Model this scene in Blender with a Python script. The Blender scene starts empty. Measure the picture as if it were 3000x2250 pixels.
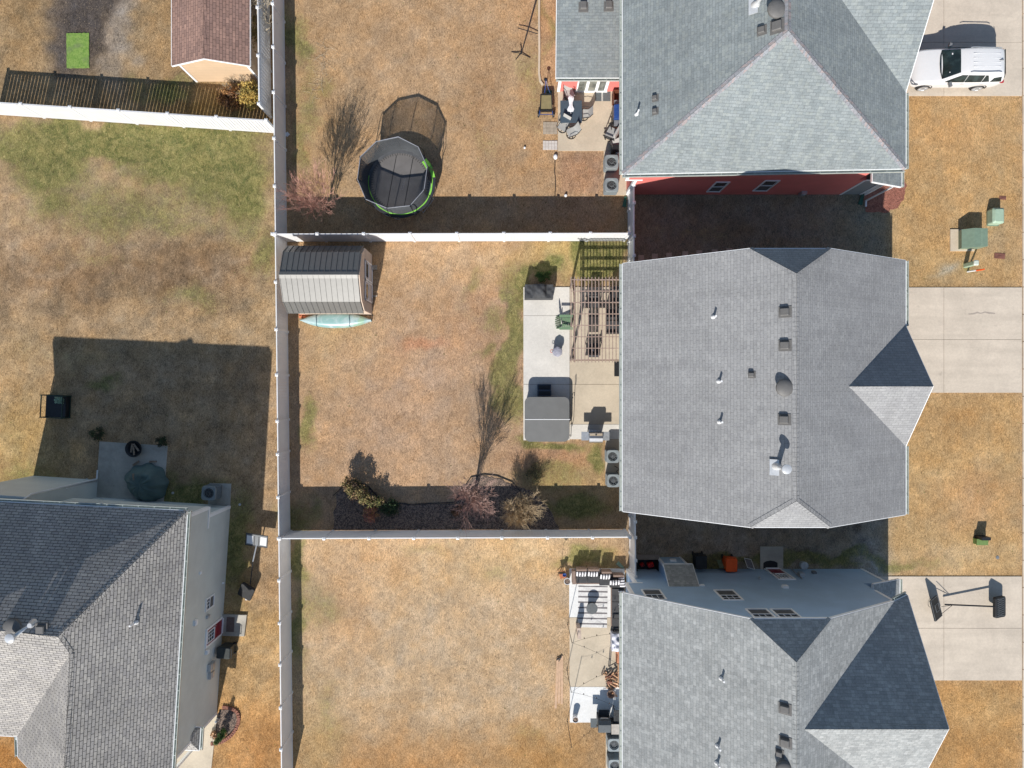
import bpy, bmesh, math, random
from mathutils import Vector, Matrix
import numpy as np
R = math.radians
random.seed(7)
scene = bpy.context.scene
COL = scene.collection

# ---------------------------------------------------------------- camera, sky, sun, exposure
CAM_H = 40.0            # height of the camera above the lawn (m)
PPM = 51.5              # photo pixels per metre on the lawn (photo 3000 x 2250)
cam_d = bpy.data.cameras.new('camera'); cam = bpy.data.objects.new('camera', cam_d); COL.objects.link(cam)
cam.location = (0, 0, CAM_H); cam.rotation_euler = (0, 0, 0)
cam_d.sensor_width = 36.0; cam_d.lens = CAM_H * PPM / 3000.0 * 36.0
cam_d.clip_start = 0.5; cam_d.clip_end = 2000
scene.camera = cam
SVX, SVY = 0.285, 1.285            # shadow of a 1 m post on flat ground (m)
sun_el = math.atan(1 / math.hypot(SVX, SVY))
sun_dir = Vector((-SVX, -SVY, 1)).normalized()      # towards the sun
world = bpy.data.worlds.new('World'); scene.world = world; world.use_nodes = True
wn = world.node_tree.nodes; wl = world.node_tree.links
bg = wn['Background']; sky = wn.new('ShaderNodeTexSky'); sky.sky_type = 'NISHITA'; sky.sun_disc = False
sky.sun_elevation = sun_el; sky.sun_rotation = math.atan2(sun_dir.x, sun_dir.y); sky.air_density = 1.2; sky.dust_density = 0.3; sky.ozone_density = 1.9
wl.new(sky.outputs[0], bg.inputs[0]); bg.inputs[1].default_value = 0.078
sl = bpy.data.lights.new('sun', 'SUN'); sl.energy = 4.4; sl.angle = R(0.5); sl.color = (1, 0.955, 0.89)
so = bpy.data.objects.new('sun', sl); COL.objects.link(so); so.rotation_euler = sun_dir.to_track_quat('Z', 'Y').to_euler()
so.location = (-10, -20, 30)
scene.view_settings.view_transform = 'Standard'; scene.view_settings.look = 'None'; scene.view_settings.gamma = 1
scene.view_settings.exposure = 0.48

# ---------------------------------------------------------------- helpers
def P(px, py, z=0.0):
    s = (1 - z / CAM_H) / PPM
    return Vector(((px - 1500) * s, (1125 - py) * s, z))
def on_plane(px, py, p0, n):
    """point of the vertical plane (p0, n) that the photo shows at px, py"""
    dx, dy = (px - 1500) / PPM, (1125 - py) / PPM
    t = (n[0] * p0[0] + n[1] * p0[1]) / (n[0] * dx + n[1] * dy)
    return Vector((dx * t, dy * t, CAM_H * (1 - t)))
def on_roof(px, py, axis, a0, z0, s):
    """point on a roof plane rising from eave coordinate a0, height z0, slope s along axis (0 x, 1 y)"""
    d = ((px - 1500) / PPM, (1125 - py) / PPM)
    c = d[axis]
    z = (z0 + s * (c - a0)) / (1 + s * c / CAM_H)
    t = 1 - z / CAM_H
    return Vector((d[0] * t, d[1] * t, z))
def lin(c):
    c = c / 255.0
    return c / 12.92 if c <= 0.04045 else ((c + 0.055) / 1.055) ** 2.4
KLIT = 1.30
def A(r, g, b):
    """base colour of a level surface that shows as r,g,b in full sun"""
    return tuple(max(0.004, min(0.85, lin(v) / KLIT)) for v in (r, g, b)) + (1,)

def tag(o, label=None, cat=None, group=None, kind=None):
    if label: o['label'] = label
    if cat: o['category'] = cat
    if group: o['group'] = group
    if kind: o['kind'] = kind
    return o
def thing(name, label, cat, loc=(0, 0, 0), rz=0, group=None):
    o = bpy.data.objects.new(name, None); COL.objects.link(o)
    o.location = loc; o.rotation_euler = (0, 0, rz); o.empty_display_size = 0.2
    return tag(o, label, cat, group)
def dup(root, loc, rz=0, label=None, group=None, scale=None):
    def cp(o, parent):
        c = o.copy(); COL.objects.link(c); c.parent = parent
        for ch in [x for x in ALL if x.parent == o]: cp(ch, c)
        return c
    ALL = list(COL.objects)
    c = cp(root, None); c.location = loc; c.rotation_euler = (0, 0, rz)
    if label: c['label'] = label
    if group: c['group'] = group
    if scale: c.scale = scale
    return c

class MB:
    def __init__(s): s.v = []; s.f = []; s.sm = []
    def add(s, vs, fs, smooth=False):
        n = len(s.v); s.v += [Vector(v) for v in vs]; s.f += [tuple(i + n for i in f) for f in fs]; s.sm += [smooth] * len(fs); return s
    def poly(s, pts): return s.add(pts, [tuple(range(len(pts)))])
    def box(s, x0, x1, y0, y1, z0, z1):
        return s.obox(((x0 + x1) / 2, (y0 + y1) / 2, (z0 + z1) / 2), (abs(x1 - x0) / 2, abs(y1 - y0) / 2, abs(z1 - z0) / 2))
    def obox(s, c, h, rot=None, taper=1.0):
        vs = []
        for sx in (-1, 1):
            for sy in (-1, 1):
                for sz in (-1, 1):
                    t = taper if sz > 0 else 1
                    p = Vector((sx * h[0] * t, sy * h[1] * t, sz * h[2]))
                    if rot is not None: p = rot @ p
                    vs.append(p + Vector(c))
        return s.add(vs, [(0, 1, 3, 2), (4, 6, 7, 5), (0, 4, 5, 1), (2, 3, 7, 6), (0, 2, 6, 4), (1, 5, 7, 3)])
    def prism(s, pts, z0, z1, cap0=True):
        n = len(pts); a = sum(pts[i][0] * pts[(i + 1) % n][1] - pts[(i + 1) % n][0] * pts[i][1] for i in range(n))
        if a < 0: pts = pts[::-1]
        vs = [(p[0], p[1], z0) for p in pts] + [(p[0], p[1], z1) for p in pts]
        fs = [tuple(range(n, 2 * n))] + [(i, (i + 1) % n, n + (i + 1) % n, n + i) for i in range(n)]
        if cap0: fs.append(tuple(range(n - 1, -1, -1)))
        return s.add(vs, fs)
    def bar(s, a, b, w, h):
        """rectangular bar from a to b, w across, h tall"""
        a, b = Vector(a), Vector(b); d = (b - a); L = d.length
        if L < 1e-6: return s
        q = d.to_track_quat('X', 'Z').to_matrix()
        return s.obox((a + b) / 2, (L / 2, w / 2, h / 2), q)
    def tube(s, pts, r, seg=8, r1=None, cap=True, closed=False):
        pts = [Vector(p) for p in pts]; n = len(pts); vs = []; prev = None
        for i, p in enumerate(pts):
            if closed: d = pts[(i + 1) % n] - pts[i - 1]
            else: d = pts[min(i + 1, n - 1)] - pts[max(i - 1, 0)]
            if d.length < 1e-9: d = Vector((0, 0, 1))
            d.normalize()
            if prev is None:
                up = Vector((0, 0, 1)) if abs(d.z) < 0.9 else Vector((1, 0, 0)); x = d.cross(up).normalized()
            else: x = (prev - d * prev.dot(d)); x = x.normalized() if x.length > 1e-6 else d.orthogonal().normalized()
            prev = x; y = d.cross(x)
            rr = r if r1 is None else r + (r1 - r) * i / max(1, n - 1)
            for k in range(seg):
                a = 2 * math.pi * k / seg; vs.append(p + (x * math.cos(a) + y * math.sin(a)) * rr)
        fs = []
        m = n if closed else n - 1
        for i in range(m):
            j = (i + 1) % n
            for k in range(seg): fs.append((i * seg + k, i * seg + (k + 1) % seg, j * seg + (k + 1) % seg, j * seg + k))
        if cap and not closed: fs += [tuple(range(seg - 1, -1, -1)), tuple(range((n - 1) * seg, n * seg))]
        return s.add(vs, fs, seg > 5)
    def lathe(s, prof, c=(0, 0, 0), seg=24, sx=1, sy=1):
        vs = []; n = len(prof)
        for r, z in prof:
            for k in range(seg):
                a = 2 * math.pi * k / seg; vs.append((c[0] + math.cos(a) * r * sx, c[1] + math.sin(a) * r * sy, c[2] + z))
        fs = []
        for i in range(n - 1):
            for k in range(seg): fs.append((i * seg + k, i * seg + (k + 1) % seg, (i + 1) * seg + (k + 1) % seg, (i + 1) * seg + k))
        fs += [tuple(range(seg - 1, -1, -1)), tuple(range((n - 1) * seg, n * seg))]
        return s.add(vs, fs, True)
    def cyl(s, c, r, h, seg=20): return s.lathe([(r, 0), (r, h)], c, seg)
    def rbox(s, c, hx, hy, z0, z1, rad=0.08, seg=4, top_in=0.0):
        pts = rrect(hx, hy, rad, seg)
        n = len(pts); vs = [(c[0] + p[0], c[1] + p[1], z0) for p in pts]
        if top_in > 0:
            vs += [(c[0] + p[0], c[1] + p[1], z1 - top_in) for p in pts]
            vs += [(c[0] + p[0] * (1 - top_in / hx), c[1] + p[1] * (1 - top_in / hy), z1) for p in pts]; L = 3
        else: vs += [(c[0] + p[0], c[1] + p[1], z1) for p in pts]; L = 2
        fs = [(j * n + i, j * n + (i + 1) % n, (j + 1) * n + (i + 1) % n, (j + 1) * n + i) for j in range(L - 1) for i in range(n)]
        fs += [tuple(range(n - 1, -1, -1)), tuple(range((L - 1) * n, L * n))]
        return s.add(vs, fs)
    def xf(s, M): s.v = [M @ v for v in s.v]; return s
    def build(s, name, mat, parent=None, world=False, bevel=0, kind=None, label=None, loc=None):
        off = Vector((0, 0, 0))
        if world and parent is not None:
            p = parent
            while p is not None: off += p.location; p = p.parent
        if loc is not None: off = Vector(loc)
        me = bpy.data.meshes.new(name)
        bm = bmesh.new(); bv = [bm.verts.new(v - off) for v in s.v]
        for f, sm in zip(s.f, s.sm):
            try:
                q = bm.faces.new([bv[i] for i in f]); q.smooth = sm
            except ValueError: pass
        if bevel:
            ed = [e for e in bm.edges if len(e.link_faces) == 2 and e.calc_face_angle(0) > 0.5]
            bmesh.ops.bevel(bm, geom=ed, offset=bevel, segments=2, affect='EDGES', clamp_overlap=True)
        uvl = bm.loops.layers.uv.new('UVMap')
        bm.normal_update(); wz = Vector((0, 0, 1))
        for e in bm.edges:
            if len(e.link_faces) == 2 and e.calc_face_angle(0) > 0.65: e.smooth = False
        for f in bm.faces:
            n = f.normal
            if abs(n.z) > 0.995: u, v = Vector((1, 0, 0)), Vector((0, 1, 0))
            else: u = wz.cross(n).normalized(); v = n.cross(u)
            for l in f.loops: l[uvl].uv = (l.vert.co.dot(u), l.vert.co.dot(v))
        bm.to_mesh(me); bm.free()
        me.materials.append(mat)
        o = bpy.data.objects.new(name, me); COL.objects.link(o)
        if loc is not None: o.location = loc
        if parent is not None: o.parent = parent
        if kind: o['kind'] = kind
        if label: o['label'] = label
        return o
def rrect(hx, hy, rad, seg=4):
    pts = []
    for cx, cy, a0 in ((hx - rad, hy - rad, 0), (-hx + rad, hy - rad, 90), (-hx + rad, -hy + rad, 180), (hx - rad, -hy + rad, 270)):
        for k in range(seg + 1):
            a = R(a0 + 90 * k / seg); pts.append((cx + rad * math.cos(a), cy + rad * math.sin(a)))
    return pts
def solo(mb, name, mat, label, cat, loc=(0, 0, 0), rz=0, group=None, bevel=0, world=False):
    o = mb.build(name, mat, bevel=bevel, loc=loc if world else None)
    if not world: o.location = loc
    o.rotation_euler = (0, 0, rz)
    return tag(o, label, cat, group)

# ---------------------------------------------------------------- materials
def new_mat(name):
    m = bpy.data.materials.new(name); m.use_nodes = True; nt = m.node_tree
    return m, nt, nt.nodes['Principled BSDF']
def N(nt, t, **kw):
    n = nt.nodes.new(t)
    for k, v in kw.items():
        if k == 'inp':
            for a, b in v.items(): n.inputs[a].default_value = b
        else: setattr(n, k, v)
    return n
def mixc(nt, a, b, fac, mode='MIX'):
    n = nt.nodes.new('ShaderNodeMix'); n.data_type = 'RGBA'; n.blend_type = mode
    for sock, v in ((6, a), (7, b), (0, fac)):
        if hasattr(v, 'is_linked') or isinstance(v, bpy.types.NodeSocket): nt.links.new(v, n.inputs[sock])
        else: n.inputs[sock].default_value = v
    return n.outputs[2]
def ramp(nt, src, lo, hi, vlo=0.0, vhi=1.0):
    n = nt.nodes.new('ShaderNodeMapRange'); n.interpolation_type = 'SMOOTHSTEP'
    n.inputs[1].default_value = lo; n.inputs[2].default_value = hi; n.inputs[3].default_value = vlo; n.inputs[4].default_value = vhi
    nt.links.new(src, n.inputs[0]); return n.outputs[0]
def math_(nt, op, a, b=0.0):
    n = nt.nodes.new('ShaderNodeMath'); n.operation = op
    for i, v in ((0, a), (1, b)):
        if isinstance(v, bpy.types.NodeSocket): nt.links.new(v, n.inputs[i])
        else: n.inputs[i].default_value = v
    return n.outputs[0]
def noise(nt, vec, scale, detail=4, rough=0.6, dist=0.0):
    n = nt.nodes.new('ShaderNodeTexNoise'); n.inputs['Scale'].default_value = scale; n.inputs['Detail'].default_value = detail
    n.inputs['Roughness'].default_value = rough; n.inputs['Distortion'].default_value = dist
    if vec is not None: nt.links.new(vec, n.inputs['Vector'])
    return n.outputs['Fac']
def wpos(nt): return nt.nodes.new('ShaderNodeNewGeometry').outputs['Position']
def opos(nt): return nt.nodes.new('ShaderNodeTexCoord').outputs['Object']
def uvm(nt): return nt.nodes.new('ShaderNodeTexCoord').outputs['UV']
def bump(nt, bsdf, h, dist=0.02, strength=0.6):
    b = nt.nodes.new('ShaderNodeBump'); b.inputs['Distance'].default_value = dist; b.inputs['Strength'].default_value = strength
    nt.links.new(h, b.inputs['Height']); nt.links.new(b.outputs[0], bsdf.inputs['Normal'])

def plain(name, col, rough=0.6, metal=0.0, var=0.12, scale=6, bmp=0.0, coat=0.0, spec=0.4):
    m, nt, b = new_mat(name); p = opos(nt)
    n1 = noise(nt, p, scale, 5, 0.6); f = ramp(nt, n1, 0.3, 0.7, 1 - var, 1 + var)
    c = N(nt, 'ShaderNodeRGB'); c.outputs[0].default_value = col
    v = N(nt, 'ShaderNodeVectorMath', operation='SCALE'); nt.links.new(c.outputs[0], v.inputs[0]); nt.links.new(f, v.inputs['Scale'])
    nt.links.new(v.outputs[0], b.inputs['Base Color'])
    b.inputs['Roughness'].default_value = rough; b.inputs['Metallic'].default_value = metal
    b.inputs['Coat Weight'].default_value = coat; b.inputs['Specular IOR Level'].default_value = spec
    if bmp: bump(nt, b, noise(nt, p, scale * 6, 4, 0.6), bmp, 0.5)
    return m
def shingle(name, c1, c2, cm, w=0.31, h=0.145, shade_line=0.007, streak=0.12, light=None, lightamt=0.0, tone=0.08, bs=0.5):
    m, nt, b = new_mat(name); uv = uvm(nt)
    br = N(nt, 'ShaderNodeTexBrick', offset=0.5, offset_frequency=2, squash=1.0, squash_frequency=2)
    for k, v in (('Scale', 1.0), ('Mortar Size', shade_line), ('Mortar Smooth', 0.3), ('Bias', 0.0), ('Brick Width', w), ('Row Height', h)): br.inputs[k].default_value = v
    br.inputs['Color1'].default_value = c1; br.inputs['Color2'].default_value = c2; br.inputs['Mortar'].default_value = cm  # gap colour paints the dark shadow line round each shingle tab
    nt.links.new(uv, br.inputs['Vector'])
    # second random tone per tab, other width, so runs of tabs differ
    b2 = N(nt, 'ShaderNodeTexBrick', offset=0.33, offset_frequency=3)
    for k, v in (('Scale', 1.0), ('Mortar Size', 0.0), ('Brick Width', w * 0.66), ('Row Height', h)): b2.inputs[k].default_value = v
    b2.inputs['Color1'].default_value = (1 - tone, 1 - tone, 1 - tone, 1); b2.inputs['Color2'].default_value = (1 + tone, 1 + tone, 1 + tone, 1); b2.inputs['Mortar'].default_value = (1, 1, 1, 1)
    nt.links.new(uv, b2.inputs['Vector'])
    c = mixc(nt, br.outputs['Color'], b2.outputs['Color'], 1.0, 'MULTIPLY')
    if light:
        wn_ = N(nt, 'ShaderNodeTexWhiteNoise', noise_dimensions='2D')
        sc = N(nt, 'ShaderNodeVectorMath', operation='DIVIDE'); sc.inputs[1].default_value = (w * 0.5, h, 1); nt.links.new(uv, sc.inputs[0])
        fl = N(nt, 'ShaderNodeVectorMath', operation='FLOOR'); nt.links.new(sc.outputs[0], fl.inputs[0]); nt.links.new(fl.outputs[0], wn_.inputs['Vector'])
        c = mixc(nt, c, light, ramp(nt, wn_.outputs['Value'], 0.78, 0.80, 0, lightamt))
    p = wpos(nt)
    big = ramp(nt, noise(nt, p, 0.35, 4, 0.6, 0.5), 0.3, 0.7, 1 - streak, 1 + streak)
    mps = N(nt, 'ShaderNodeMapping'); mps.inputs['Scale'].default_value = (1.6, 0.16, 1); nt.links.new(uv, mps.inputs['Vector'])
    big = math_(nt, 'MULTIPLY', big, ramp(nt, noise(nt, mps.outputs[0], 1.0, 5, 0.65), 0.3, 0.7, 0.93, 1.06))      # run-off streaks down the slope
    fine = ramp(nt, noise(nt, p, 14, 4, 0.7), 0.25, 0.75, 0.86, 1.14)
    tot = math_(nt, 'MULTIPLY', big, fine)
    vv = N(nt, 'ShaderNodeVectorMath', operation='SCALE'); nt.links.new(c, vv.inputs[0]); nt.links.new(tot, vv.inputs['Scale'])
    nt.links.new(vv.outputs[0], b.inputs['Base Color']); b.inputs['Roughness'].default_value = 0.92; b.inputs['Specular IOR Level'].default_value = 0.25
    # each course is a wedge: thick at its lower edge
    sp = N(nt, 'ShaderNodeSeparateXYZ'); nt.links.new(uv, sp.inputs[0])
    fr = math_(nt, 'FRACT', math_(nt, 'DIVIDE', sp.outputs[1], h))
    hh = math_(nt, 'ADD', math_(nt, 'MULTIPLY', math_(nt, 'SUBTRACT', 1.0, fr), 0.7), math_(nt, 'MULTIPLY', br.outputs['Fac'], -0.5))
    hh = math_(nt, 'ADD', hh, math_(nt, 'MULTIPLY', noise(nt, p, 60, 3, 0.7), 0.35))
    bump(nt, b, hh, 0.012, bs)
    return m
def siding(name, col, h=0.11, dirt=0.06):
    m, nt, b = new_mat(name); p = wpos(nt)
    sp = N(nt, 'ShaderNodeSeparateXYZ'); nt.links.new(p, sp.inputs[0])
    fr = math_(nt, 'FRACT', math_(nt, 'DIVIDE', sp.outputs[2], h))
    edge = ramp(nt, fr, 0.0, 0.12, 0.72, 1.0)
    n1 = ramp(nt, noise(nt, p, 0.8, 5, 0.6), 0.3, 0.7, 1 - dirt, 1 + dirt)
    c = N(nt, 'ShaderNodeRGB'); c.outputs[0].default_value = col
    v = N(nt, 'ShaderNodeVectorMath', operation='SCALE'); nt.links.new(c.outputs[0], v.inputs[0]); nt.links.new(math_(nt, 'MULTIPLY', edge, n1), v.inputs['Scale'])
    nt.links.new(v.outputs[0], b.inputs['Base Color']); b.inputs['Roughness'].default_value = 0.55
    bump(nt, b, math_(nt, 'SUBTRACT', 1.0, fr), 0.012, 0.8)
    return m
def concrete(name, col, stain=0.10, spots=0.0):
    m, nt, b = new_mat(name); p = wpos(nt)
    f = math_(nt, 'MULTIPLY', ramp(nt, noise(nt, p, 0.6, 6, 0.65, 0.4), 0.3, 0.72, 1 - stain, 1 + stain * 0.6), ramp(nt, noise(nt, p, 9, 5, 0.7), 0.3, 0.7, 0.94, 1.05))
    f = math_(nt, 'MULTIPLY', f, ramp(nt, noise(nt, p, 70, 2, 0.5), 0.3, 0.7, 0.94, 1.06))
    if spots:
        mps = N(nt, 'ShaderNodeMapping'); mps.inputs['Scale'].default_value = (0.16, 1.5, 1); nt.links.new(p, mps.inputs['Vector'])
        f = math_(nt, 'MULTIPLY', f, ramp(nt, noise(nt, mps.outputs[0], 1.0, 5, 0.6), 0.35, 0.68, 1.04, 0.93))      # faint tyre wear
        f = math_(nt, 'MULTIPLY', f, ramp(nt, noise(nt, p, 1.1, 3, 0.5), 0.70, 0.74, 1.0, 0.86))
    if spots: f = math_(nt, 'MULTIPLY', f, ramp(nt, noise(nt, p, 2.3, 5, 0.75), 0.62, 0.72, 1.0, 1 - spots))
    c = N(nt, 'ShaderNodeRGB'); c.outputs[0].default_value = col
    v = N(nt, 'ShaderNodeVectorMath', operation='SCALE'); nt.links.new(c.outputs[0], v.inputs[0]); nt.links.new(f, v.inputs['Scale'])
    nt.links.new(v.outputs[0], b.inputs['Base Color']); b.inputs['Roughness'].default_value = 0.85
    bump(nt, b, noise(nt, p, 45, 4, 0.6), 0.004, 0.4)
    return m
def striped(name, c1, c2, period, duty=0.5, axis=0, rough=0.8, obj=True):
    m, nt, b = new_mat(name); p = opos(nt)
    sp = N(nt, 'ShaderNodeSeparateXYZ'); nt.links.new(p, sp.inputs[0])
    fr = math_(nt, 'FRACT', math_(nt, 'DIVIDE', sp.outputs[axis], period))
    c = mixc(nt, c1, c2, ramp(nt, fr, duty - 0.01, duty + 0.01))
    f = ramp(nt, noise(nt, p, 9, 4), 0.3, 0.7, 0.88, 1.08)
    v = N(nt, 'ShaderNodeVectorMath', operation='SCALE'); nt.links.new(c, v.inputs[0]); nt.links.new(f, v.inputs['Scale'])
    nt.links.new(v.outputs[0], b.inputs['Base Color']); b.inputs['Roughness'].default_value = rough
    bump(nt, b, noise(nt, p, 8, 3), 0.02, 0.4)
    return m
def netmat(name, col, opacity, cell=0.0):
    m, nt, b = new_mat(name)
    b.inputs['Base Color'].default_value = col; b.inputs['Roughness'].default_value = 0.8
    tr = nt.nodes.new('ShaderNodeBsdfTransparent'); mx = nt.nodes.new('ShaderNodeMixShader'); out = nt.nodes['Material Output']
    mx.inputs[0].default_value = opacity
    nt.links.new(tr.outputs[0], mx.inputs[1]); nt.links.new(b.outputs[0], mx.inputs[2]); nt.links.new(mx.outputs[0], out.inputs[0])
    return m
def glass(name, col=(0.02, 0.025, 0.03, 1)):
    m, nt, b = new_mat(name)
    n1 = noise(nt, opos(nt), 3, 3)
    v = mixc(nt, col, tuple(min(1, c * 2.2) for c in col[:3]) + (1,), ramp(nt, n1, 0.4, 0.7))
    nt.links.new(v, b.inputs['Base Color']); b.inputs['Roughness'].default_value = 0.06; b.inputs['Specular IOR Level'].default_value = 0.6
    return m

M = {}
M['white'] = plain('white_vinyl', (0.84, 0.845, 0.85, 1), 0.4, var=0.04, scale=1.5)
def _translucent(m, amount, col):       # thin vinyl boards let a little daylight through
    nt = m.node_tree; b = nt.nodes['Principled BSDF']; out = nt.nodes['Material Output']; t = nt.nodes.new('ShaderNodeBsdfTranslucent'); t.inputs[0].default_value = col
    mx = nt.nodes.new('ShaderNodeMixShader'); mx.inputs[0].default_value = amount; nt.links.new(b.outputs[0], mx.inputs[1]); nt.links.new(t.outputs[0], mx.inputs[2]); nt.links.new(mx.outputs[0], out.inputs[0])
_translucent(M['white'], 0.22, (0.85, 0.86, 0.88, 1))
M['trim'] = plain('white_trim', (0.84, 0.845, 0.85, 1), 0.45, var=0.04)
M['galv'] = plain('galvanised_metal', (0.5, 0.52, 0.54, 1), 0.35, 0.6, 0.1)
M['steel'] = plain('brushed_steel', (0.55, 0.55, 0.56, 1), 0.28, 0.9, 0.06)
M['black'] = plain('black_plastic', (0.016, 0.017, 0.019, 1), 0.5, var=0.25)
M['blackcloth'] = plain('black_cloth', (0.05, 0.052, 0.056, 1), 0.85, var=0.25, scale=4, bmp=0.01)
M['vent'] = plain('vent_cap_grey', A(116, 114, 112), 0.6, 0.0, 0.08)
M['dark'] = plain('dark_metal', (0.03, 0.032, 0.036, 1), 0.4, 0.5, 0.2)
M['grey'] = plain('grey_plastic', (0.17, 0.18, 0.19, 1), 0.6)
M['ac'] = plain('condenser_grey', A(150, 158, 160), 0.5, 0.1, 0.1)
M['acdark'] = plain('condenser_louvre', (0.06, 0.063, 0.065, 1), 0.5, 0.3)
M['gutter'] = plain('gutter_metal', A(205, 212, 205), 0.35, 0.2, 0.1)
M['glass'] = glass('window_glass')
M['screen'] = plain('insect_screen', (0.1, 0.105, 0.11, 1), 0.6)
M['red_door'] = plain('red_door_paint', (0.22, 0.018, 0.03, 1), 0.35, var=0.05)
M['conc'] = concrete('patio_concrete', A(230, 225, 216))
M['conc_tan'] = concrete('tan_concrete', A(212, 197, 174), 0.12)
M['conc_drive'] = concrete('driveway_concrete', A(220, 206, 188), 0.10, 0.16)
M['conc_old'] = concrete('old_concrete', A(196, 190, 178), 0.22, 0.3)
M['joint'] = plain('joint_dirt', A(128, 108, 84), 0.95, var=0.3, scale=3)
M['paver'] = plain('grey_paver', A(178, 164, 146), 0.9, var=0.15, scale=5)
M['wood_peach'] = plain('pergola_wood', A(172, 150, 138), 0.8, var=0.2, scale=7)
M['wood_warm'] = plain('split_wood', A(204, 160, 124), 0.85, var=0.35, scale=12)
M['wood_grey'] = plain('weathered_wood', A(150, 132, 115), 0.85, var=0.25, scale=12)
M['bark'] = plain('bark', A(110, 92, 78), 0.9, var=0.3, scale=20)
M['twig_pink'] = plain('pink_twigs', A(196, 150, 134), 0.8, var=0.25, scale=5)
M['twig_tan'] = plain('tan_twigs', A(176, 152, 118), 0.8, var=0.3, scale=5)
M['twig_grey'] = plain('grey_twigs', A(190, 176, 152), 0.8, var=0.2, scale=5)
M['brick_red'] = plain('red_brick', A(152, 104, 88), 0.9, var=0.25, scale=9)
M['orange'] = plain('orange_plastic', (0.75, 0.095, 0.012, 1), 0.4, var=0.06)
M['red'] = plain('red_plastic', (0.5, 0.015, 0.015, 1), 0.35)
M['blue'] = plain('blue_paint', (0.02, 0.06, 0.22, 1), 0.35)
M['green_dark'] = plain('green_vinyl', (0.02, 0.09, 0.06, 1), 0.45)
M['tarp'] = plain('green_tarp', (0.075, 0.12, 0.115, 1), 0.55, var=0.15, scale=2)
M['util'] = plain('utility_green', A(132, 154, 134), 0.5, 0.1, 0.08)
M['util_lt'] = plain('pale_utility_green', A(172, 196, 172), 0.5, 0.0, 0.06)
M['cushion'] = plain('grey_cushion', A(78, 78, 80), 0.9, var=0.12, scale=3, bmp=0.01)
M['sling'] = plain('pale_sling', A(185, 184, 180), 0.8, var=0.06)
M['cloth_white'] = plain('white_cloth', (0.72, 0.73, 0.76, 1), 0.85, var=0.08, scale=8, bmp=0.01)
M['cloth_lav'] = plain('lavender_cloth', A(165, 165, 178), 0.8, var=0.18, scale=8, bmp=0.015)
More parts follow.
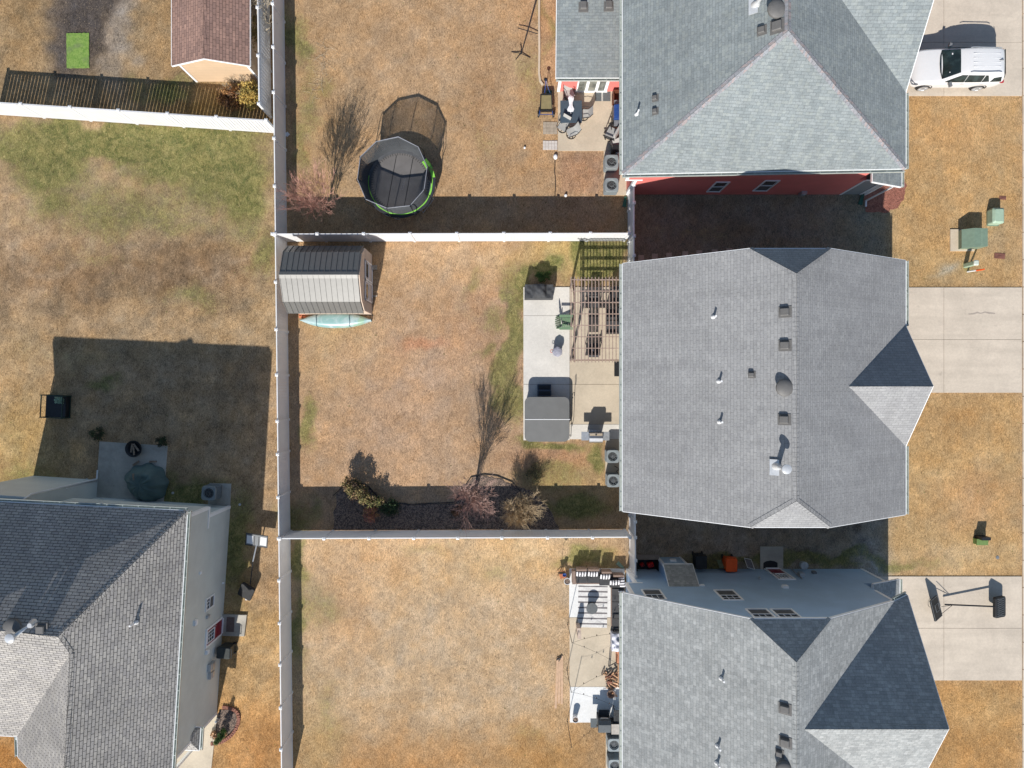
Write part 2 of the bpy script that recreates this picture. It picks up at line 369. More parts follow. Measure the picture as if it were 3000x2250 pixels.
# ---------------------------------------------------------------- lawn (one sheet to the horizon)
def axis_coords(lo, hi, step, far):
    a = list(np.arange(lo, hi + 1e-6, step)); out = []; d = step * 2; x = hi
    while x < far: x += d; d *= 1.7; out.append(x)
    left = []; d = step * 2; x = lo
    while x > -far: x -= d; d *= 1.7; left.append(x)
    return np.array(left[::-1] + a + out)
def build_lawn():
    xs = axis_coords(-30, 31, 0.16, 400); ys = axis_coords(-23, 23, 0.16, 400)
    X, Y = np.meshgrid(xs, ys); px = 1500 + PPM * X; py = 1125 - PPM * Y
    nv = X.size
    base = np.array([190, 156, 117], float)
    col = np.tile(base, (nv, 1)); PX, PY = px.ravel(), py.ravel()
    rg = np.random.RandomState(3)
    def vnoise(x, y, cell):
        g = rg.uniform(-1, 1, (512, 512)); fx, fy = x / cell + 200, y / cell + 200; ix, iy = np.floor(fx).astype(int), np.floor(fy).astype(int); tx, ty = fx - ix, fy - iy
        tx, ty = tx * tx * (3 - 2 * tx), ty * ty * (3 - 2 * ty); h = lambda a, b: g[a % 512, b % 512]
        return (h(ix, iy) * (1 - tx) + h(ix + 1, iy) * tx) * (1 - ty) + (h(ix, iy + 1) * (1 - tx) + h(ix + 1, iy + 1) * tx) * ty
    RX_, RY_ = PX.copy(), PY.copy()
    WXN = 34 * vnoise(RX_, RY_, 90) + 20 * vnoise(RX_, RY_, 36) + 9 * vnoise(RX_, RY_, 14); WYN = 34 * vnoise(RX_, RY_, 90) + 20 * vnoise(RX_, RY_, 36) + 9 * vnoise(RX_, RY_, 14)
    def sharp(x0, x1, y0, y1, c, soft=12, w=1.0):
        sg = lambda v: 1 / (1 + np.exp(-np.clip(v / soft, -40, 40)))
        a = sg(PX - x0) * sg(x1 - PX) * sg(PY - y0) * sg(y1 - PY)
        m = (a * w)[:, None]; col[:] = col * (1 - m) + np.array(c, float) * m
    def blob(cx, cy, rx, ry, c, w=1.0, p=2):
        a = np.exp(-(np.abs((PX + WXN - cx) / rx) ** p + np.abs((PY + WYN - cy) / ry) ** p)) * w
        m = a[:, None]; col[:] = col * (1 - m) + np.array(c, float) * m
    # west yard
    sharp(-2000, 845, 345, 1060, (176, 148, 112), 6)
    blob(120, 820, 260, 130, (150, 118, 88), .6); blob(420, 770, 330, 60, (140, 110, 82), .6); blob(600, 800, 180, 70, (138, 108, 80), .5)
    blob(30, 620, 90, 160, (205, 170, 132), .8); blob(300, 700, 300, 60, (182, 150, 115), .5); blob(480, 610, 300, 110, (172, 146, 110), .6)
    blob(60, 1330, 130, 190, (208, 172, 100), .7); blob(250, 950, 400, 70, (190, 156, 116), .6)
    blob(500, 1300, 400, 300, (182, 154, 122), .5)
    # north-west yard
    sharp(-2000, 800, -900, 345, (172, 142, 104), 6)
    blob(235, 45, 105, 170, (92, 84, 80), 1.0, 4); blob(240, 130, 80, 75, (95, 86, 80), .8, 3); blob(350, 120, 42, 150, (172, 160, 148), .8, 3)
    blob(60, 60, 60, 120, (185, 150, 105), .6); blob(620, 330, 150, 60, (150, 120, 60), .6)
    # strip between west house and fence, runs to orange at the bottom
    sharp(600, 860, 1780, 2600, (198, 162, 112), 15); blob(760, 2220, 170, 190, (208, 148, 88), .9); blob(790, 1950, 70, 60, (200, 170, 130), .7)
    blob(30, 2240, 130, 100, (190, 132, 72), 1.0)
    # north yard
    sharp(845, 1640, -900, 700, (194, 158, 118), 8)
    blob(1200, 150, 330, 260, (200, 164, 126), .6); blob(960, 330, 90, 300, (184, 148, 104), .5); blob(1430, 330, 60, 190, (178, 140, 102), .55); blob(1560, 480, 80, 80, (192, 150, 106), .5)
    blob(1700, 520, 80, 70, (198, 158, 120), .8)
    # middle yard
    sharp(845, 1545, 700, 1560, (196, 160, 124), 8)
    blob(1150, 1150, 220, 300, (204, 166, 134), .55); blob(960, 880, 120, 260, (198, 164, 112), .6); blob(1280, 780, 260, 90, (208, 170, 126), .5); blob(1410, 950, 120, 120, (196, 152, 118), .5)
    blob(1235, 990, 72, 22, (208, 150, 112), .95, 3); blob(1600, 1350, 130, 60, (200, 150, 114), .8); blob(1680, 1420, 110, 60, (196, 162, 108), .6); blob(1660, 760, 170, 60, (190, 164, 100), .7)
    blob(1290, 1080, 60, 60, (188, 156, 130), .5)
    # south yard
    sharp(855, 1680, 1575, 2600, (208, 176, 138), 8)
    blob(1080, 1650, 160, 80, (212, 168, 122), .7); blob(1250, 1850, 260, 200, (214, 184, 148), .6); blob(1180, 2290, 420, 150, (198, 146, 92), .9); blob(1600, 2230, 160, 110, (192, 140, 80), .8); blob(930, 2200, 90, 160, (190, 158, 106), .6); blob(1480, 1640, 240, 70, (210, 172, 118), .5)
    blob(1020, 1800, 70, 130, (206, 160, 114), .5)
    # front lawns
    sharp(2560, 2993, 280, 842, (204, 164, 112), 8); blob(2800, 380, 180, 90, (214, 168, 114), .7); blob(2700, 800, 120, 80, (186, 154, 106), .6); blob(2770, 800, 28, 24, (184, 176, 158), .9); blob(2930, 730, 90, 60, (196, 164, 122), .6)
    sharp(2560, 2993, 1150, 1690, (206, 168, 116), 8); blob(2850, 1460, 130, 80, (208, 160, 112), .7); blob(2800, 1220, 160, 90, (194, 146, 92), .6); blob(2780, 1630, 150, 40, (210, 178, 136), .7)
    sharp(2560, 2993, 1995, 2600, (200, 152, 96), 8); blob(2900, 2080, 150, 60, (206, 166, 112), .6)
    sharp(1640, 1766, 448, 566, (188, 148, 116), 4, .85); sharp(1700, 1764, 450, 520, (168, 132, 104), 14, .6)
    # strips between the houses
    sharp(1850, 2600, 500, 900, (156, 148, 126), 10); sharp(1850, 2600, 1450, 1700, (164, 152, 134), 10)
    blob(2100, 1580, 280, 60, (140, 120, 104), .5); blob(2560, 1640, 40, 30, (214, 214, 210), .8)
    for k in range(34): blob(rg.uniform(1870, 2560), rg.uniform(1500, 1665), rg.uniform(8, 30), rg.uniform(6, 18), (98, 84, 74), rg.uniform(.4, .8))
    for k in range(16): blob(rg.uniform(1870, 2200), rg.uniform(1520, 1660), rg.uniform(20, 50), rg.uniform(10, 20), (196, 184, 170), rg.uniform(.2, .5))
    for k in range(26): blob(rg.uniform(20, 780), rg.uniform(640, 950), rg.uniform(15, 60), rg.uniform(8, 26), (126, 104, 82), rg.uniform(.25, .5))
    for k in range(20): blob(rg.uniform(20, 780), rg.uniform(420, 950), rg.uniform(15, 50), rg.uniform(10, 26), (200, 172, 140), rg.uniform(.3, .6))
    # small scale change of tone: drier and browner tufts, stronger in the west yards
    west = (PX < 850).astype(float); amt = (0.030 + 0.045 * west)
    tone = 1 + amt * (vnoise(RX_, RY_, 60) + .9 * vnoise(RX_, RY_, 24) + .8 * vnoise(RX_, RY_, 11)); col *= tone[:, None]
    hue = .02 * vnoise(RX_, RY_, 45) + .02 * vnoise(RX_, RY_, 18); col *= np.stack([1 + hue, np.ones(nv), 1 - hue * 1.6], 1)
    # amount of green
    grn = np.zeros(nv)
    def gb(cx, cy, rx, ry, w, p=2):
        a = np.exp(-(np.abs((PX + WXN * .8 - cx) / rx) ** p + np.abs((PY + WYN * .8 - cy) / ry) ** p)) * w
        np.maximum(grn, a, out=grn)
    for g in ((380, 410, 460, 70, .76, 4), (640, 500, 200, 150, .80), (480, 480, 160, 80, .70), (150, 480, 170, 120, .72), (330, 610, 380, 130, .52), (700, 560, 110, 160, .72), (60, 440, 90, 60, .7), (160, 600, 130, 90, .6), (520, 660, 300, 60, .45), (760, 740, 60, 120, .55), (560, 870, 140, 70, .5), (270, 760, 300, 60, .32),
              (480, 260, 120, 50, .62), (180, 1060, 400, 90, .3), (60, 1400, 120, 60, .5), (500, 1450, 180, 60, .8), (690, 1620, 70, 200, .75), (170, 1440, 80, 40, .6), (300, 1120, 60, 40, .6),
              (880, 120, 60, 130, .62), (900, 300, 60, 180, .5), (960, 250, 50, 70, .45), (1560, 250, 60, 200, .42), (1600, 80, 25, 190, .5), (880, 420, 30, 160, .5), (1430, 430, 90, 100, .35),
              (905, 1240, 38, 110, .62), (1500, 1010, 42, 270, .62, 4), (1522, 850, 30, 90, .72), (1590, 800, 60, 45, .9), (1385, 830, 50, 60, .5), (1430, 960, 60, 60, .5), (1420, 1040, 50, 40, .55), (1380, 900, 40, 110, .35), (1600, 1300, 130, 22, .8), (1735, 1345, 35, 55, .85), (1600, 1400, 180, 70, .5), (1740, 745, 70, 70, .92, 4), (1690, 740, 40, 60, .6), (1700, 1500, 110, 50, .85), (860, 1520, 60, 80, .6), (900, 1490, 40, 60, .5), (1520, 1180, 20, 120, .5),
              (880, 1650, 35, 120, .72), (885, 1850, 45, 200, .62), (930, 1780, 90, 130, .45), (960, 2100, 60, 140, .4), (1230, 1620, 120, 30, .4), (1450, 1680, 60, 40, .4), (1700, 1640, 90, 45, .75), (1560, 2150, 120, 60, .35), (1300, 2150, 90, 40, .3),
              (2050, 680, 260, 60, .35), (2350, 1640, 500, 24, .6, 4), (2840, 790, 50, 26, .55), (2700, 1450, 40, 90, .25), (2780, 400, 300, 40, .18), (2050, 1650, 140, 22, .6)):
        gb(*g)
    lum = col.mean(1, keepdims=True); col = (lum + (col - lum) * 0.93) * np.array([1.0, 1.0, 1.0])
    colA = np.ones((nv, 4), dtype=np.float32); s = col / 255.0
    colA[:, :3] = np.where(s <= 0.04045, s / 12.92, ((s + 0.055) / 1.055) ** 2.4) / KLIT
    me = bpy.data.meshes.new('lawn'); ny, nx = X.shape
    co = np.zeros((nv, 3), dtype=np.float32); co[:, 0] = X.ravel(); co[:, 1] = Y.ravel()
    me.vertices.add(nv); me.vertices.foreach_set('co', co.ravel())
    i = np.arange(nx - 1)[None, :] + nx * np.arange(ny - 1)[:, None]; q = np.stack([i, i + 1, i + nx + 1, i + nx], -1).reshape(-1)
    nf = (nx - 1) * (ny - 1); me.loops.add(nf * 4); me.loops.foreach_set('vertex_index', q.astype(np.int32)); me.polygons.add(nf)
    me.polygons.foreach_set('loop_start', np.arange(nf, dtype=np.int32) * 4); me.update(calc_edges=True)
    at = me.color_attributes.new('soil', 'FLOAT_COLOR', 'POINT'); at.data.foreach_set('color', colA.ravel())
    ag = me.attributes.new('green', 'FLOAT', 'POINT'); ag.data.foreach_set('value', grn.astype(np.float32))
    o = bpy.data.objects.new('lawn', me); COL.objects.link(o); o['kind'] = 'structure'
    m, nt, b = new_mat('dormant_lawn'); p = wpos(nt)
    a1 = N(nt, 'ShaderNodeAttribute', attribute_name='soil'); a2 = N(nt, 'ShaderNodeAttribute', attribute_name='green')
    n_big = noise(nt, p, 0.45, 5, 0.62, 0.6); n_mid = noise(nt, p, 1.9, 8, 0.74, 0.9)
    # blades: two stretched, twisted noises
    mp = N(nt, 'ShaderNodeMapping'); mp.inputs['Rotation'].default_value = (0, 0, 0.9); mp.inputs['Scale'].default_value = (1.0, 0.45, 1); nt.links.new(p, mp.inputs['Vector'])
    n_b1 = noise(nt, mp.outputs[0], 8.5, 5, 0.78, 2.6)
    mp2 = N(nt, 'ShaderNodeMapping'); mp2.inputs['Rotation'].default_value = (0, 0, -0.35); mp2.inputs['Scale'].default_value = (1.0, 0.5, 1); nt.links.new(p, mp2.inputs['Vector'])
    n_b2 = noise(nt, mp2.outputs[0], 15, 4, 0.75, 1.8)
    n_f = noise(nt, p, 34, 3, 0.7, 0.5)
    blades = math_(nt, 'ADD', math_(nt, 'MULTIPLY', n_b1, 0.5), math_(nt, 'ADD', math_(nt, 'MULTIPLY', n_b2, 0.33), math_(nt, 'MULTIPLY', n_f, 0.17)))
    gsum = math_(nt, 'ADD', math_(nt, 'ADD', math_(nt, 'MULTIPLY', n_mid, 0.52), math_(nt, 'MULTIPLY', n_big, 0.28)), math_(nt, 'ADD', math_(nt, 'MULTIPLY', n_b1, 0.6), a2.outputs['Fac']))
    gf = ramp(nt, gsum, 0.94, 1.36, 0.0, 0.85)
    gcol = mixc(nt, A(100, 112, 60), A(146, 140, 86), ramp(nt, n_mid, 0.35, 0.65))
    c = mixc(nt, a1.outputs['Color'], gcol, gf)
    vo = N(nt, 'ShaderNodeTexVoronoi'); vo.inputs['Scale'].default_value = 2.6; vo.inputs['Randomness'].default_value = 1.0; nt.links.new(p, vo.inputs['Vector'])
    wv = N(nt, 'ShaderNodeSeparateColor'); nt.links.new(vo.outputs['Color'], wv.inputs[0])
    spot = math_(nt, 'MULTIPLY', ramp(nt, math_(nt, 'ADD', vo.outputs['Distance'], math_(nt, 'MULTIPLY', n_b1, 0.25)), 0.16, 0.28, 1.0, 0.0), ramp(nt, math_(nt, 'ADD', wv.outputs[0], math_(nt, 'MULTIPLY', n_big, 0.5)), 1.06, 1.14, 0.0, 0.75))
    c = mixc(nt, c, A(112, 118, 66), spot)                 # scattered weed rosettes
    spot2 = math_(nt, 'MULTIPLY', ramp(nt, math_(nt, 'ADD', vo.outputs['Distance'], math_(nt, 'MULTIPLY', n_b2, 0.2)), 0.11, 0.17, 1.0, 0.0), ramp(nt, wv.outputs[1], 0.80, 0.82, 0.0, 0.55))
    c = mixc(nt, c, A(92, 74, 60), spot2)                  # leaf litter and bare dirt
    # weeds and bare spots anywhere
    c = mixc(nt, c, A(120, 118, 62), ramp(nt, noise(nt, p, 1.5, 6, 0.72, 0.3), 0.66, 0.76, 0.0, 0.55))
    c = mixc(nt, c, A(120, 92, 70), ramp(nt, noise(nt, p, 3.1, 6, 0.75, 0.2), 0.64, 0.78, 0.0, 0.4))
    f = math_(nt, 'MULTIPLY', ramp(nt, blades, 0.37, 0.60, 0.42, 1.46), ramp(nt, n_big, 0.3, 0.7, 0.90, 1.09))
    f = math_(nt, 'MULTIPLY', f, ramp(nt, n_mid, 0.3, 0.7, 0.86, 1.12))
    sep = N(nt, 'ShaderNodeSeparateXYZ'); nt.links.new(p, sep.inputs[0])
    rough_yard = ramp(nt, sep.outputs[0], -12.9, -12.6, 1.0, 0.25)
    clump = ramp(nt, noise(nt, p, 3.4, 7, 0.8, 1.2), 0.50, 0.66, 0.0, 0.36)
    f = math_(nt, 'MULTIPLY', f, math_(nt, 'SUBTRACT', 1.04, math_(nt, 'MULTIPLY', clump, rough_yard)))
    v = N(nt, 'ShaderNodeVectorMath', operation='SCALE'); nt.links.new(c, v.inputs[0]); nt.links.new(f, v.inputs['Scale'])
    # dry straw: lighter, less saturated flecks
    straw = mixc(nt, v.outputs[0], A(226, 198, 160), ramp(nt, n_b2, 0.56, 0.70, 0.0, 0.6))
    nt.links.new(straw, b.inputs['Base Color']); b.inputs['Roughness'].default_value = 1.0; b.inputs['Specular IOR Level'].default_value = 0.05
    bump(nt, b, blades, 0.09, 1.0)
    me.materials.append(m)
build_lawn()

# ---------------------------------------------------------------- mulch beds, slabs, pavement
def mulch_mat(name, c1, c2):
    m, nt, b = new_mat(name); p = wpos(nt)
    vo = N(nt, 'ShaderNodeTexVoronoi'); vo.inputs['Scale'].default_value = 22; nt.links.new(p, vo.inputs['Vector'])
    c = mixc(nt, c1, c2, ramp(nt, vo.outputs['Color'], 0.2, 0.8)); c = mixc(nt, c, tuple(v * 0.45 for v in c1[:3]) + (1,), ramp(nt, noise(nt, p, 6, 5, 0.7), 0.5, 0.7, 0, .8))
    nt.links.new(c, b.inputs['Base Color']); b.inputs['Roughness'].default_value = 0.95
    bump(nt, b, math_(nt, 'ADD', vo.outputs['Distance'], noise(nt, p, 12, 4)), 0.05, 0.9); return m
M['mulch'] = mulch_mat('brown_mulch', A(96, 84, 78), A(176, 152, 134)); M['mulch_red'] = mulch_mat('red_mulch', A(156, 98, 82), A(192, 130, 110))
def sheet(name, pts, z, mat, th=None):
    th = z if th is None else th
    return MB().prism([(P(*p).x, P(*p).y) for p in pts], z - th, z).build(name, mat, kind='structure')
def wob(pts, n=6, amp=4):
    out = []
    rr = random.Random(5)
    for i, a in enumerate(pts):
        b = pts[(i + 1) % len(pts)]
        for k in range(n): t = k / n; out.append((a[0] + (b[0] - a[0]) * t + rr.uniform(-amp, amp), a[1] + (b[1] - a[1]) * t + rr.uniform(-amp, amp)))
    return out
sheet('mulch_bed', wob([(975, 1550), (985, 1450), (1030, 1412), (1090, 1430), (1120, 1470), (1200, 1478), (1330, 1472), (1360, 1420), (1400, 1392), (1450, 1398), (1505, 1420), (1560, 1440), (1610, 1490), (1640, 1552)]), 0.02, M['mulch'], 0.015)
sheet('mulch_bed', wob([(2535, 620), (2530, 560), (2560, 500), (2640, 495), (2655, 545), (2650, 580), (2628, 608), (2600, 622)], 5, 3), 0.02, M['mulch_red'], 0.015)
edge = MB()
def edging(pts, mat, label, h=0.06, r=0.02):
    w = [P(x, y, h) for x, y in pts]
    mb = MB()
    for a, b in zip(w[:-1], w[1:]): mb.bar(Vector((a.x, a.y, h / 2)), Vector((b.x, b.y, h / 2)), 0.035, h)
    return solo(mb, 'bed_edging', mat, label, 'edging')
edging([(975, 1452), (990, 1440), (1015, 1414), (1040, 1408), (1080, 1425), (1105, 1455), (1120, 1470), (1200, 1478), (1330, 1472), (1352, 1440), (1380, 1398), (1418, 1390), (1455, 1394), (1500, 1412), (1525, 1440)], M['black'], 'black plastic edging curving along the shrub bed by the middle yard fence')
def slab(name, rects, mat, z=0.04, gap=0.018, th=0.15):
    mb = MB()
    for (x0, x1, y0, y1) in rects:
        a, b = P(x0, y1), P(x1, y0); mb.box(a.x + gap / 2, b.x - gap / 2, a.y + gap / 2, b.y - gap / 2, z - th, z)
    return mb.build(name, mat, kind='structure', bevel=0.008)
# middle house patio
slab('patio', [(1533, 1669, 841, 925), (1533, 1669, 925, 1126), (1533, 1669, 1126, 1290)], M['conc'], 0.05)
slab('patio', [(1669, 1830, 841, 1126), (1669, 1830, 1126, 1243)], M['conc_tan'], 0.055)
slab('patio', [(1669, 1830, 1243, 1287)], M['conc'], 0.052); slab('patio', [(1773, 1830, 1287, 1412)], M['conc_tan'], 0.05)
sheet('patio_joint', [(1536, 844), (1828, 844), (1828, 1285), (1536, 1285)], 0.02, M['joint'])
# north house patio
slab('patio', [(1634, 1836, 268, 443)], M['conc_tan'], 0.05); slab('patio', [(1768, 1836, 443, 573)], M['conc_tan'], 0.05)
# south house patio
M['conc_white'] = concrete('washed_concrete', A(242, 242, 240), .05); slab('patio', [(1667, 1830, 1665, 1808)], M['conc_white'], 0.05); slab('patio', [(1668, 1830, 1808, 2011)], M['conc_tan'], 0.052); slab('patio', [(1669, 1830, 2011, 2116)], M['conc_white'], 0.05); slab('patio', [(1774, 1830, 2116, 2330)], M['conc_tan'], 0.045)
# west house patio and pads
def slabw(name, pts, z, mat): return MB().prism([(P(*p).x, P(*p).y) for p in pts], z - 0.15, z).build(name, mat, kind='structure', bevel=0.008)
slabw('patio', [(293, 1293), (492, 1306), (480, 1476), (281, 1470)], 0.05, M['conc_old'])
slabw('patio', [(615, 1415), (678, 1417), (675, 1480), (610, 1478)], 0.05, M['conc_old'])
slabw('patio', [(656, 1798), (725, 1800), (718, 1862), (650, 1860)], 0.14, M['conc_old'])
slabw('porch_floor', [(637, 2094), (560, 2090), (400, 2080), (400, 2400), (612, 2400), (620, 2250)], 0.05, M['conc_tan'])
slab('patio', [(2226, 2294, 1600, 1672)], M['conc_old'], 0.06)
# driveways and pavement
def drive(ys): 
    mb = MB()
    for x0, x1 in ((2440, 2764), (2764, 2993)):
        for y0, y1 in zip(ys[:-1], ys[1:]):
            a, b = P(x0, y1), P(x1, y0); mb.box(a.x + .009, b.x - .009, a.y + .009, b.y - .009, -0.1, 0.04)
    return mb.build('driveway', M['conc_drive'], kind='structure', bevel=0.006)
drive([-330, -160, 125, 282]); drive([842, 995, 1151]); drive([1688, 1840, 1993])
sheet('driveway_joint', [(2445, 844), (2990, 844), (2990, 1149), (2445, 1149)], 0.015, M['joint']); sheet('driveway_joint', [(2445, 1690), (2990, 1690), (2990, 1991), (2445, 1991)], 0.015, M['joint']); sheet('driveway_joint', [(2445, -320), (2990, -320), (2990, 280), (2445, 280)], 0.015, M['joint'])
mb = MB(); y = -600
while y < 2900:
    a, b = P(2995, y + 80), P(3072, y + 2); mb.box(a.x, b.x, a.y, b.y, -0.1, 0.045); y += 80
mb.build('pavement', M['conc_drive'], kind='structure', bevel=0.006)
asph = plain('asphalt', (0.05, 0.05, 0.052, 1), 0.95, var=0.15, scale=2, bmp=0.004)
sheet('road', [(3200, -3000), (3700, -3000), (3700, 5000), (3200, 5000)], 0.01, asph)
# stain on the middle driveway
mb = MB(); pts = [(2836, 920), (2850, 919), (2862, 915), (2872, 918), (2884, 914), (2897, 917), (2914, 918)]
w = [P(x, y) for x, y in pts]
vs = []; 
for i, q in enumerate(w): t = 0.035 + 0.03 * math.sin(i * 2.2) ** 2; vs.append((q.x, q.y - t, 0.0445)); vs.append((q.x, q.y + t * .5, 0.0445))
mb.add(vs, [(2 * i, 2 * i + 2, 2 * i + 3, 2 * i + 1) for i in range(len(w) - 1)]); mb.build('driveway_stain', concrete('damp_concrete', A(180, 168, 156)), kind='structure')
# stepping stones north of the middle house
for i, (x, y) in enumerate([(1878, 752), (1918, 748), (1960, 745), (2007, 741), (2048, 738), (2093, 735), (2136, 732)]):
    q = P(x, y + 6)
    solo(MB().box(-.16, .16, -.2, .2, 0, .045), 'stepping_stone', M['conc_tan'], 'square grey stepping stone in the shaded row beside the charcoal roofed house', 'stepping stone', q, R(random.uniform(-3, 3)), 'stepping stones beside the middle house', 0.01)
# small pavers and tiles beside the north patio
mb = MB()
for i in range(4):
    for j in range(4):
        a = P(1591 + i * 10.5, 358 + j * 9); mb.box(a.x, a.x + .195, a.y - .165, a.y, 0, .035)
solo(mb, 'paver_pad', M['paver'], 'worn grey square pavers laid as a pad beside the north patio', 'pavers', bevel=0.004)
mb = MB()
for i in range(5):
    for j in range(3):
        a = P(1590.5 + i * 8.6, 413 + j * 9); mb.box(a.x, a.x + .155, a.y - .165, a.y, 0, .04)
solo(mb, 'tile_pad', plain('pale_tiles', A(216, 208, 200), 0.5, var=0.1, scale=5), 'pale pinkish tiles laid in a grid at the south end of the paver pad', 'tiles', bevel=0.004)
# concrete kerb edging of the north yard bed
mb = MB(); pts = [P(*q) for q in [(1580, -60), (1579, 60), (1580, 150), (1579, 215), (1582, 238), (1590, 250)]]
for a, b in zip(pts[:-1], pts[1:]): mb.bar(a + Vector((0, 0, .05)), b + Vector((0, 0, .05)), .11, .1)
solo(mb, 'kerb_edging', M['conc_tan'], 'long thin concrete kerb edging in the lawn west of the red sunroom', 'kerb edging', bevel=.01)
# brick circle of the west house front bed
bc = thing('brick_border', 'curved border of red bricks round the small bed by the grey house', 'brick border', P(665, 2125))
pts = [(618, 2178), (632, 2177), (648, 2173), (664, 2165), (680, 2152), (692, 2136), (699, 2117), (701, 2100), (697, 2086), (686, 2077), (670, 2072), (652, 2070)]
dist = []; mbk = 0
for a, b in zip(pts[:-1], pts[1:]):
    A_, B_ = P(*a), P(*b); L = (B_ - A_).length; n = max(1, round(L / .13))
    for k in range(n):
        q = A_.lerp(B_, (k + .5) / n); ang = math.atan2((B_ - A_).y, (B_ - A_).x)
        MB().obox((q.x, q.y, .05), (.052, .09, .05), Matrix.Rotation(ang + random.uniform(-.15, .15), 3, 'Z')).build('brick', M['brick_red'], bc, world=True, bevel=.006)
sheet('mulch_bed', wob([(615, 2172), (640, 2172), (662, 2160), (685, 2140), (695, 2110), (692, 2088), (670, 2078), (648, 2080), (636, 2094)], 3, 1), 0.02, M['mulch'], 0.015)

# ---------------------------------------------------------------- fences
def vinyl_fence(label, a, b, ts, h=1.95, picket=False, gate=None, name='vinyl_fence'):
    """a, b world ends on the ground; ts = post positions (m from a)"""
    a = Vector((a.x, a.y, 0)); b = Vector((b.x, b.y, 0)); d = (b - a).normalized(); ang = math.atan2(d.y, d.x)
    root = thing(name, label, 'fence', a, ang)
    for t in ts:
        mb = MB().box(t - .065, t + .065, -.065, .065, 0, h + .04)
        mb.add([(t - .085, -.085, h + .04), (t + .085, -.085, h + .04), (t + .085, .085, h + .04), (t - .085, .085, h + .04), (t - .085, -.085, h + .065), (t + .085, -.085, h + .065), (t + .085, .085, h + .065), (t - .085, .085, h + .065), (t, 0, h + .11)],
               [(3, 2, 1, 0), (0, 1, 5, 4), (1, 2, 6, 5), (2, 3, 7, 6), (3, 0, 4, 7), (4, 5, 8), (5, 6, 8), (6, 7, 8), (7, 4, 8)])
        mb.build('post', M['white'], root)
    for t0, t1 in zip(ts[:-1], ts[1:]):
        mb = MB(); sag = random.uniform(-.012, .012)
        u0, u1 = t0 + .06, t1 - .06
        mb.box(u0, u1, -.028, .028, h - .13 + sag, h + sag); mb.box(u0, u1, -.028, .028, .05, .19)
        if picket:
            n = int((u1 - u0) / .195); w = (u1 - u0) / n
            for k in range(n): mb.box(u0 + k * w + .014, u0 + (k + 1) * w - .014, -.045, -.026, .1, h + .02)
        else:
            n = int((u1 - u0) / .16); w = (u1 - u0) / n
            for k in range(n): mb.box(u0 + k * w + .002, u0 + (k + 1) * w - .002, -.018, .018, .19, h - .13 + sag)
        mb.build('panel', M['white'], root)
    return root
def zpost(px, py, a, d):   # distance along the fence of the post whose cap the photo shows at px, py
    q = P(px, py, 1.98); return (Vector((q.x, q.y, 0)) - a).dot(d)
# long fence between the back gardens
a, b = P(830, -200), P(860, 2420); d = (b - a).normalized()
ys = [-125, 10, 137, 270, 405, 545] + [685, 826, 965, 1098, 1234, 1331, 1457] + [1578, 1701, 1826, 1948, 2074, 2196, 2320]
vinyl_fence('longest white vinyl fence, running from top to bottom of the photo', a, b, [zpost(812, y, a, d) for y in ys])
a, b = P(842, 707), P(1840, 705); d = (b - a).normalized()
vinyl_fence('white vinyl fence between the trampoline garden and the shed garden, lit by the sun', a, b, [zpost(x, 688, a, d) for x in (929 - 131, 929, 1065, 1201, 1338, 1476, 1612, 1730, 1844)])
a, b = P(852, 1556), P(1841, 1552); d = (b - a).normalized()
vinyl_fence('white vinyl fence behind the shrub bed, between the middle and south gardens', a, b, [zpost(x, 1578, a, d) for x in (820, 949, 1081, 1212, 1341, 1470, 1604, 1736, 1846)])
a, b = P(-60, 332), P(800, 389); d = (b - a).normalized()
vinyl_fence('white picket fence with thin gaps along the bottom of the top left garden', a, b, [zpost(x, y, a, d) for x, y in ((-84, 297), (60, 306), (204, 318), (346, 328), (490, 338), (633, 348), (779, 356))], picket=True)
a, b = P(795, 352), P(787, -200); d = (b - a).normalized(); L = (b - a).length
vinyl_fence('short white picket fence standing close beside the long fence at the top left garden', a, b, [0.15 + k * (L - .3) / 4 for k in range(5)], picket=True)
a, b = P(1840, 566), P(1840, 838)
vinyl_fence('short white fence between the red house and the middle house', a, b, [0.1, 1.05, 2.85, 3.9, 5.2], h=1.95)
a, b = P(1843, 1452), P(1845, 1668)
vinyl_fence('short white fence between the middle house and the blue house', a, b, [0.1, 1.1, 1.95, 3.2, 4.1], h=1.95)
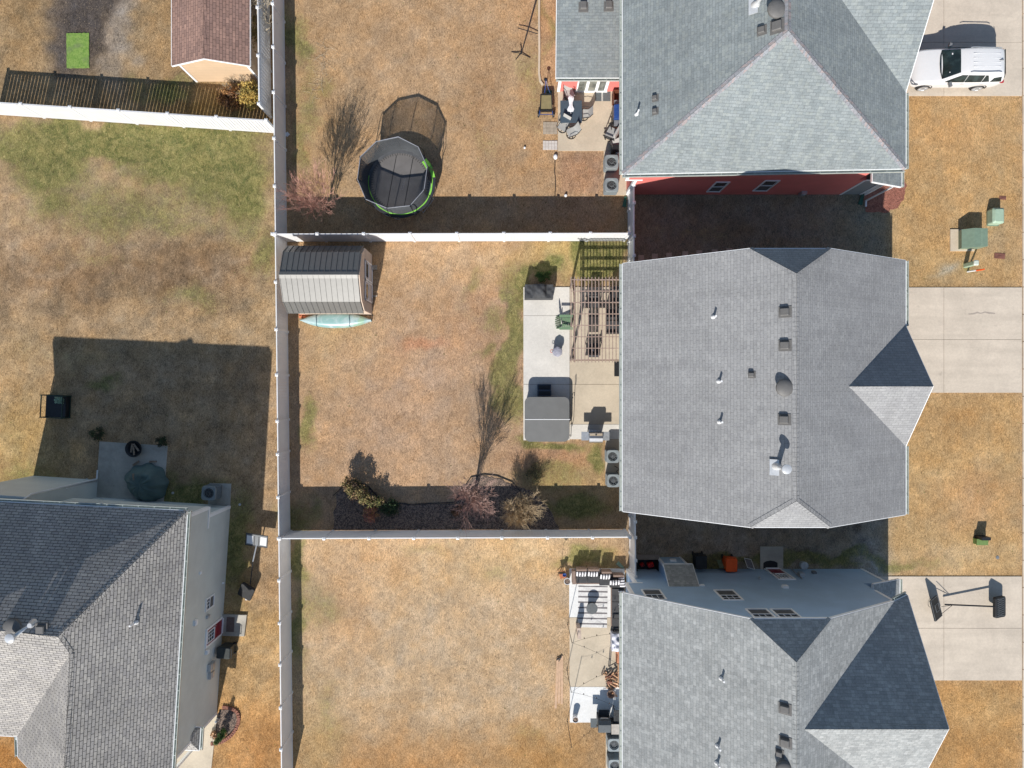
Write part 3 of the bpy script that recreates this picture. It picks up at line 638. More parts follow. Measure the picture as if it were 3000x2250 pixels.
# ---------------------------------------------------------------- houses
def ray3(px, py, a, b, c):
    n = (b - a).cross(c - a); d = Vector(((px - 1500) / PPM / CAM_H, (1125 - py) / PPM / CAM_H, -1)); o = Vector((0, 0, CAM_H))
    t = n.dot(a - o) / n.dot(d); return o + d * t
def roof(root, V, F, mat, caps=(), gut=(), th=0.15, name='roof', fascia=True, capmat=None):
    """V points, F roof planes, caps = ridge/hip edges, gut = eave edges with a gutter"""
    V = [Vector(v) for v in V]; FF = []
    for f in F:
        nrm = Vector((0, 0, 0)); f = list(f)
        for i in range(len(f)): nrm += V[f[i]].cross(V[f[(i + 1) % len(f)]])
        FF.append(f if nrm.z > 0 else f[::-1])
    mb = MB(); mb.add(V, FF); n = len(V)
    low = [v - Vector((0, 0, th)) for v in V]; mb.add(low, [f[::-1] for f in FF])
    cnt = {}
    for f in FF:
        for i in range(len(f)): cnt.setdefault(frozenset((f[i], f[(i + 1) % len(f)])), []).append((f[i], f[(i + 1) % len(f)]))
    bnd = [v[0] for v in cnt.values() if len(v) == 1]
    for a, b in bnd: mb.add([V[a], V[b], low[b], low[a]], [(0, 3, 2, 1)])
    r = mb.build(name, mat, root, world=True)
    if fascia:
        fm = MB()
        for a, b in bnd:
            e = (V[b] - V[a]); e.z = 0
            if e.length < .02: continue
            e.normalize(); out = Vector((e.y, -e.x, 0)); o1, o2 = out * .004, out * .032
            t0, t1 = Vector((0, 0, -.012)), Vector((0, 0, -th - .05))
            p = [V[a] + o1 + t0, V[b] + o1 + t0, V[b] + o2 + t0, V[a] + o2 + t0, V[a] + o1 + t1, V[b] + o1 + t1, V[b] + o2 + t1, V[a] + o2 + t1]
            fm.add(p, [(0, 1, 2, 3), (7, 6, 5, 4), (0, 4, 5, 1), (2, 6, 7, 3), (1, 5, 6, 2), (3, 7, 4, 0)])
        fm.build('fascia', M['trim'], r, world=True)
    for a, b in caps:
        cm = MB()
        fs = [f for f in FF if a in f and b in f]; e = (V[b] - V[a]).normalized()
        for f in fs:
            c = sum((V[i] for i in f), Vector()) / len(f); nn = Vector((0, 0, 0))
            for i in range(len(f)): nn += V[f[i]].cross(V[f[(i + 1) % len(f)]])
            nn.normalize(); pr = nn.cross(e)
            if pr.dot(c - V[a]) < 0: pr = -pr
            up = nn * .012; L = (V[b] - V[a]).length; k = max(1, int(L / .2))
            for j in range(k):       # overlapping cap shingles
                s0, s1 = V[a] + e * (L * j / k), V[a] + e * (L * (j + 1) / k); u2 = up + nn * .008
                cm.add([s0 + u2, s1 + up, s1 + up + pr * .15, s0 + u2 + pr * .15, s0 + pr * .15, s1 + pr * .15], [(0, 1, 2, 3), (3, 2, 5, 4)] if nn.dot((V[b] - V[a]).cross(pr)) > 0 else [(3, 2, 1, 0), (4, 5, 2, 3)])
        cm.build('ridge_cap', capmat or mat, r, world=True)
    for a, b in gut:
        e = V[b] - V[a]; e.z = 0; e.normalize(); out = Vector((e.y, -e.x, 0))
        c = sum((V[i] for i in range(n)), Vector()) / n
        if out.dot(c - V[a]) > 0: out = -out
        gm = MB(); A0, B0 = V[a] - Vector((0, 0, .03)), V[b] - Vector((0, 0, .03))
        o = out * .035
        def strip(i0, i1, z0, z1):
            p = [A0 + out * i0, B0 + out * i0, B0 + out * i1, A0 + out * i1]
            gm.add([q + Vector((0, 0, z1)) for q in p] + [q + Vector((0, 0, z0)) for q in p], [(0, 1, 2, 3), (7, 6, 5, 4), (0, 4, 5, 1), (1, 5, 6, 2), (2, 6, 7, 3), (3, 7, 4, 0)])
        strip(.036, .05, -.12, 0); strip(.05, .135, -.12, -.108); strip(.135, .155, -.12, .01)
        L = (B0 - A0).length; k = int(L / .75)
        for j in range(k + 1):
            q = A0.lerp(B0, (j + .1) / (k + .2)); gm.bar(q + out * .05, q + out * .135, .025, .012)
        gm.build('gutter', M['gutter'], root, world=True)
    return r
def window(root, c, w, h, n, cols=3, rows=2, sash=True, lowgrid=False, sliding=False, name='window', frame=.07):
    """c world centre on the wall, n outward normal"""
    n = Vector((n[0], n[1], 0)).normalized(); u = Vector((-n.y, n.x, 0)); z = Vector((0, 0, 1)); q = Matrix((u, n, z)).transposed()
    def bx(mb, u0, u1, n0, n1, z0, z1):
        mb.obox(c + u * (u0 + u1) / 2 + n * (n0 + n1) / 2 + z * (z0 + z1) / 2, (abs(u1 - u0) / 2, abs(n1 - n0) / 2, abs(z1 - z0) / 2), q)
    f = MB(); hw, hh = w / 2, h / 2; F = frame
    bx(f, -hw, hw, -.02, .055, hh - F, hh); bx(f, -hw, hw, -.02, .06, -hh, -hh + F); bx(f, -hw, -hw + F, -.02, .05, -hh + F, hh - F); bx(f, hw - F, hw, -.02, .05, -hh + F, hh - F)
    if sash: bx(f, -hw + F, hw - F, -.02, .035, -.025, .025)
    if cols > 1 or rows > 1:
        z0 = 0.025 if sash else -hh + F; z1 = hh - F
        if sliding: z0 = -hh + F
        for k in range(1, cols): x = -hw + F + (w - 2 * F) * k / cols; bx(f, x - .011, x + .011, .0, .024, z0, z1)
        for k in range(1, rows): zz = z0 + (z1 - z0) * k / rows; bx(f, -hw + F, hw - F, .0, .022, zz - .011, zz + .011)
    fo = f.build(name, M['trim'], root, world=True)
    g = MB(); bx(g, -hw + F, hw - F, -.015, .008, -hh + F, hh - F); g.build('pane', M['glass'], fo, world=True)
    if sash: g = MB(); bx(g, -hw + F, hw - F, .009, .016, -hh + F, -.025); g.build('screen', M['screen'], fo, world=True)
    return fo
def wall_box(mb, x0, x1, y0, y1, z0, z1): mb.box(x0, x1, y0, y1, z0, z1)
def box_vent(root, q, w=.34, l=.34, mat='vent', slope=0.0, axis=0, h=.14):
    mb = MB().rbox((0, 0), w / 2, l / 2, -.08, h, .03, 2, .03).box(-w * .75, w * .75, -l * .75, l * .75, -.09, -.0)
    rot = Matrix.Rotation(-math.atan(slope) if axis == 0 else math.atan(slope), 3, 'Y' if axis == 0 else 'X')
    mb.v = [rot @ v + q + Vector((0, 0, .03)) for v in mb.v]
    mb.build('roof_vent', M[mat], root, world=True)
def pipe_vent(root, q, h=.38, r=.045, mat='white'):
    mb = MB().cyl((q.x, q.y, q.z - .1), r, h + .1, 12).lathe([(r * 2.6, -.06), (r * 1.4, .1)], (q.x, q.y, q.z), 12)
    mb.build('vent_pipe', M[mat], root, world=True)
def fan_vent(root, q, r=.36):
    mb = MB().cyl((q.x, q.y, q.z - .15), r * .62, .3, 24).lathe([(r * .98, .1), (r, .14), (r * .97, .2), (r * .75, .27), (r * .3, .3), (.01, .305)], (q.x, q.y, q.z), 32)
    mb.build('exhaust_fan', M['vent'], root, world=True)
M['chim'] = plain('flue_metal', (0.62, 0.63, 0.64, 1), 0.3, 0.3, 0.06)
def flue(root, q, h=1.0, lean=(0, 0), plate=True):
    top = q + Vector((lean[0], lean[1], h))
    mb = MB().tube([q - Vector((0, 0, .1)), top], .09, 16).lathe([(.1, 0), (.2, .06), (.2, .16), (.1, .2)], top, 20).lathe([(.22, -.05), (.1, .22)], q, 16)
    f = mb.build('flue', M['chim'], root, world=True)
    if plate: MB().obox((q.x - .12, q.y - .05, q.z), (.2, .34, .012), Matrix.Rotation(-math.atan(.77), 3, 'Y')).build('flashing', M['chim'], f, world=True)

WX, WZ, WS = 5.41, 5.65, 0.77       # west roof plane of the three houses on the east side
RX, RZ, ES, EX = 11.88, 10.63, 0.60, 18.76
def wr(px, py): return on_roof(px, py, 0, WX, WZ, WS)
def east_house(name, label, ye_n, ye_s, hn, hs, wallm, roofm, gy, gz, gw, skirt=(20.4, 3.0), gbase=None, capmat=None):
    root = thing(name, label, 'house', ((6 + 19) / 2, (ye_n + ye_s) / 2, 0))
    cz = 9.45; cw = WX + (cz - WZ) / WS; ce = RX + (RZ - cz) / ES; ez = RZ - ES * (EX - RX)
    vx = RX + (RZ - gz) / ES
    V = [(WX, ye_n, WZ), (cw, ye_n, cz), (ce, ye_n, cz), (EX, ye_n, ez), (RX, hn, RZ), (RX, hs, RZ), (WX, ye_s, WZ), (cw, ye_s, cz), (ce, ye_s, cz), (EX, ye_s, ez),
         (vx, gy, gz), (EX, gy + gw, ez), (EX, gy - gw, ez), (EX - .06 if gbase is None else 18.42, gy, gz)]
    if gbase is None:
        F = [(0, 1, 4, 5, 7, 6), (1, 2, 4), (7, 8, 5), (2, 3, 11, 10, 12, 9, 8, 5, 4), (10, 11, 13), (10, 13, 12)]
        gut = [(0, 6), (3, 11), (12, 9)]
    else:        # gable as wide as the house
        nx, nz = gbase; ny = ye_n
        V[3] = (nx, ye_n, RZ - ES * (nx - RX)); V[9] = (nx, ye_s, RZ - ES * (nx - RX)); V[11] = (EX, ye_n + .2, V[3][2] - .35); V[12] = (EX, ye_s - .2, V[3][2] - .12)
        F = [(0, 1, 4, 5, 7, 6), (1, 2, 4), (7, 8, 5), (2, 3, 10, 9, 8, 5, 4), (10, 3, 11, 13), (10, 13, 12, 9)]
        gut = [(0, 6), (3, 11)]
    roof(root, V, F, roofm, caps=[(4, 5), (4, 1), (4, 2), (5, 7), (5, 8), (10, 13)], gut=gut, capmat=capmat)
    wn_, ws_ = ye_n - .3, ye_s + .3
    mb = MB(); mb.box(6.5, 19.94, ws_, wn_, 0, 2.9)
    prof = [(6.0, 2.88), (18.55, 2.88), (18.55, RZ - ES * (18.55 - RX) - .2), (ce, cz - .17), (cw, cz - .17), (6.0, WZ + WS * (6.0 - WX) - .2)]
    vs = [(x, wn_, z) for x, z in prof] + [(x, ws_, z) for x, z in prof]; k = len(prof)
    mb.add(vs, [tuple(range(k)), tuple(range(2 * k - 1, k - 1, -1))] + [(i, k + i, k + (i + 1) % k, (i + 1) % k) for i in range(k)])
    # gable end in the front wall
    gwid = gw if gbase is None else (ye_n - ye_s) / 2 - .3
    z0 = ez - .25; mb.add([(18.55, gy - gwid + .2, z0), (18.55, gy + gwid - .2, z0), (18.55, gy, gz - .2), (17.9, gy - gwid + .2, z0), (17.9, gy + gwid - .2, z0), (17.9, gy, gz - .2)], [(0, 1, 2), (5, 4, 3), (0, 3, 4, 1), (1, 4, 5, 2), (2, 5, 3, 0)])
    mb.build('wall', wallm, root, world=True)
    sk = thing  # skirt roof over the ground floor front
    sx, sz = skirt
    roof(root, [(18.56, ye_n - .08, sz + (sx - 18.56) * .5), (sx, ye_n - .08, sz), (sx, ye_s + .08, sz), (18.56, ye_s + .08, sz + (sx - 18.56) * .5)], [(0, 1, 2, 3)], roofm, gut=[(1, 2)], name='skirt_roof', th=.12)
    # corner boards
    cb = MB()
    for y, s in ((wn_, 1), (ws_, -1)):
        a, b = sorted((y, y + s * .025)); cb.box(5.985, 6.14, a, b, 2.9, 6.0); cb.box(6.485, 6.64, a, b, 0, 2.78); cb.box(19.8, 19.955, a, b, 0, 2.95); cb.box(18.42, 18.565, a, b, 4.2, 6.4); cb.box(5.985, 6.9, a, b, 2.78, 2.9)
        a, b = sorted((y - s * .14, y)); cb.box(5.975, 6.0, a, b, 2.9, 6.0); cb.box(6.475, 6.5, a, b, 0, 2.78)
    cb.build('corner_trim', M['trim'], root, world=True)
    return root
C = lambda r, g, b, k=1.0: tuple(v * k for v in A(r, g, b)[:3]) + (1,)
sh_mid = shingle('charcoal_shingles', C(167, 167, 167), C(156, 156, 157), C(130, 130, 132), streak=.06, tone=.035)
sh_south = shingle('grey_shingles', C(172, 174, 173), C(156, 159, 159), C(134, 137, 137), streak=.06, light=C(204, 206, 205), lightamt=.28, shade_line=.006, tone=.06)
sh_north = shingle('slate_shingles', C(152, 159, 160), C(138, 146, 148), C(114, 120, 123), streak=.06, shade_line=.007, light=C(162, 168, 164), lightamt=.4, tone=.06)
sh_west = shingle('brown_grey_shingles', C(190, 185, 178), C(170, 166, 163), C(72, 70, 70), streak=.10, w=.33, shade_line=.012, bs=.8)  # very dark gap colour paints in the course shadows
cap_north = shingle('mixed_cap_shingles', C(158, 156, 160), C(148, 152, 158), C(120, 122, 126), w=.2, h=.3, streak=.05, light=C(180, 158, 152), lightamt=.5)
# middle house
hm = east_house('house', 'two storey house at middle right with even charcoal shingles and one small front gable', 5.88, -6.22, 4.62, -4.88, siding('tan_siding', A(176, 168, 152)), sh_mid, -.1, 8.78, 2.87, skirt=(20.6, 3.1))
for x, y in ((2299, 914), (2299, 1012), (2297, 1229)): box_vent(hm, wr(x, y), slope=WS, w=.36, l=.32)
box_vent(hm, wr(2202, 1098), slope=WS, w=.22, l=.2)
fan_vent(hm, wr(2295, 1136), .37)
for x, y in ((2091, 928), (2107, 1117), (2109, 1236)): pipe_vent(hm, wr(x, y))
flue(hm, wr(2277, 1366), .9)
# blue house (south)
blue = siding('blue_siding', A(180, 210, 240))
hs = east_house('house', 'blue two storey house at bottom right with light grey roof and wide front gable', -10.22, -19.5, -11.62, -18.1, blue, sh_south, -14.55, 10.35, 4.7, gbase=(17.94, 7.0))
for x, y in ((2299, 2076), (2300, 2174)): box_vent(hs, wr(x, y), slope=WS, w=.36, l=.32)
box_vent(hs, wr(2283, 2206), slope=WS, w=.24, l=.22); fan_vent(hs, wr(2292, 2246), .34)
for x, y in ((2114, 1988), (2103, 2186), (2101, 2236)): pipe_vent(hs, wr(x, y))
NW = -10.52; nn = (0, 1)
def bwall(px, py): return on_plane(px, py, (0, NW), nn)
def rectwin(root, pf, n, a, b, **kw):
    a, b = pf(*a), pf(*b); h = abs(b.z - a.z); w = math.hypot(b.x - a.x, b.y - a.y); c = (a + b) / 2
    return window(root, c, w, h, n, **kw)
for (x0, x1, yb, xt, yt) in ((1877, 1934, 1728.6, 1950, 1758.5), (2089.7, 2148.5, 1730, 2175.6, 1760), (2182, 2246, 1785.5, 2274, 1815), (2254, 2319.4, 1786, 2348, 1815)):
    a, b, t = bwall(x0, yb), bwall(x1, yb), bwall(xt, yt); w = b.x - a.x
    window(hs, Vector(((a.x + b.x) / 2, NW, (a.z + t.z) / 2)), w, t.z - a.z, nn, frame=.08)
a, b, t = bwall(2237, 1667), bwall(2286, 1667), bwall(2327.5, 1700)
def door(root, c, w, h, n, grid=True):
    n = Vector((n[0], n[1], 0)).normalized(); u = Vector((-n.y, n.x, 0)); q = Matrix((u, n, Vector((0, 0, 1)))).transposed()
    def bx(mb, u0, u1, n0, n1, z0, z1): mb.obox(c + u * (u0 + u1) / 2 + n * (n0 + n1) / 2 + Vector((0, 0, (z0 + z1) / 2)), (abs(u1 - u0) / 2, abs(n1 - n0) / 2, abs(z1 - z0) / 2), q)
    d = MB(); bx(d, -w / 2 + .1, w / 2 - .1, -.02, .03, 0.03, h - .1); 
    for sx in (-1, 1):
        for z0, z1 in ((.15, .55), (.62, 1.0)): bx(d, sx * .07, sx * (w / 2 - .2), .03, .042, z0, z1)
    do = d.build('door', M['red_door'], root, world=True)
    f = MB(); bx(f, -w / 2, -w / 2 + .1, -.02, .06, 0, h); bx(f, w / 2 - .1, w / 2, -.02, .06, 0, h); bx(f, -w / 2 + .1, w / 2 - .1, -.02, .06, h - .1, h); bx(f, -w / 2 + .1, w / 2 - .1, -.02, .1, -.02, .03)
    f.build('door_frame', M['trim'], do, world=True)
    window(do, c + Vector((0, 0, h * .72)) + n * .025, w * .62, h * .42, n, cols=3, rows=3, sash=False, name='door_window', frame=.04)
    k = MB(); k.lathe([(.012, 0), (.03, .02), (.03, .05), (.01, .07)], (0, 0, 0), 10); k.v = [q @ Vector((v.x, v.z, v.y)) + c + u * (w / 2 - .17) + n * .03 + Vector((0, 0, 1.0)) for v in k.v]; k.build('handle', M['steel'], do, world=True)
door(hs, Vector(((a.x + b.x) / 2, NW, .1)), b.x - a.x, 2.15, nn)
# chase on the north wall of the blue house
mb = MB(); mb.add([(8.25, NW, 0), (9.6, NW, 0), (9.6, -9.84, 0), (8.25, -9.84, 0), (8.25, NW, 3.35), (9.6, NW, 3.35), (9.6, -9.84, 2.15), (8.25, -9.84, 2.15)], [(3, 2, 6, 7), (0, 3, 7, 4), (2, 1, 5, 6), (4, 7, 6, 5)])
ch = mb.build('chimney_chase', blue, hs, world=True)
roof(ch, [(8.17, -9.72, 2.12), (9.72, -9.72, 2.12), (9.72, NW + .01, 3.5), (8.17, NW + .01, 3.5)], [(0, 1, 2, 3)], sh_south, name='chase_roof', th=.07)
cb = MB(); cb.box(8.24, 8.36, -9.84, -9.815, 0, 2.1); cb.box(8.225, 8.25, -9.95, -9.84, 0, 2.1); cb.build('corner_trim', M['trim'], ch, world=True); MB().box(9.49, 9.61, -9.84, -9.815, 0, 2.1).build('corner_trim', M['trim'], ch, world=True)
mb = MB().obox((8.95, -9.8, .9), (.16, .06, .14)); mb.build('wall_vent', M['trim'], ch, world=True)
def wall_box_at(root, q, n, w, h, d, mat, name):
    n = Vector((n[0], n[1], 0)).normalized(); u = Vector((-n.y, n.x, 0)); R3 = Matrix((u, n, Vector((0, 0, 1)))).transposed()
    mb = MB().obox(q + n * d / 2, (w / 2, d / 2, h / 2), R3); mb.obox(q + n * (d + .01) - Vector((0, 0, h * .1)), (w * .38, .012, h * .3), R3)
    return mb.build(name, M[mat] if isinstance(mat, str) else mat, root, world=True, bevel=.008)
wall_box_at(hs, bwall(2300, 1722), nn, .3, .25, .12, 'trim', 'wall_vent'); wall_box_at(hs, bwall(2057, 1716), nn, .26, .16, .05, 'trim', 'wall_vent')
wall_box_at(hs, bwall(2226, 1698), nn, .1, .22, .12, 'galv', 'wall_light'); wall_box_at(hs, bwall(2347, 1686), nn, .28, .4, .16, 'galv', 'electric_meter'); wall_box_at(hs, bwall(2385, 1680), nn, .2, .28, .12, 'grey', 'junction_box')
mb = MB(); q0, q1 = bwall(2318, 1669), bwall(2340, 1690); mb.tube([q0 + Vector((0, .05, 0)), q1 + Vector((0, .05, 0)), q1 + Vector((0, .05, .5))], .035, 8); mb.build('conduit', M['galv'], hs, world=True)
# red house (north)
redm = siding('red_siding', A(244, 136, 128))
hr = thing('house', 'red sided house at the top right with a blue grey hipped roof', 'house', (12, 20, 0))
sy = 10.27
V = [(WX, sy, WZ), (EX, sy, 6.5), (11.62, 14.87, 10.43), (11.62, 31, 10.43), (WX, 31, WZ), (EX, 13.9, 6.5), (12.55, 18.7, 9.92), (18.72, 18.7, 9.92), (EX, 23.5, 6.5), (EX, 31, 6.5)]
roof(hr, V, [(0, 2, 3, 4), (0, 1, 2), (1, 5, 6, 8, 9, 3, 2), (6, 5, 7), (6, 7, 8)], sh_north, caps=[(2, 0), (2, 1), (2, 3), (6, 7)], gut=[(0, 1), (0, 4), (1, 5), (8, 9)], capmat=cap_north)
RW = 10.78
mb = MB(); mb.box(6.5, 18.7, RW, 30.7, 0, 2.9); mb.box(6.0, 18.3, RW, 30.7, 2.88, 5.75); mb.add([(18.3, 14.2, 6.2), (18.3, 23.2, 6.2), (18.3, 18.7, 9.7), (17.9, 14.2, 6.2), (17.9, 23.2, 6.2), (17.9, 18.7, 9.7)], [(0, 1, 2), (5, 4, 3), (0, 3, 4, 1)]); mb.box(17.9, 18.3, RW, 30.7, 5.7, 6.3)
mb.build('wall', redm, hr, world=True)
MB().add([(6.0, RW, 5.75), (18.3, RW, 6.3), (18.3, RW, 5.75), (6, RW + .2, 5.75), (18.3, RW + .2, 6.3), (18.3, RW + .2, 5.75)], [(0, 2, 1), (0, 1, 4, 3)]).build('wall_gable', redm, hr, world=True)
porchm = siding('pale_siding', A(160, 164, 166))
MB().box(18.7, 19.75, RW + .01, RW + .9, 0, 2.75).build('porch_wall', porchm, hr, world=True)
cb = MB(); cb.box(18.62, 18.74, RW - .025, RW, 0, 2.8); cb.box(18.7, 20.1, RW - .03, RW, 2.75, 2.95); cb.box(20.0, 20.12, RW - .05, RW + .1, 0, 2.95); cb.box(19.75, 19.87, RW - .02, RW + .12, 0, 2.75)
cb.box(5.98, 6.13, RW - .025, RW, 2.9, 5.6); cb.box(5.98, 6.9, RW - .03, RW, 2.78, 2.9); cb.box(6.48, 6.63, RW - .025, RW, 0, 2.78); cb.box(5.975, 6.0, RW, RW + .14, 2.9, 5.6); cb.box(6.475, 6.5, RW, RW + .14, 0, 2.78)
cb.build('corner_trim', M['trim'], hr, world=True)
roof(hr, [(18.5, sy + .12, 3.95), (20.5, sy + .12, 3.0), (20.5, 31, 3.0), (18.5, 31, 3.95)], [(0, 1, 2, 3)], sh_north, gut=[(1, 2)], name='skirt_roof', th=.12)
MB().box(20.05, 20.12, sy + .1, sy + .17, .1, 2.9).box(20.05, 20.13, sy - .2, sy + .17, .04, .12).build('downspout', M['white'], hr, world=True)
def rwall(px, py): return on_plane(px, py, (0, RW), (0, -1))
for (x0, x1, yb, xt, yt) in ((2068.6, 2109, 560.5, 2131, 531.7), (2204, 2246.6, 558, 2276, 527.4)):
    a, b, t = rwall(x0, yb), rwall(x1, yb), rwall(xt, yt)
    window(hr, Vector(((a.x + b.x) / 2, RW, (a.z + t.z) / 2)), b.x - a.x, t.z - a.z, (0, -1), cols=1, rows=1, frame=.07)
wall_box_at(hr, rwall(2352, 563), (0, -1), .3, .5, .16, 'galv', 'electric_meter')
for x, y, w in ((2276, 78, .4), (2231, 90, .28), (1919, 288, .22), (1919, 327, .22)): box_vent(hr, wr(x, y), slope=WS, w=w, l=w)
fan_vent(hr, wr(2272, 32), .4); pipe_vent(hr, wr(1866, 334), .5); flue(hr, wr(2215, 14), .9)
# its sunroom
sun = thing('sunroom', 'red sunroom with sliding glass doors under a grey roof behind the red house', 'sunroom', (4.2, 18, 0))
roof(sun, [(2.34, 16.24, 2.75), (5.95, 16.24, 2.75), (5.95, 26, 4.2), (2.34, 26, 4.2)], [(0, 1, 2, 3)], sh_north, gut=[(0, 1)], th=.14)
mb = MB(); mb.add([(2.6, 16.64, 0), (6.0, 16.64, 0), (6.0, 25.7, 0), (2.6, 25.7, 0), (2.6, 16.64, 2.62), (6.0, 16.64, 2.62), (6.0, 25.7, 3.9), (2.6, 25.7, 3.9)], [(0, 1, 5, 4), (3, 0, 4, 7), (2, 3, 7, 6), (1, 2, 6, 5), (4, 5, 6, 7)])
mb.build('wall', redm, sun, world=True)
cb = MB().box(2.56, 2.72, 16.61, 16.64, 0, 2.6).box(2.57, 2.6, 16.64, 16.78, 0, 2.6); cb.build('corner_trim', M['trim'], sun, world=True)
sd = MB()
for x0, x1 in ((3.62, 3.7), (4.12, 4.2), (4.2, 4.28), (4.68, 4.76), (4.76, 4.84), (5.2, 5.36)): sd.box(x0, x1, 16.59, 16.65, .12, 2.2)
sd.box(3.62, 5.36, 16.58, 16.65, 2.2, 2.3); sd.box(3.55, 5.4, 16.56, 16.65, 0.02, .12)
sdo = sd.build('sliding_door', M['trim'], sun, world=True)
MB().box(3.7, 5.2, 16.62, 16.637, .12, 2.2).build('pane', plain('door_glass', (0.16, 0.17, 0.15, 1), .1, var=.4, scale=2.5), sdo, world=True)
for x, y in ((1709, 18), (1783, 16)):
    q = on_roof(x, y, 1, 16.24, 2.75, .1486); box_vent(sun, q, w=.34, l=.4)

# west house, turned a little
hw = thing('house', 'grey sided house at bottom left with a brown grey hipped roof', 'house', P(400, 1900))
Ap, Gp, Fp = P(548, 1497, 6.3), P(502, 2266, 6.3), P(184, 2358, 9.5)
Cp = ray3(170, 1865, Ap, Gp, Fp); Ep = ray3(206, 1916, Ap, Gp, Fp); Bp = P(-420, 1417, 6.3)
Bp = Vector((-27.85, -5.5, 6.3)); Dp = Vector((-24.3, -10.3, Cp.z + .02)); Kp = Vector((-27.2, -16.7, 6.3)); Ip = P(52, 2218, 6.3)
Hp = ray3(50, 2158, Ep, Fp, Ip)
V = [Ap, Bp, Cp, Dp, Ep, Fp, Gp, Hp, Ip, Kp]
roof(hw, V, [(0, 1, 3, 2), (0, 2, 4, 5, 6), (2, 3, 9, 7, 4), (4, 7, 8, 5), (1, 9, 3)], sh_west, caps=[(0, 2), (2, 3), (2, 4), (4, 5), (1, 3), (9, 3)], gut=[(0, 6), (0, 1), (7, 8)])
wm = siding('grey_siding', A(226, 232, 228))
p0 = P(675, 1482); p1 = P(635, 2092); e1 = (p1 - p0).normalized(); e2 = Vector((-e1.y, e1.x, 0)); L1 = (p1 - p0).length
def lw(s, t, z=0): return p0 + e1 * s + e2 * t + Vector((0, 0, z))       # s along the side wall going south, t outward
def lbox(mb, s0, s1, t0, t1, z0, z1):
    vs = [lw(s, t, z) for z in (z0, z1) for s, t in ((s0, t0), (s0, t1), (s1, t1), (s1, t0))]
    return mb.add(vs, [(3, 2, 1, 0), (4, 5, 6, 7), (0, 1, 5, 4), (1, 2, 6, 5), (2, 3, 7, 6), (3, 0, 4, 7)])
mb = MB(); lbox(mb, 0, L1, -7.2, 0, 0, 2.9); lbox(mb, -.45, 10.7, -7.21, 0, 2.88, 6.15); lbox(mb, 0, 9.2, -11.3, -7.2, 0, 6.1); lbox(mb, -.98, .01, -11.3, -7.6, 0, 6.0); lbox(mb, 10.69, L1, -2.5, 0, 2.88, 6.15)
mb.build('wall', wm, hw, world=True)
cb = MB(); lbox(cb, 0, .14, 0, .025, 0, 2.78); lbox(cb, -.45, -.31, 0, .025, 2.9, 6.1); lbox(cb, -.45, .7, 0, .03, 2.78, 2.9); lbox(cb, -.475, -.45, -.14, 0, 2.9, 6.1); lbox(cb, -.025, 0, -.14, 0, 0, 2.78); lbox(cb, L1 - .14, L1, 0, .025, 0, 6.1); lbox(cb, L1, L1 + .025, -.14, 0, 0, 6.1)
lbox(cb, -.98, -.9, -7.75, -7.6, 0, 2.9)
cb.build('corner_trim', M['trim'], hw, world=True)
def ww(px, py): return on_plane(px, py, (p0.x, p0.y), (e2.x, e2.y))
def lwin(bot0, bot1, top0, **kw):
    a, b, t = ww(*bot0), ww(*bot1), ww(*top0); w = math.hypot(b.x - a.x, b.y - a.y); zz = (a.z + t.z) / 2
    c = (a + b) / 2; c.z = zz; return window(hw, c, w, abs(t.z - a.z), (e2.x, e2.y), **kw)
lwin((626.8, 1738), (624.4, 1775), (602.7, 1754), frame=.07)
lwin((541, 1797), (541, 1832), (530, 1803), frame=.06, cols=1, rows=1)
a, b = ww(656, 1805), ww(651.5, 1853); c = (a + b) / 2; c.z = .16
door(hw, c, 1.05, 2.1, (e2.x, e2.y))
for px, py, w, h, d, mt, nm in ((569.6, 1823.5, .28, .28, .12, 'trim', 'wall_vent'), (603, 1910, .22, .24, .14, 'trim', 'wall_vent'), (607, 1806, .16, .3, .12, 'galv', 'wall_light'), (614, 1952, .42, .6, .2, 'galv', 'electric_meter'), (614, 1976, .36, .45, .18, 'galv', 'electric_meter'), (586, 1678, .16, .22, .05, 'trim', 'wall_vent'), (652, 1708, .1, .1, .06, 'trim', 'hose_tap')):
    wall_box_at(hw, ww(px, py), (e2.x, e2.y), w, h, d, mt, nm)
# little porch roof at its front corner
q = lambda x, y, z: P(x, y, z)
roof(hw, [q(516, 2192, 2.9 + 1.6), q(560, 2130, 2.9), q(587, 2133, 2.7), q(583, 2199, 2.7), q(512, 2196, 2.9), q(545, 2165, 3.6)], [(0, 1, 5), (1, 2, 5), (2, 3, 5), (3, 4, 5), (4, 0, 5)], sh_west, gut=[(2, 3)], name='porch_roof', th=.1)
MB().box(*(lambda c: (c.x - .07, c.x + .07, c.y - .07, c.y + .07, 0, 2.6))(P(572, 2185))).build('porch_post', M['trim'], hw, world=True)
fan_vent(hw, ray3(38, 1838, Ap, Bp, Cp) - Vector((0, 0, .1)), .4); box_vent(hw, ray3(122, 1843, Ap, Bp, Cp), w=.36, l=.34)
pipe_vent(hw, ray3(4, 1772, Ap, Bp, Cp), .3); pipe_vent(hw, ray3(397, 1824, Ap, Gp, Fp), .5)
fq = ray3(96, 1828, Ap, Bp, Cp); flue(hw, fq, .5, lean=(-.55, -.4), plate=False)
# downspout at the north side
mb = MB(); q0 = P(70, 1440, 6.1); g0 = Vector((-25.6, -5.4, 0)); mb.tube([P(70, 1462, 6.1), Vector((q0.x, q0.y - .2, 5.6)), Vector((q0.x, q0.y - .2, .15)), Vector((q0.x, q0.y + .3, .08))], .045, 8); mb.build('downspout', M['white'], hw, world=True)

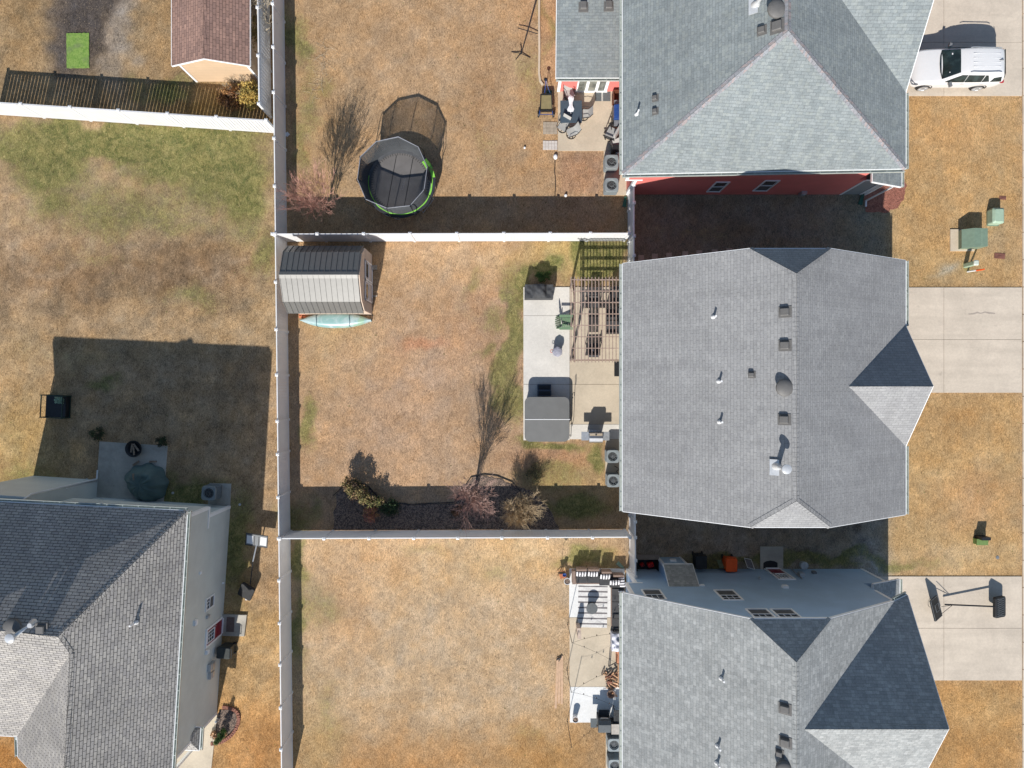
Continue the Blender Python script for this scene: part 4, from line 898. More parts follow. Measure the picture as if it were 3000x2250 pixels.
# garden shed with brown shingles at the top left
st = thing('garden_shed', 'cream garden shed with a brown shingled gable roof in the top left garden', 'shed', (-16.1, 20, 0))
brown = shingle('brown_shingles', C(174, 140, 126), C(148, 120, 110), C(104, 84, 78), streak=.08, shade_line=.012, w=.33, h=.16)
roof(st, [(-18.3, 17.12, 2.2), (-16.2, 17.12, 3.05), (-14.1, 17.12, 2.2), (-14.1, 23.5, 2.2), (-16.2, 23.5, 3.05), (-18.3, 23.5, 2.2)], [(0, 1, 4, 5), (1, 2, 3, 4)], brown, caps=[(1, 4)], th=.07)
mb = MB(); pr = [(-17.95, 0), (-14.25, 0), (-14.25, 2.15), (-16.2, 2.93), (-17.95, 2.2)]
vs = [(x, 17.2, z) for x, z in pr] + [(x, 23.3, z) for x, z in pr]; k = 5
mb.add(vs, [tuple(range(k)), tuple(range(2 * k - 1, k - 1, -1))] + [(i, k + i, k + (i + 1) % k, (i + 1) % k) for i in range(k)])
cream = siding('cream_siding', A(226, 196, 162), .2); mb.build('wall', cream, st, world=True)
MB().box(-17.97, -17.85, 17.17, 17.2, 0, 2.15).build('corner_trim', M['trim'], st, world=True); MB().box(-14.35, -14.23, 17.17, 17.2, 0, 2.1).build('corner_trim', M['trim'], st, world=True)

# metal shed with a gambrel roof
ms = thing('garden_shed', 'tan shed with a gambrel roof of ribbed metal in the corner of the middle garden', 'shed', (-10, 5.65, 0))
metal = plain('ribbed_roof_metal', A(122, 121, 118), 0.42, 0.15, .05)
PR = [(3.82, 1.95), (4.35, 2.82), (5.68, 3.42), (6.98, 2.82), (7.48, 1.95)]
x0, x1 = -12.12, -8.02
mb = MB(); vs = [(x, y, z) for x in (x0, x1) for y, z in PR] + [(x, y, z - .05) for x in (x0, x1) for y, z in PR]
fs = [(i, 5 + i, 6 + i, 1 + i) for i in range(4)] + [(11 + i, 16 + i, 15 + i, 10 + i)[::1] for i in range(4)] + [(i, 1 + i, 11 + i, 10 + i) for i in range(4)] + [(6 + i, 5 + i, 15 + i, 16 + i) for i in range(4)] + [(0, 10, 15, 5), (4, 9, 19, 14)]
mb.add(vs, fs)
n = 14
for k in range(n + 1):
    x = x0 + .02 + (x1 - x0 - .04) * k / n
    for (ya, za), (yb, zb) in zip(PR[:-1], PR[1:]):
        d = Vector((0, yb - ya, zb - za)); nrm = Vector((0, -d.z, d.y)).normalized()
        a_, b_ = Vector((x, ya, za)) + d * .01, Vector((x, yb, zb)) - d * .01
        mb.obox((a_ + b_) / 2 + nrm * .015, (.014, d.length * .49, .02), Matrix((Vector((1, 0, 0)), d.normalized(), nrm)).transposed())
rf = mb.build('roof', metal, ms, world=True)
MB().add([(x0, 5.5, 3.365), (x1, 5.5, 3.365), (x1, 5.68, 3.455), (x0, 5.68, 3.455), (x0, 5.86, 3.37), (x1, 5.86, 3.37)], [(0, 1, 2, 3), (3, 2, 5, 4)]).build('ridge_cap', metal, rf, world=True)
shed_sid = plain('shed_siding', A(226, 204, 184), .6, var=.06)
mb = MB(); W0, W1 = -12.0, -7.96; pr = [(3.95, 0), (7.35, 0), (7.35, 2.0), (6.9, 2.76), (5.68, 3.34), (4.43, 2.76), (3.95, 2.0)]
vs = [(W1, y, z) for y, z in pr] + [(W0, y, z) for y, z in pr]; k = 7
mb.add(vs, [tuple(range(k)), tuple(range(2 * k - 1, k - 1, -1))] + [(i, k + i, k + (i + 1) % k, (i + 1) % k) for i in range(k)])
for j in range(9):
    z = .2 + j * .22; mb.box(W1, W1 + .012, 3.95, 7.35, z, z + .012)
mb.build('wall', shed_sid, ms, world=True)
dr = plain('shed_door', A(205, 200, 200), .5)
for ya, yb in ((4.55, 5.62), (5.66, 6.73)):
    d = MB().box(W1 + .012, W1 + .045, ya, yb, .12, 2.05).build('door', dr, ms, world=True)
    f = MB()
    for (u0, u1, z0, z1) in ((ya, yb, .12, .2), (ya, yb, 1.97, 2.05), (ya, ya + .07, .12, 2.05), (yb - .07, yb, .12, 2.05), (ya, yb, 1.15, 1.21)): f.box(W1 + .046, W1 + .062, u0, u1, z0, z1)
    f.build('trim', M['trim'], d, world=True)
    MB().box(W1 + .046, W1 + .056, ya + .18, yb - .18, 1.32, 1.85).build('door_window', M['glass'], d, world=True)
    h = MB()
    for z in (.3, 1.75):
        yy = ya if ya < 5 else yb - .3; h.box(W1 + .063, W1 + .075, yy, yy + .3, z, z + .05)
    h.build('hinge', M['black'], d, world=True)
MB().box(W1, W1 + .3, 6.5, 6.75, 0, .12).build('step_block', M['paver'], ms, world=True); MB().box(W1, W1 + .3, 4.95, 5.05, 0, .1).build('step_block', M['paver'], ms, world=True)
# ---------------------------------------------------------------- vegetation
def twiggy(name, label, base, h, spread, stems, mat, seed, group=None, depth=4, r0=.028, kids=3, lean=(0, 0), twig=.006, cat='bare tree', wig=.07, div=(.28, .62)):
    rr = random.Random(seed); root = thing(name, label, cat, base, 0, group)
    tm, cm = MB(), MB()
    def grow(p, d, L, r, lev):
        q = p; pts = [p]; n = 3 if lev < depth else 2
        for k in range(n):
            d = (d + Vector((rr.uniform(-1, 1), rr.uniform(-1, 1), rr.uniform(-.1, .9))) * wig).normalized(); q = q + d * (L / n); pts.append(q)
        r1 = max(twig * .6, r * .6); (tm if lev < 2 else cm).tube(pts, r, 5 if lev < 2 else 3, r1, cap=False)
        if lev < depth:
            for k in range(kids + (1 if lev == 1 else 0)):
                t = rr.uniform(.45, 1.0); i = min(n - 1, int(t * n)); st = pts[i].lerp(pts[i + 1], t * n - i) if t < 1 else q
                side = Vector((rr.uniform(-1, 1), rr.uniform(-1, 1), rr.uniform(-.1, .5))); side = (side - d * side.dot(d)).normalized()
                grow(st, (d + side * rr.uniform(*div)).normalized(), L * rr.uniform(.55, .8), max(twig, r1 * .8), lev + 1)
    for s in range(stems):
        a = 2 * math.pi * s / stems + rr.uniform(-.4, .4); t = spread * rr.uniform(.3, 1.0) / h
        grow(Vector((math.cos(a) * .06, math.sin(a) * .06, 0)), Vector((math.cos(a) * t + lean[0], math.sin(a) * t + lean[1], 1)).normalized(), h * .42 * rr.uniform(.85, 1.1), r0, 0)
    # small root flare ties the stems together
    tm.lathe([(.12, -.05), (.09, .06), (.03, .12)], (0, 0, 0), 8)
    tm.build('trunk', M['bark'], root); cm.build('crown', mat, root)
    return root
def leafy(name, label, base, rx, ry, h, n, cols, seed, cat='shrub', leaf=.05, group=None, stemmat='bark', shape='dome', lean=(0, 0), up=.3):
    rr = random.Random(seed); root = thing(name, label, cat, base, 0, group)
    sm = MB(); centres = []
    for k in range(max(8, int(n / 55))):
        a = rr.uniform(0, 2 * math.pi); q = math.sqrt(rr.random()); z = h * (rr.uniform(.3, 1) if shape == 'dome' else rr.uniform(.15, 1)) 
        f = math.sqrt(max(.05, 1 - (z / h) ** 2 * .75)) if shape == 'dome' else (1.05 - .8 * z / h)
        c = Vector((math.cos(a) * q * rx * f + lean[0] * z, math.sin(a) * q * ry * f + lean[1] * z, z)); centres.append(c)
        sm.tube([(0, 0, 0), (c.x * .5, c.y * .5, c.z * .6), c], .014, 4, .005, cap=False)
    sm.build('stems', M[stemmat], root)
    mats = [plain(name + '_leaf', c, .7, var=.35, scale=9) for c in cols]; mbs = [MB() for _ in cols]
    cl = min(rx, ry) * .38
    for k in range(n):
        c = rr.choice(centres); i = centres.index(c) % len(cols) if rr.random() < .75 else rr.randrange(len(cols))
        p = c + Vector((rr.gauss(0, cl * .5), rr.gauss(0, cl * .5), rr.gauss(0, cl * .5)))
        if p.z < .02: p.z = .03
        d = Vector((rr.uniform(-1, 1), rr.uniform(-1, 1), rr.uniform(-.3, 1) + up)).normalized(); s = d.orthogonal().normalized(); s = (Matrix.Rotation(rr.uniform(0, 6.28), 3, d) @ s); t = d.cross(s); l = leaf * rr.uniform(.6, 1.3)
        mbs[i].add([p - s * l * .45, p - t * l * .0 + d * 0 + t * l, p + s * l * .45, p - t * l], [(0, 1, 2, 3)])
    for m, mb, in zip(mats, mbs):
        if mb.v: mb.build('foliage', m, root)
    return root
twiggy('bare_tree', 'bare pink twigged tree by the long fence next to the trampoline', P(966, 614), 4.9, .95, 13, M['twig_pink'], 3, 'bare multi stemmed trees', depth=4, r0=.02, kids=3, lean=(-.02, .0), twig=.006, div=(.2, .44))
twiggy('bare_tree', 'tall bare purplish tree in the mulch bed, its long shadow on the lawn', P(1392, 1436), 4.9, .6, 11, plain('mauve_twigs', A(196, 162, 150), .8, var=.3), 5, 'bare multi stemmed trees', depth=4, kids=3, twig=.006, r0=.02, div=(.2, .44))
twiggy('bare_shrub', 'round bare tan shrub right of the purplish bare tree by the fence', P(1520, 1484), 2.5, 1.0, 18, plain('straw_twigs', A(206, 182, 146), .8, var=.25), 8, depth=3, r0=.012, kids=5, twig=.006, cat='bare shrub', div=(.3, .7), wig=.06)
leafy('evergreen_shrub', 'long yellow green feathery shrub at the left end of the mulch bed', P(1052, 1432), 1.05, .45, 1.3, 3800, [A(146, 134, 84), A(112, 108, 68), A(170, 150, 104), A(150, 118, 92)], 11, leaf=.06, up=.1).rotation_euler = (0, 0, R(-38))
leafy('evergreen_shrub', 'lower end of the feathery hedge turning green next to the orange bush', P(1104, 1466), .55, .4, 1.0, 1500, [A(124, 124, 70), A(90, 100, 58), A(140, 120, 88)], 12, leaf=.055)
leafy('shrub', 'small orange leaved shrub in the mulch bed below the feathery one', P(1088, 1500), .5, .5, .8, 900, [A(214, 140, 106), A(190, 128, 112), A(220, 170, 110)], 13, leaf=.06)
leafy('shrub', 'dark green shrub in fence shade right of the orange leaved one', P(1142, 1482), .6, .5, .7, 1500, [A(74, 96, 56), A(54, 72, 46)], 14, leaf=.05)
leafy('shrub', 'tiny brown shrub at the foot of the purplish bare tree', P(1335, 1498), .4, .3, .45, 500, [A(150, 112, 80), A(110, 88, 66)], 15, leaf=.05)
leafy('ornamental_grass', 'tall clump of dry golden grass squeezed between the brown roofed shed and fence', P(752, 122), .45, 1.2, 2.0, 5200, [A(190, 160, 96), A(150, 134, 80), A(206, 176, 112)], 21, cat='ornamental grass', leaf=.075, stemmat='twig_tan')
leafy('ornamental_grass', 'golden dry grass clump in the corner where the picket fence meets the long fence', P(752, 300), .6, .8, 1.5, 3600, [A(196, 164, 86), A(146, 130, 66)], 22, cat='ornamental grass', leaf=.075, stemmat='twig_tan')
leafy('shrub', 'brown dried shrub behind the picket fence below the cream shed wall', P(690, 296), .9, .6, .7, 2600, [A(150, 104, 66), A(116, 84, 58), A(176, 132, 84)], 23, leaf=.06)
twiggy('bare_shrub', 'pale grey bare branches sprawling over the brown shrub below the cream shed', P(712, 262), 1.5, 2.4, 9, M['twig_grey'], 31, depth=3, r0=.022, kids=3, twig=.009, cat='bare shrub', div=(.45, .9), wig=.1)
twiggy('bare_shrub', 'pale grey bare branches leaning on the long fence beside the brown roofed shed', P(782, 70), 2.6, 1.7, 7, M['twig_grey'], 32, depth=3, r0=.022, kids=3, twig=.009, cat='bare shrub', div=(.45, .9), wig=.1)
def branch_pile(px, py, seed, label, n=26, s=.8):
    rr = random.Random(seed); mb = MB()
    for k in range(n):
        a = rr.gauss(.6, 1.0); L = rr.uniform(.4, 1.1) * s; c = Vector((rr.gauss(0, .3), rr.gauss(0, .5), rr.uniform(.02, .12))); d = Vector((math.cos(a), math.sin(a), rr.uniform(-.05, .1))) * L / 2
        mb.tube([c - d, c + Vector((rr.uniform(-.05, .05), rr.uniform(-.05, .05), .02)), c + d], rr.uniform(.004, .009), 4, .003, cap=False)
    return solo(mb, 'fallen_branches', M['twig_grey'], label, 'fallen branches', P(px, py))
branch_pile(955, 175, 41, 'grey fallen branches on the lawn nearest the top of the long fence', 30, 1.0); branch_pile(930, 245, 42, 'lower patch of grey fallen twigs on the lawn above the pink bare tree', 18, .7)
# shadow-only looking clumps: low weeds round the west patio
leafy('shrub', 'dark low shrub at the top left corner of the west patio', P(293, 1272), .45, .38, .45, 900, [A(72, 88, 52), A(92, 84, 60)], 51, leaf=.05)
leafy('shrub', 'dark low shrub at the top right corner of the west patio', P(481, 1291), .36, .32, .42, 800, [A(66, 80, 50), A(84, 78, 58)], 52, leaf=.05)
leafy('small_conifer', 'small dark conifer inside the curved brick border', P(662, 2140), .28, .28, 1.4, 1300, [A(92, 124, 56), A(66, 92, 44)], 53, cat='conifer', leaf=.05, shape='cone')
leafy('dead_perennials', 'dead tan stems in the brick bordered bed by the grey house corner', P(646, 2148), .45, .3, .35, 500, [A(206, 164, 124), A(170, 128, 96)], 54, cat='dead plants', leaf=.08)
leafy('green_bush', 'low leafy green plant behind the covered grill at the patio edge', P(1588, 812), .5, .35, .45, 1100, [A(78, 108, 46), A(104, 124, 56)], 55, cat='plant', leaf=.055)
leafy('weed', 'loose grey green weed clump on the lawn under the hot tub patio', P(1560, 1385), .55, .6, .3, 420, [A(120, 116, 76), A(98, 92, 66)], 56, cat='weeds', leaf=.045)

# ---------------------------------------------------------------- air conditioners
def make_ac(label, loc, rz=0, group='air conditioning units beside the houses', s=.36, h=.86):
    t = thing('air_conditioner', label, 'air conditioner', loc, rz, group)
    mb = MB().rbox((0, 0), s * .95, s * .95, 0.0, h - .1, .07, 4); mb.build('coil', M['acdark'], t)
    lv = MB()
    for k in range(11): lv.rbox((0, 0), s * .985, s * .985, .08 + k * .062, .105 + k * .062, .075, 3)
    lv.build('louvre', M['ac'], t)
    c = MB(); pts = rrect(s, s, .09, 5); n = len(pts); m = 40; ri = s * .74; vs = []; fs = []
    ring = lambda r, z, k=m: [(math.cos(2 * math.pi * i / k) * r, math.sin(2 * math.pi * i / k) * r, z) for i in range(k)]
    # square top with a round opening: match corner points by angle
    def sq(a):
        x, y = math.cos(a), math.sin(a); q = 1 / (abs(x) ** 6 + abs(y) ** 6) ** (1 / 6); return x * q * s, y * q * s
    o1 = [(*sq(2 * math.pi * i / m), h - .12) for i in range(m)]; o2 = [(*sq(2 * math.pi * i / m), h - .01) for i in range(m)]; o3 = [tuple(v * .96 for v in sq(2 * math.pi * i / m)) + (h + .015,) for i in range(m)]
    rings = [o1, o2, o3, ring(ri, h + .012), ring(ri * .97, h - .03), ring(ri * .80, h - .17)]
    for r_ in rings: vs += r_
    for j in range(len(rings) - 1):
        for i in range(m): fs.append((j * m + i, j * m + (i + 1) % m, (j + 1) * m + (i + 1) % m, (j + 1) * m + i))
    c.add(vs, fs, False); c.build('cabinet_top', M['ac'], t)
    f = MB()
    for k in range(3):
        a = R(120 * k + 25); q = Matrix.Rotation(a, 3, 'Z') @ Matrix.Rotation(R(22), 3, 'X')
        f.obox(Matrix.Rotation(a, 3, 'Z') @ Vector((ri * .42, 0, h - .14)), (ri * .34, ri * .22, .006), q)
    f.cyl((0, 0, h - .2), ri * .22, .1, 16).lathe([(ri * .78, -.22), (ri * .78, -.2), (ri * .3, -.24)], (0, 0, h), 30)
    f.build('fan', M['galv'], t)
    g = MB()
    for r_ in (.4, .8): g.tube([(math.cos(2 * math.pi * i / 32) * ri * r_, math.sin(2 * math.pi * i / 32) * ri * r_, h - .02 + .02 * (1 - r_)) for i in range(32)], .0035, 3, closed=True)
    for k in range(8): a = R(45 * k); g.tube([(math.cos(a) * ri * .2, math.sin(a) * ri * .2, h), (math.cos(a) * ri * .98, math.sin(a) * ri * .98, h - .015)], .0035, 3, cap=False)
    g.build('fan_guard', M['ac'], t)
    return t
def g0(px, py, z):      # ground position under a point whose top shows at px, py
    q = P(px, py, z); return (q.x, q.y, 0.05)
ac = make_ac('upper of the two air conditioners at the end of the hot tub patio', g0(1795, 1337, .86))
dup(ac, g0(1797, 1408, .86), 0, 'lower of the two air conditioners at the end of the hot tub patio')
dup(ac, g0(1792, 474, .86), 0, 'upper of the two air conditioners below the red house patio', scale=(1.06, 1.06, 1)); dup(ac, g0(1792, 542, .86), 0, 'lower of the two air conditioners below the red house patio', scale=(1.06, 1.06, 1))
dup(ac, g0(1799, 2182, .86), 0, 'upper air conditioner at the bottom of the south patio'); dup(ac, g0(1801, 2243, .86), 0, 'air conditioner cut by the bottom edge of the photo')
dup(ac, g0(612, 1445, .86), R(-4), 'air conditioner on its own pad at the corner of the grey house', scale=(1.1, 1.1, 1))
mb = MB().tube([P(1800, 1365, .1), P(1812, 1372, .3), P(1820, 1385, .3), P(1815, 1395, .08), P(1806, 1380, .06), P(1819, 1372, .1)], .02, 6)
solo(mb, 'coiled_hose', M['dark'], 'dark coiled hose between the two air conditioners of the middle house', 'hose')

# ---------------------------------------------------------------- middle patio
tb = thing('hot_tub', 'grey covered hot tub at the corner of the middle patio', 'hot tub', P(1602.5, 1228.5, .9) * 1.0)
tb.location.z = 0.05; W = 1.24
MB().rbox((0, 0), W - .07, W - .07, 0, .78, .3, 6).build('tub_shell', plain('tub_panel', (.09, .075, .065, 1), .6), tb, bevel=.01)
cov = plain('vinyl_cover', A(124, 124, 122), .55, var=.05, scale=2)
for s in (-1, 1):
    pts = []; 
    for x, y in rrect(W, W, .3, 6):
        if y * s >= .012: pts.append((x, y))
    xs_ = [p for p in pts]; pts2 = [(W, .012 * s)] + sorted([p for p in pts], key=lambda p: math.atan2(p[1] * s, p[0])) + [(-W, .012 * s)]
    c = MB().prism(pts2, .78, .88); n = len(pts2)
    for i in range(len(c.v)):
        v = c.v[i]; 
        if v.z > .8: v.z += .05 * (1 - min(1, abs(v.y) / W))
    c.build('cover', cov, tb, bevel=.015)
MB().box(-W + .02, W + .03, -.02, .02, .925, .945).build('cover_strap', M['white'], tb)
mb = MB().tube([(W + .1, -1.0, .45), (W + .1, -.95, .8), (W + .18, 1.35, .85), (W + .24, 1.5, .8), (W + .32, 1.5, .55), (W + .3, 1.3, .5)], .016, 8)
mb.tube([(W + .02, -.9, .5), (W + .12, -.9, .5)], .02, 6); mb.build('cover_lifter', M['dark'], tb)
MB().box(-W + .15, -W + .28, W - .36, W - .33, .885, .892).box(W - .28, W - .15, -W + .33, -W + .36, .885, .892).build('cover_handle', M['white'], tb)
stp = thing('hot_tub_steps', 'dark two tread plastic steps in the shadow of the hot tub', 'steps', P(1594, 1143))
stp.location.z = .05; dk = plain('slate_plastic', A(76, 88, 104), .6)
for y0, y1, z in ((.0, .33, .2), (-.33, .0, .42)):
    mb = MB().rbox((0, (y0 + y1) / 2), .39, .165, 0, z, .04, 3); 
    mb.build('tread', dk, stp, bevel=.008)
    MB().box(-.33, .33, y0 + .05, y1 - .05, z + .001, z + .012).build('grip', M['black'], stp)
def cloth_over(fn, x0, x1, y0, y1, nx=34, ny=22):
    mb = MB(); vs = [(x0 + (x1 - x0) * i / nx, y0 + (y1 - y0) * j / ny, 0) for j in range(ny + 1) for i in range(nx + 1)]
    vs = [(x, y, fn(x, y)) for x, y, _ in vs]; fs = [(j * (nx + 1) + i, j * (nx + 1) + i + 1, (j + 1) * (nx + 1) + i + 1, (j + 1) * (nx + 1) + i) for j in range(ny) for i in range(nx)]
    mb.add(vs, fs, True); b = [i for i in range(nx + 1)] + [(j * (nx + 1)) + nx for j in range(1, ny + 1)] + [ny * (nx + 1) + i for i in range(nx - 1, -1, -1)] + [j * (nx + 1) for j in range(ny - 1, 0, -1)]
    k = len(vs); mb.add([mb.v[i] for i in b] + [(mb.v[i].x * 1.01, mb.v[i].y * 1.01, .02) for i in b], [(i, len(b) + i, len(b) + (i + 1) % len(b), (i + 1) % len(b)) for i in range(len(b))], True)
    return mb
def fold(x, y, a=.02):
    return a * math.sin(x * 13 + y * 7 + 2 * math.sin(y * 5)) + a * .6 * math.sin(y * 17 - x * 9)
cg = cloth_over(lambda x, y: .88 + .34 * max(0, 1 - (abs(x - .02) / .38) ** 4) * max(0, 1 - (abs(y - .05) / .42) ** 4) + fold(x, y, .018) - .08 * max(0, abs(x) - .7), -.78, .80, -.38, .38)
solo(cg, 'covered_grill', M['blackcloth'], 'long low grill under a black cover at the top edge of the middle patio', 'covered grill', (P(1579, 853, 1.0).x, P(1579, 853, 1.0).y, .05))
# stainless grill
gg = thing('gas_grill', 'stainless gas grill with two side shelves by the hot tub', 'grill', g0(1745, 1278, .95))
MB().box(-.37, .37, -.27, .3, .08, .78).build('cabinet', M['dark'], gg, bevel=.01)
lid = MB(); pr = [(-.34, .82), (-.36, .98), (-.28, 1.1), (-.1, 1.15), (.1, 1.13), (.2, 1.02), (.22, .82)]
lid.add([(x, y, z) for x in (-.37, .37) for y, z in pr], [(i, i + 1, 8 + i, 7 + i) for i in range(6)] + [tuple(range(6, -1, -1)), tuple(range(7, 14)), (0, 7, 13, 6)])
lo = lid.build('lid', M['steel'], gg, bevel=.01)
MB().tube([(-.3, .28, 1.0), (-.3, .31, 1.0), (.3, .31, 1.0), (.3, .28, 1.0)], .014, 8).build('handle', M['steel'], lo)
MB().box(-.345, .345, .04, .16, 1.128, 1.14).build('lid_panel', plain('warm_steel', A(206, 188, 164), .4, .3), lo)
MB().cyl((0, .1, 1.14), .045, .012, 20).build('thermometer', M['black'], lo)
cpn = MB().box(-.37, .37, .24, .36, .74, .86).build('control_panel', M['steel'], gg, bevel=.006)
for k in range(4): MB().cyl((-.27 + .18 * k, .3, .86), .028, .035, 14).build('knob', M['black'], cpn)
for s in (-1, 1): MB().box(s * .38, s * .78, -.24, .24, .78, .82).build('side_shelf', M['galv'], gg, bevel=.008)
for x in (-.3, .3):
    for y in (-.2, .22): MB().lathe([(.05, 0), (.05, .08)], (x, y, 0), 12).build('wheel', M['black'], gg)
# green adirondack chair
def adirondack(label, loc, rz, mat, group=None):
    t = thing('adirondack_chair', label, 'chair', loc, rz, group)
    s = MB()
    for k in range(6): y = .28 - k * .09; s.box(-.27, .27, y - .04, y + .04, .36 - .02 * k, .38 - .02 * k)
    s.build('seat', mat, t)
    b = MB()
    for k in range(7):
        u = (k - 3) / 3; a = u * .09; q = Matrix.Rotation(R(28), 3, 'X') @ Matrix.Rotation(a * 1.4, 3, 'Y')
        L = .78 - .16 * u * u; b.obox(Vector((u * .3, -.30 - .16 * L / .78, .26 + L * .45)), (.038, .01, L / 2), q)
    b.box(-.3, .3, -.32, -.29, .40, .47); b.build('backrest', mat, t)
    for sx in (-1, 1):
        MB().box(sx * .27, sx * .42, -.38, .36, .56, .585).build('armrest', mat, t, bevel=.008)
        l = MB().box(sx * .29, sx * .33, .24, .34, 0, .56); l.build('leg', mat, t)
        MB().bar((sx * .31, -.5, .05), (sx * .31, .3, .36), .03, .1).build('leg', mat, t)
    return t
gr_green = plain('green_resin', A(122, 152, 120), .5, var=.06)
adirondack('green slatted adirondack chair at the left edge of the pergola', (P(1658, 945, .4).x, P(1658, 945, .4).y, .05), R(-90), gr_green)
cb_ = thing('covered_bin', 'round bin under a pale lavender cloth on the middle patio', 'covered bin', g0(1633, 1030, .55))
MB().lathe([(.2, 0), (.235, .1), (.255, .5), (.25, .53)], (0, 0, 0), 26).build('bin', plain('bin_navy', A(74, 80, 100), .5), cb_)
cl = MB(); m = 30; vs = []; fs = []
prof = [(.0, .60), (.1, .6), (.2, .585), (.262, .555), (.275, .48), (.285, .42)]
for j, (r_, z) in enumerate(prof):
    for i in range(m): a = 2 * math.pi * i / m; w_ = 1 + (.035 * math.sin(a * 7 + j) if j > 2 else 0); vs.append((math.cos(a) * r_ * w_, math.sin(a) * r_ * w_, z + .012 * math.sin(a * 5 + j * 2) * min(1, r_ * 5)))
for j in range(len(prof) - 1):
    for i in range(m): fs.append((j * m + i, (j + 1) * m + i, (j + 1) * m + (i + 1) % m, j * m + (i + 1) % m))
cl.add(vs, fs, True); cl.build('cloth_cover', M['cloth_lav'], cb_)
MB().tube([(-.26, .12, .4), (-.36, .1, .42), (-.38, 0, .42), (-.34, -.06, .42), (-.26, -.04, .4)], .014, 8).build('handle', M['red'], cb_)
solo(MB().box(-.27, .27, -.42, .42, 0, .015), 'door_mat', M['black'], 'plain dark mat on the middle patio against the house wall', 'mat', (P(1813, 1081).x, P(1813, 1081).y, .056), bevel=.004)
# pergola
pg = thing('pergola', 'slatted wooden pergola standing over the patio furniture', 'pergola', (4.45, 3.4, .05))
H = 2.62
PX0, PX1, PY0, PY1 = P(1675, 0, 2.7).x, 5.93, P(0, 1062, 2.7).y, P(0, 812, 2.7).y
n = 15
for k in range(n):
    x = P(1673 + 10.15 * k, 0, 2.75).x
    MB().box(x - .022, x + .022, PY0, PY1, H + .135, H + .165).build('slat', M['wood_peach'], pg, world=True)
for k in range(8):
    y = P(0, 820 + k * 33.4, 2.6).y
    MB().box(PX0 - .06, PX1, y - .018, y + .018, H - .0, H + .133).build('rafter', M['wood_peach'], pg, world=True)
for y in (PY0 + .22, PY1 - .22):
    MB().box(PX0 + .1, PX0 + .22, y - .06, y + .06, .05, H - .16).build('post', M['wood_grey'], pg, world=True)
    s = 1 if y < 3 else -1
    MB().bar((PX0 + .16, y + s * .03, H - .85), (PX0 + .16, y + s * .75, H - .12), .09, .09).build('brace', M['wood_grey'], pg, world=True)
for x in (PX0 + .16, ): MB().box(x - .045, x + .045, PY0 + .05, PY1 - .05, H - .16, H - .003).build('beam', plain('dark_beam', A(120, 86, 72), .8, var=.2), pg, world=True)
MB().box(PX1 - .05, PX1, PY0 + .05, PY1 - .05, H - .16, H - .003).build('ledger', M['wood_grey'], pg, world=True)
for y in (PY0 + .12, PY1 - .12): MB().box(PX0 + .24, PX1 - .06, y - .03, y + .03, H - .16, H - .01).build('beam', M['wood_grey'], pg, world=True)
# furniture below the pergola
def lounge_chair(label, loc, rz, mat, group=None, w=.34, cushion=None):
    t = thing('lounge_chair', label, 'chair', loc, rz, group)
    MB().box(-w + .05, w - .05, -.3, .32, .28, .42).build('seat', cushion or M['cushion'], t, bevel=.03)
    MB().obox((0, -.36, .66), (w - .04, .06, .3), Matrix.Rotation(R(14), 3, 'X')).build('backrest', cushion or M['cushion'], t, bevel=.03)
    for s in (-1, 1):
        MB().box(s * w, s * (w + .06), -.38, .34, .56, .6).build('armrest', mat, t, bevel=.01)
        MB().box(s * (w + .01), s * (w + .05), .26, .31, 0, .56).build('leg', mat, t); MB().box(s * (w + .01), s * (w + .05), -.36, -.31, 0, .56).build('leg', mat, t)
    MB().box(-w, w, -.33, .33, .22, .27).build('frame', mat, t)
    return t
chdark = plain('charcoal_frame', A(62, 60, 60), .5)
lc = lounge_chair('charcoal armchair at the top of the row under the pergola', g0(1738, 884, .5), R(180), chdark, 'charcoal chairs under the pergola')
dup(lc, g0(1737, 1022, .5), 0, 'charcoal armchair at the bottom of the row under the pergola')
dup(lc, g0(1806, 868, .5), R(180), 'charcoal armchair in the upper right corner under the pergola')
ft = thing('fire_table', 'dark slatted low table between the charcoal armchairs', 'table', g0(1738, 948, .45))
for k in range(6): MB().box(-.28 + k * .095, -.2 + k * .095, -.48, .48, .4, .43).build('tabletop', chdark, ft)
for x in (-.24, .24):
    for y in (-.42, .42): MB().box(x - .025, x + .025, y - .025, y + .025, 0, .4).build('leg', chdark, ft)
solo(MB().lathe([(.0, 0), (.05, .0), (.06, .1), (.055, .1), (.045, .02)], (0, 0, 0), 16), 'white_cup', M['white'], 'small white cup on the lower charcoal armchair', 'cup', (*g0(1737, 1026, .5)[:2], .475))
lv = thing('loveseat', 'wide charcoal sofa against the house wall under the pergola', 'sofa', g0(1797, 938, .5), R(90))
MB().box(-.7, .7, -.35, .38, .12, .3).build('frame', chdark, lv, bevel=.01)
for x in (-.35, .35): MB().box(x - .32, x + .32, -.25, .37, .3, .44).build('seat_cushion', M['cushion'], lv, bevel=.03); MB().obox((x, -.31, .62), (.31, .07, .22), Matrix.Rotation(R(12), 3, 'X')).build('back_cushion', M['cushion'], lv, bevel=.03)
for s in (-1, 1): MB().box(s * .68, s * .76, -.38, .38, .1, .58).build('armrest', chdark, lv, bevel=.01)

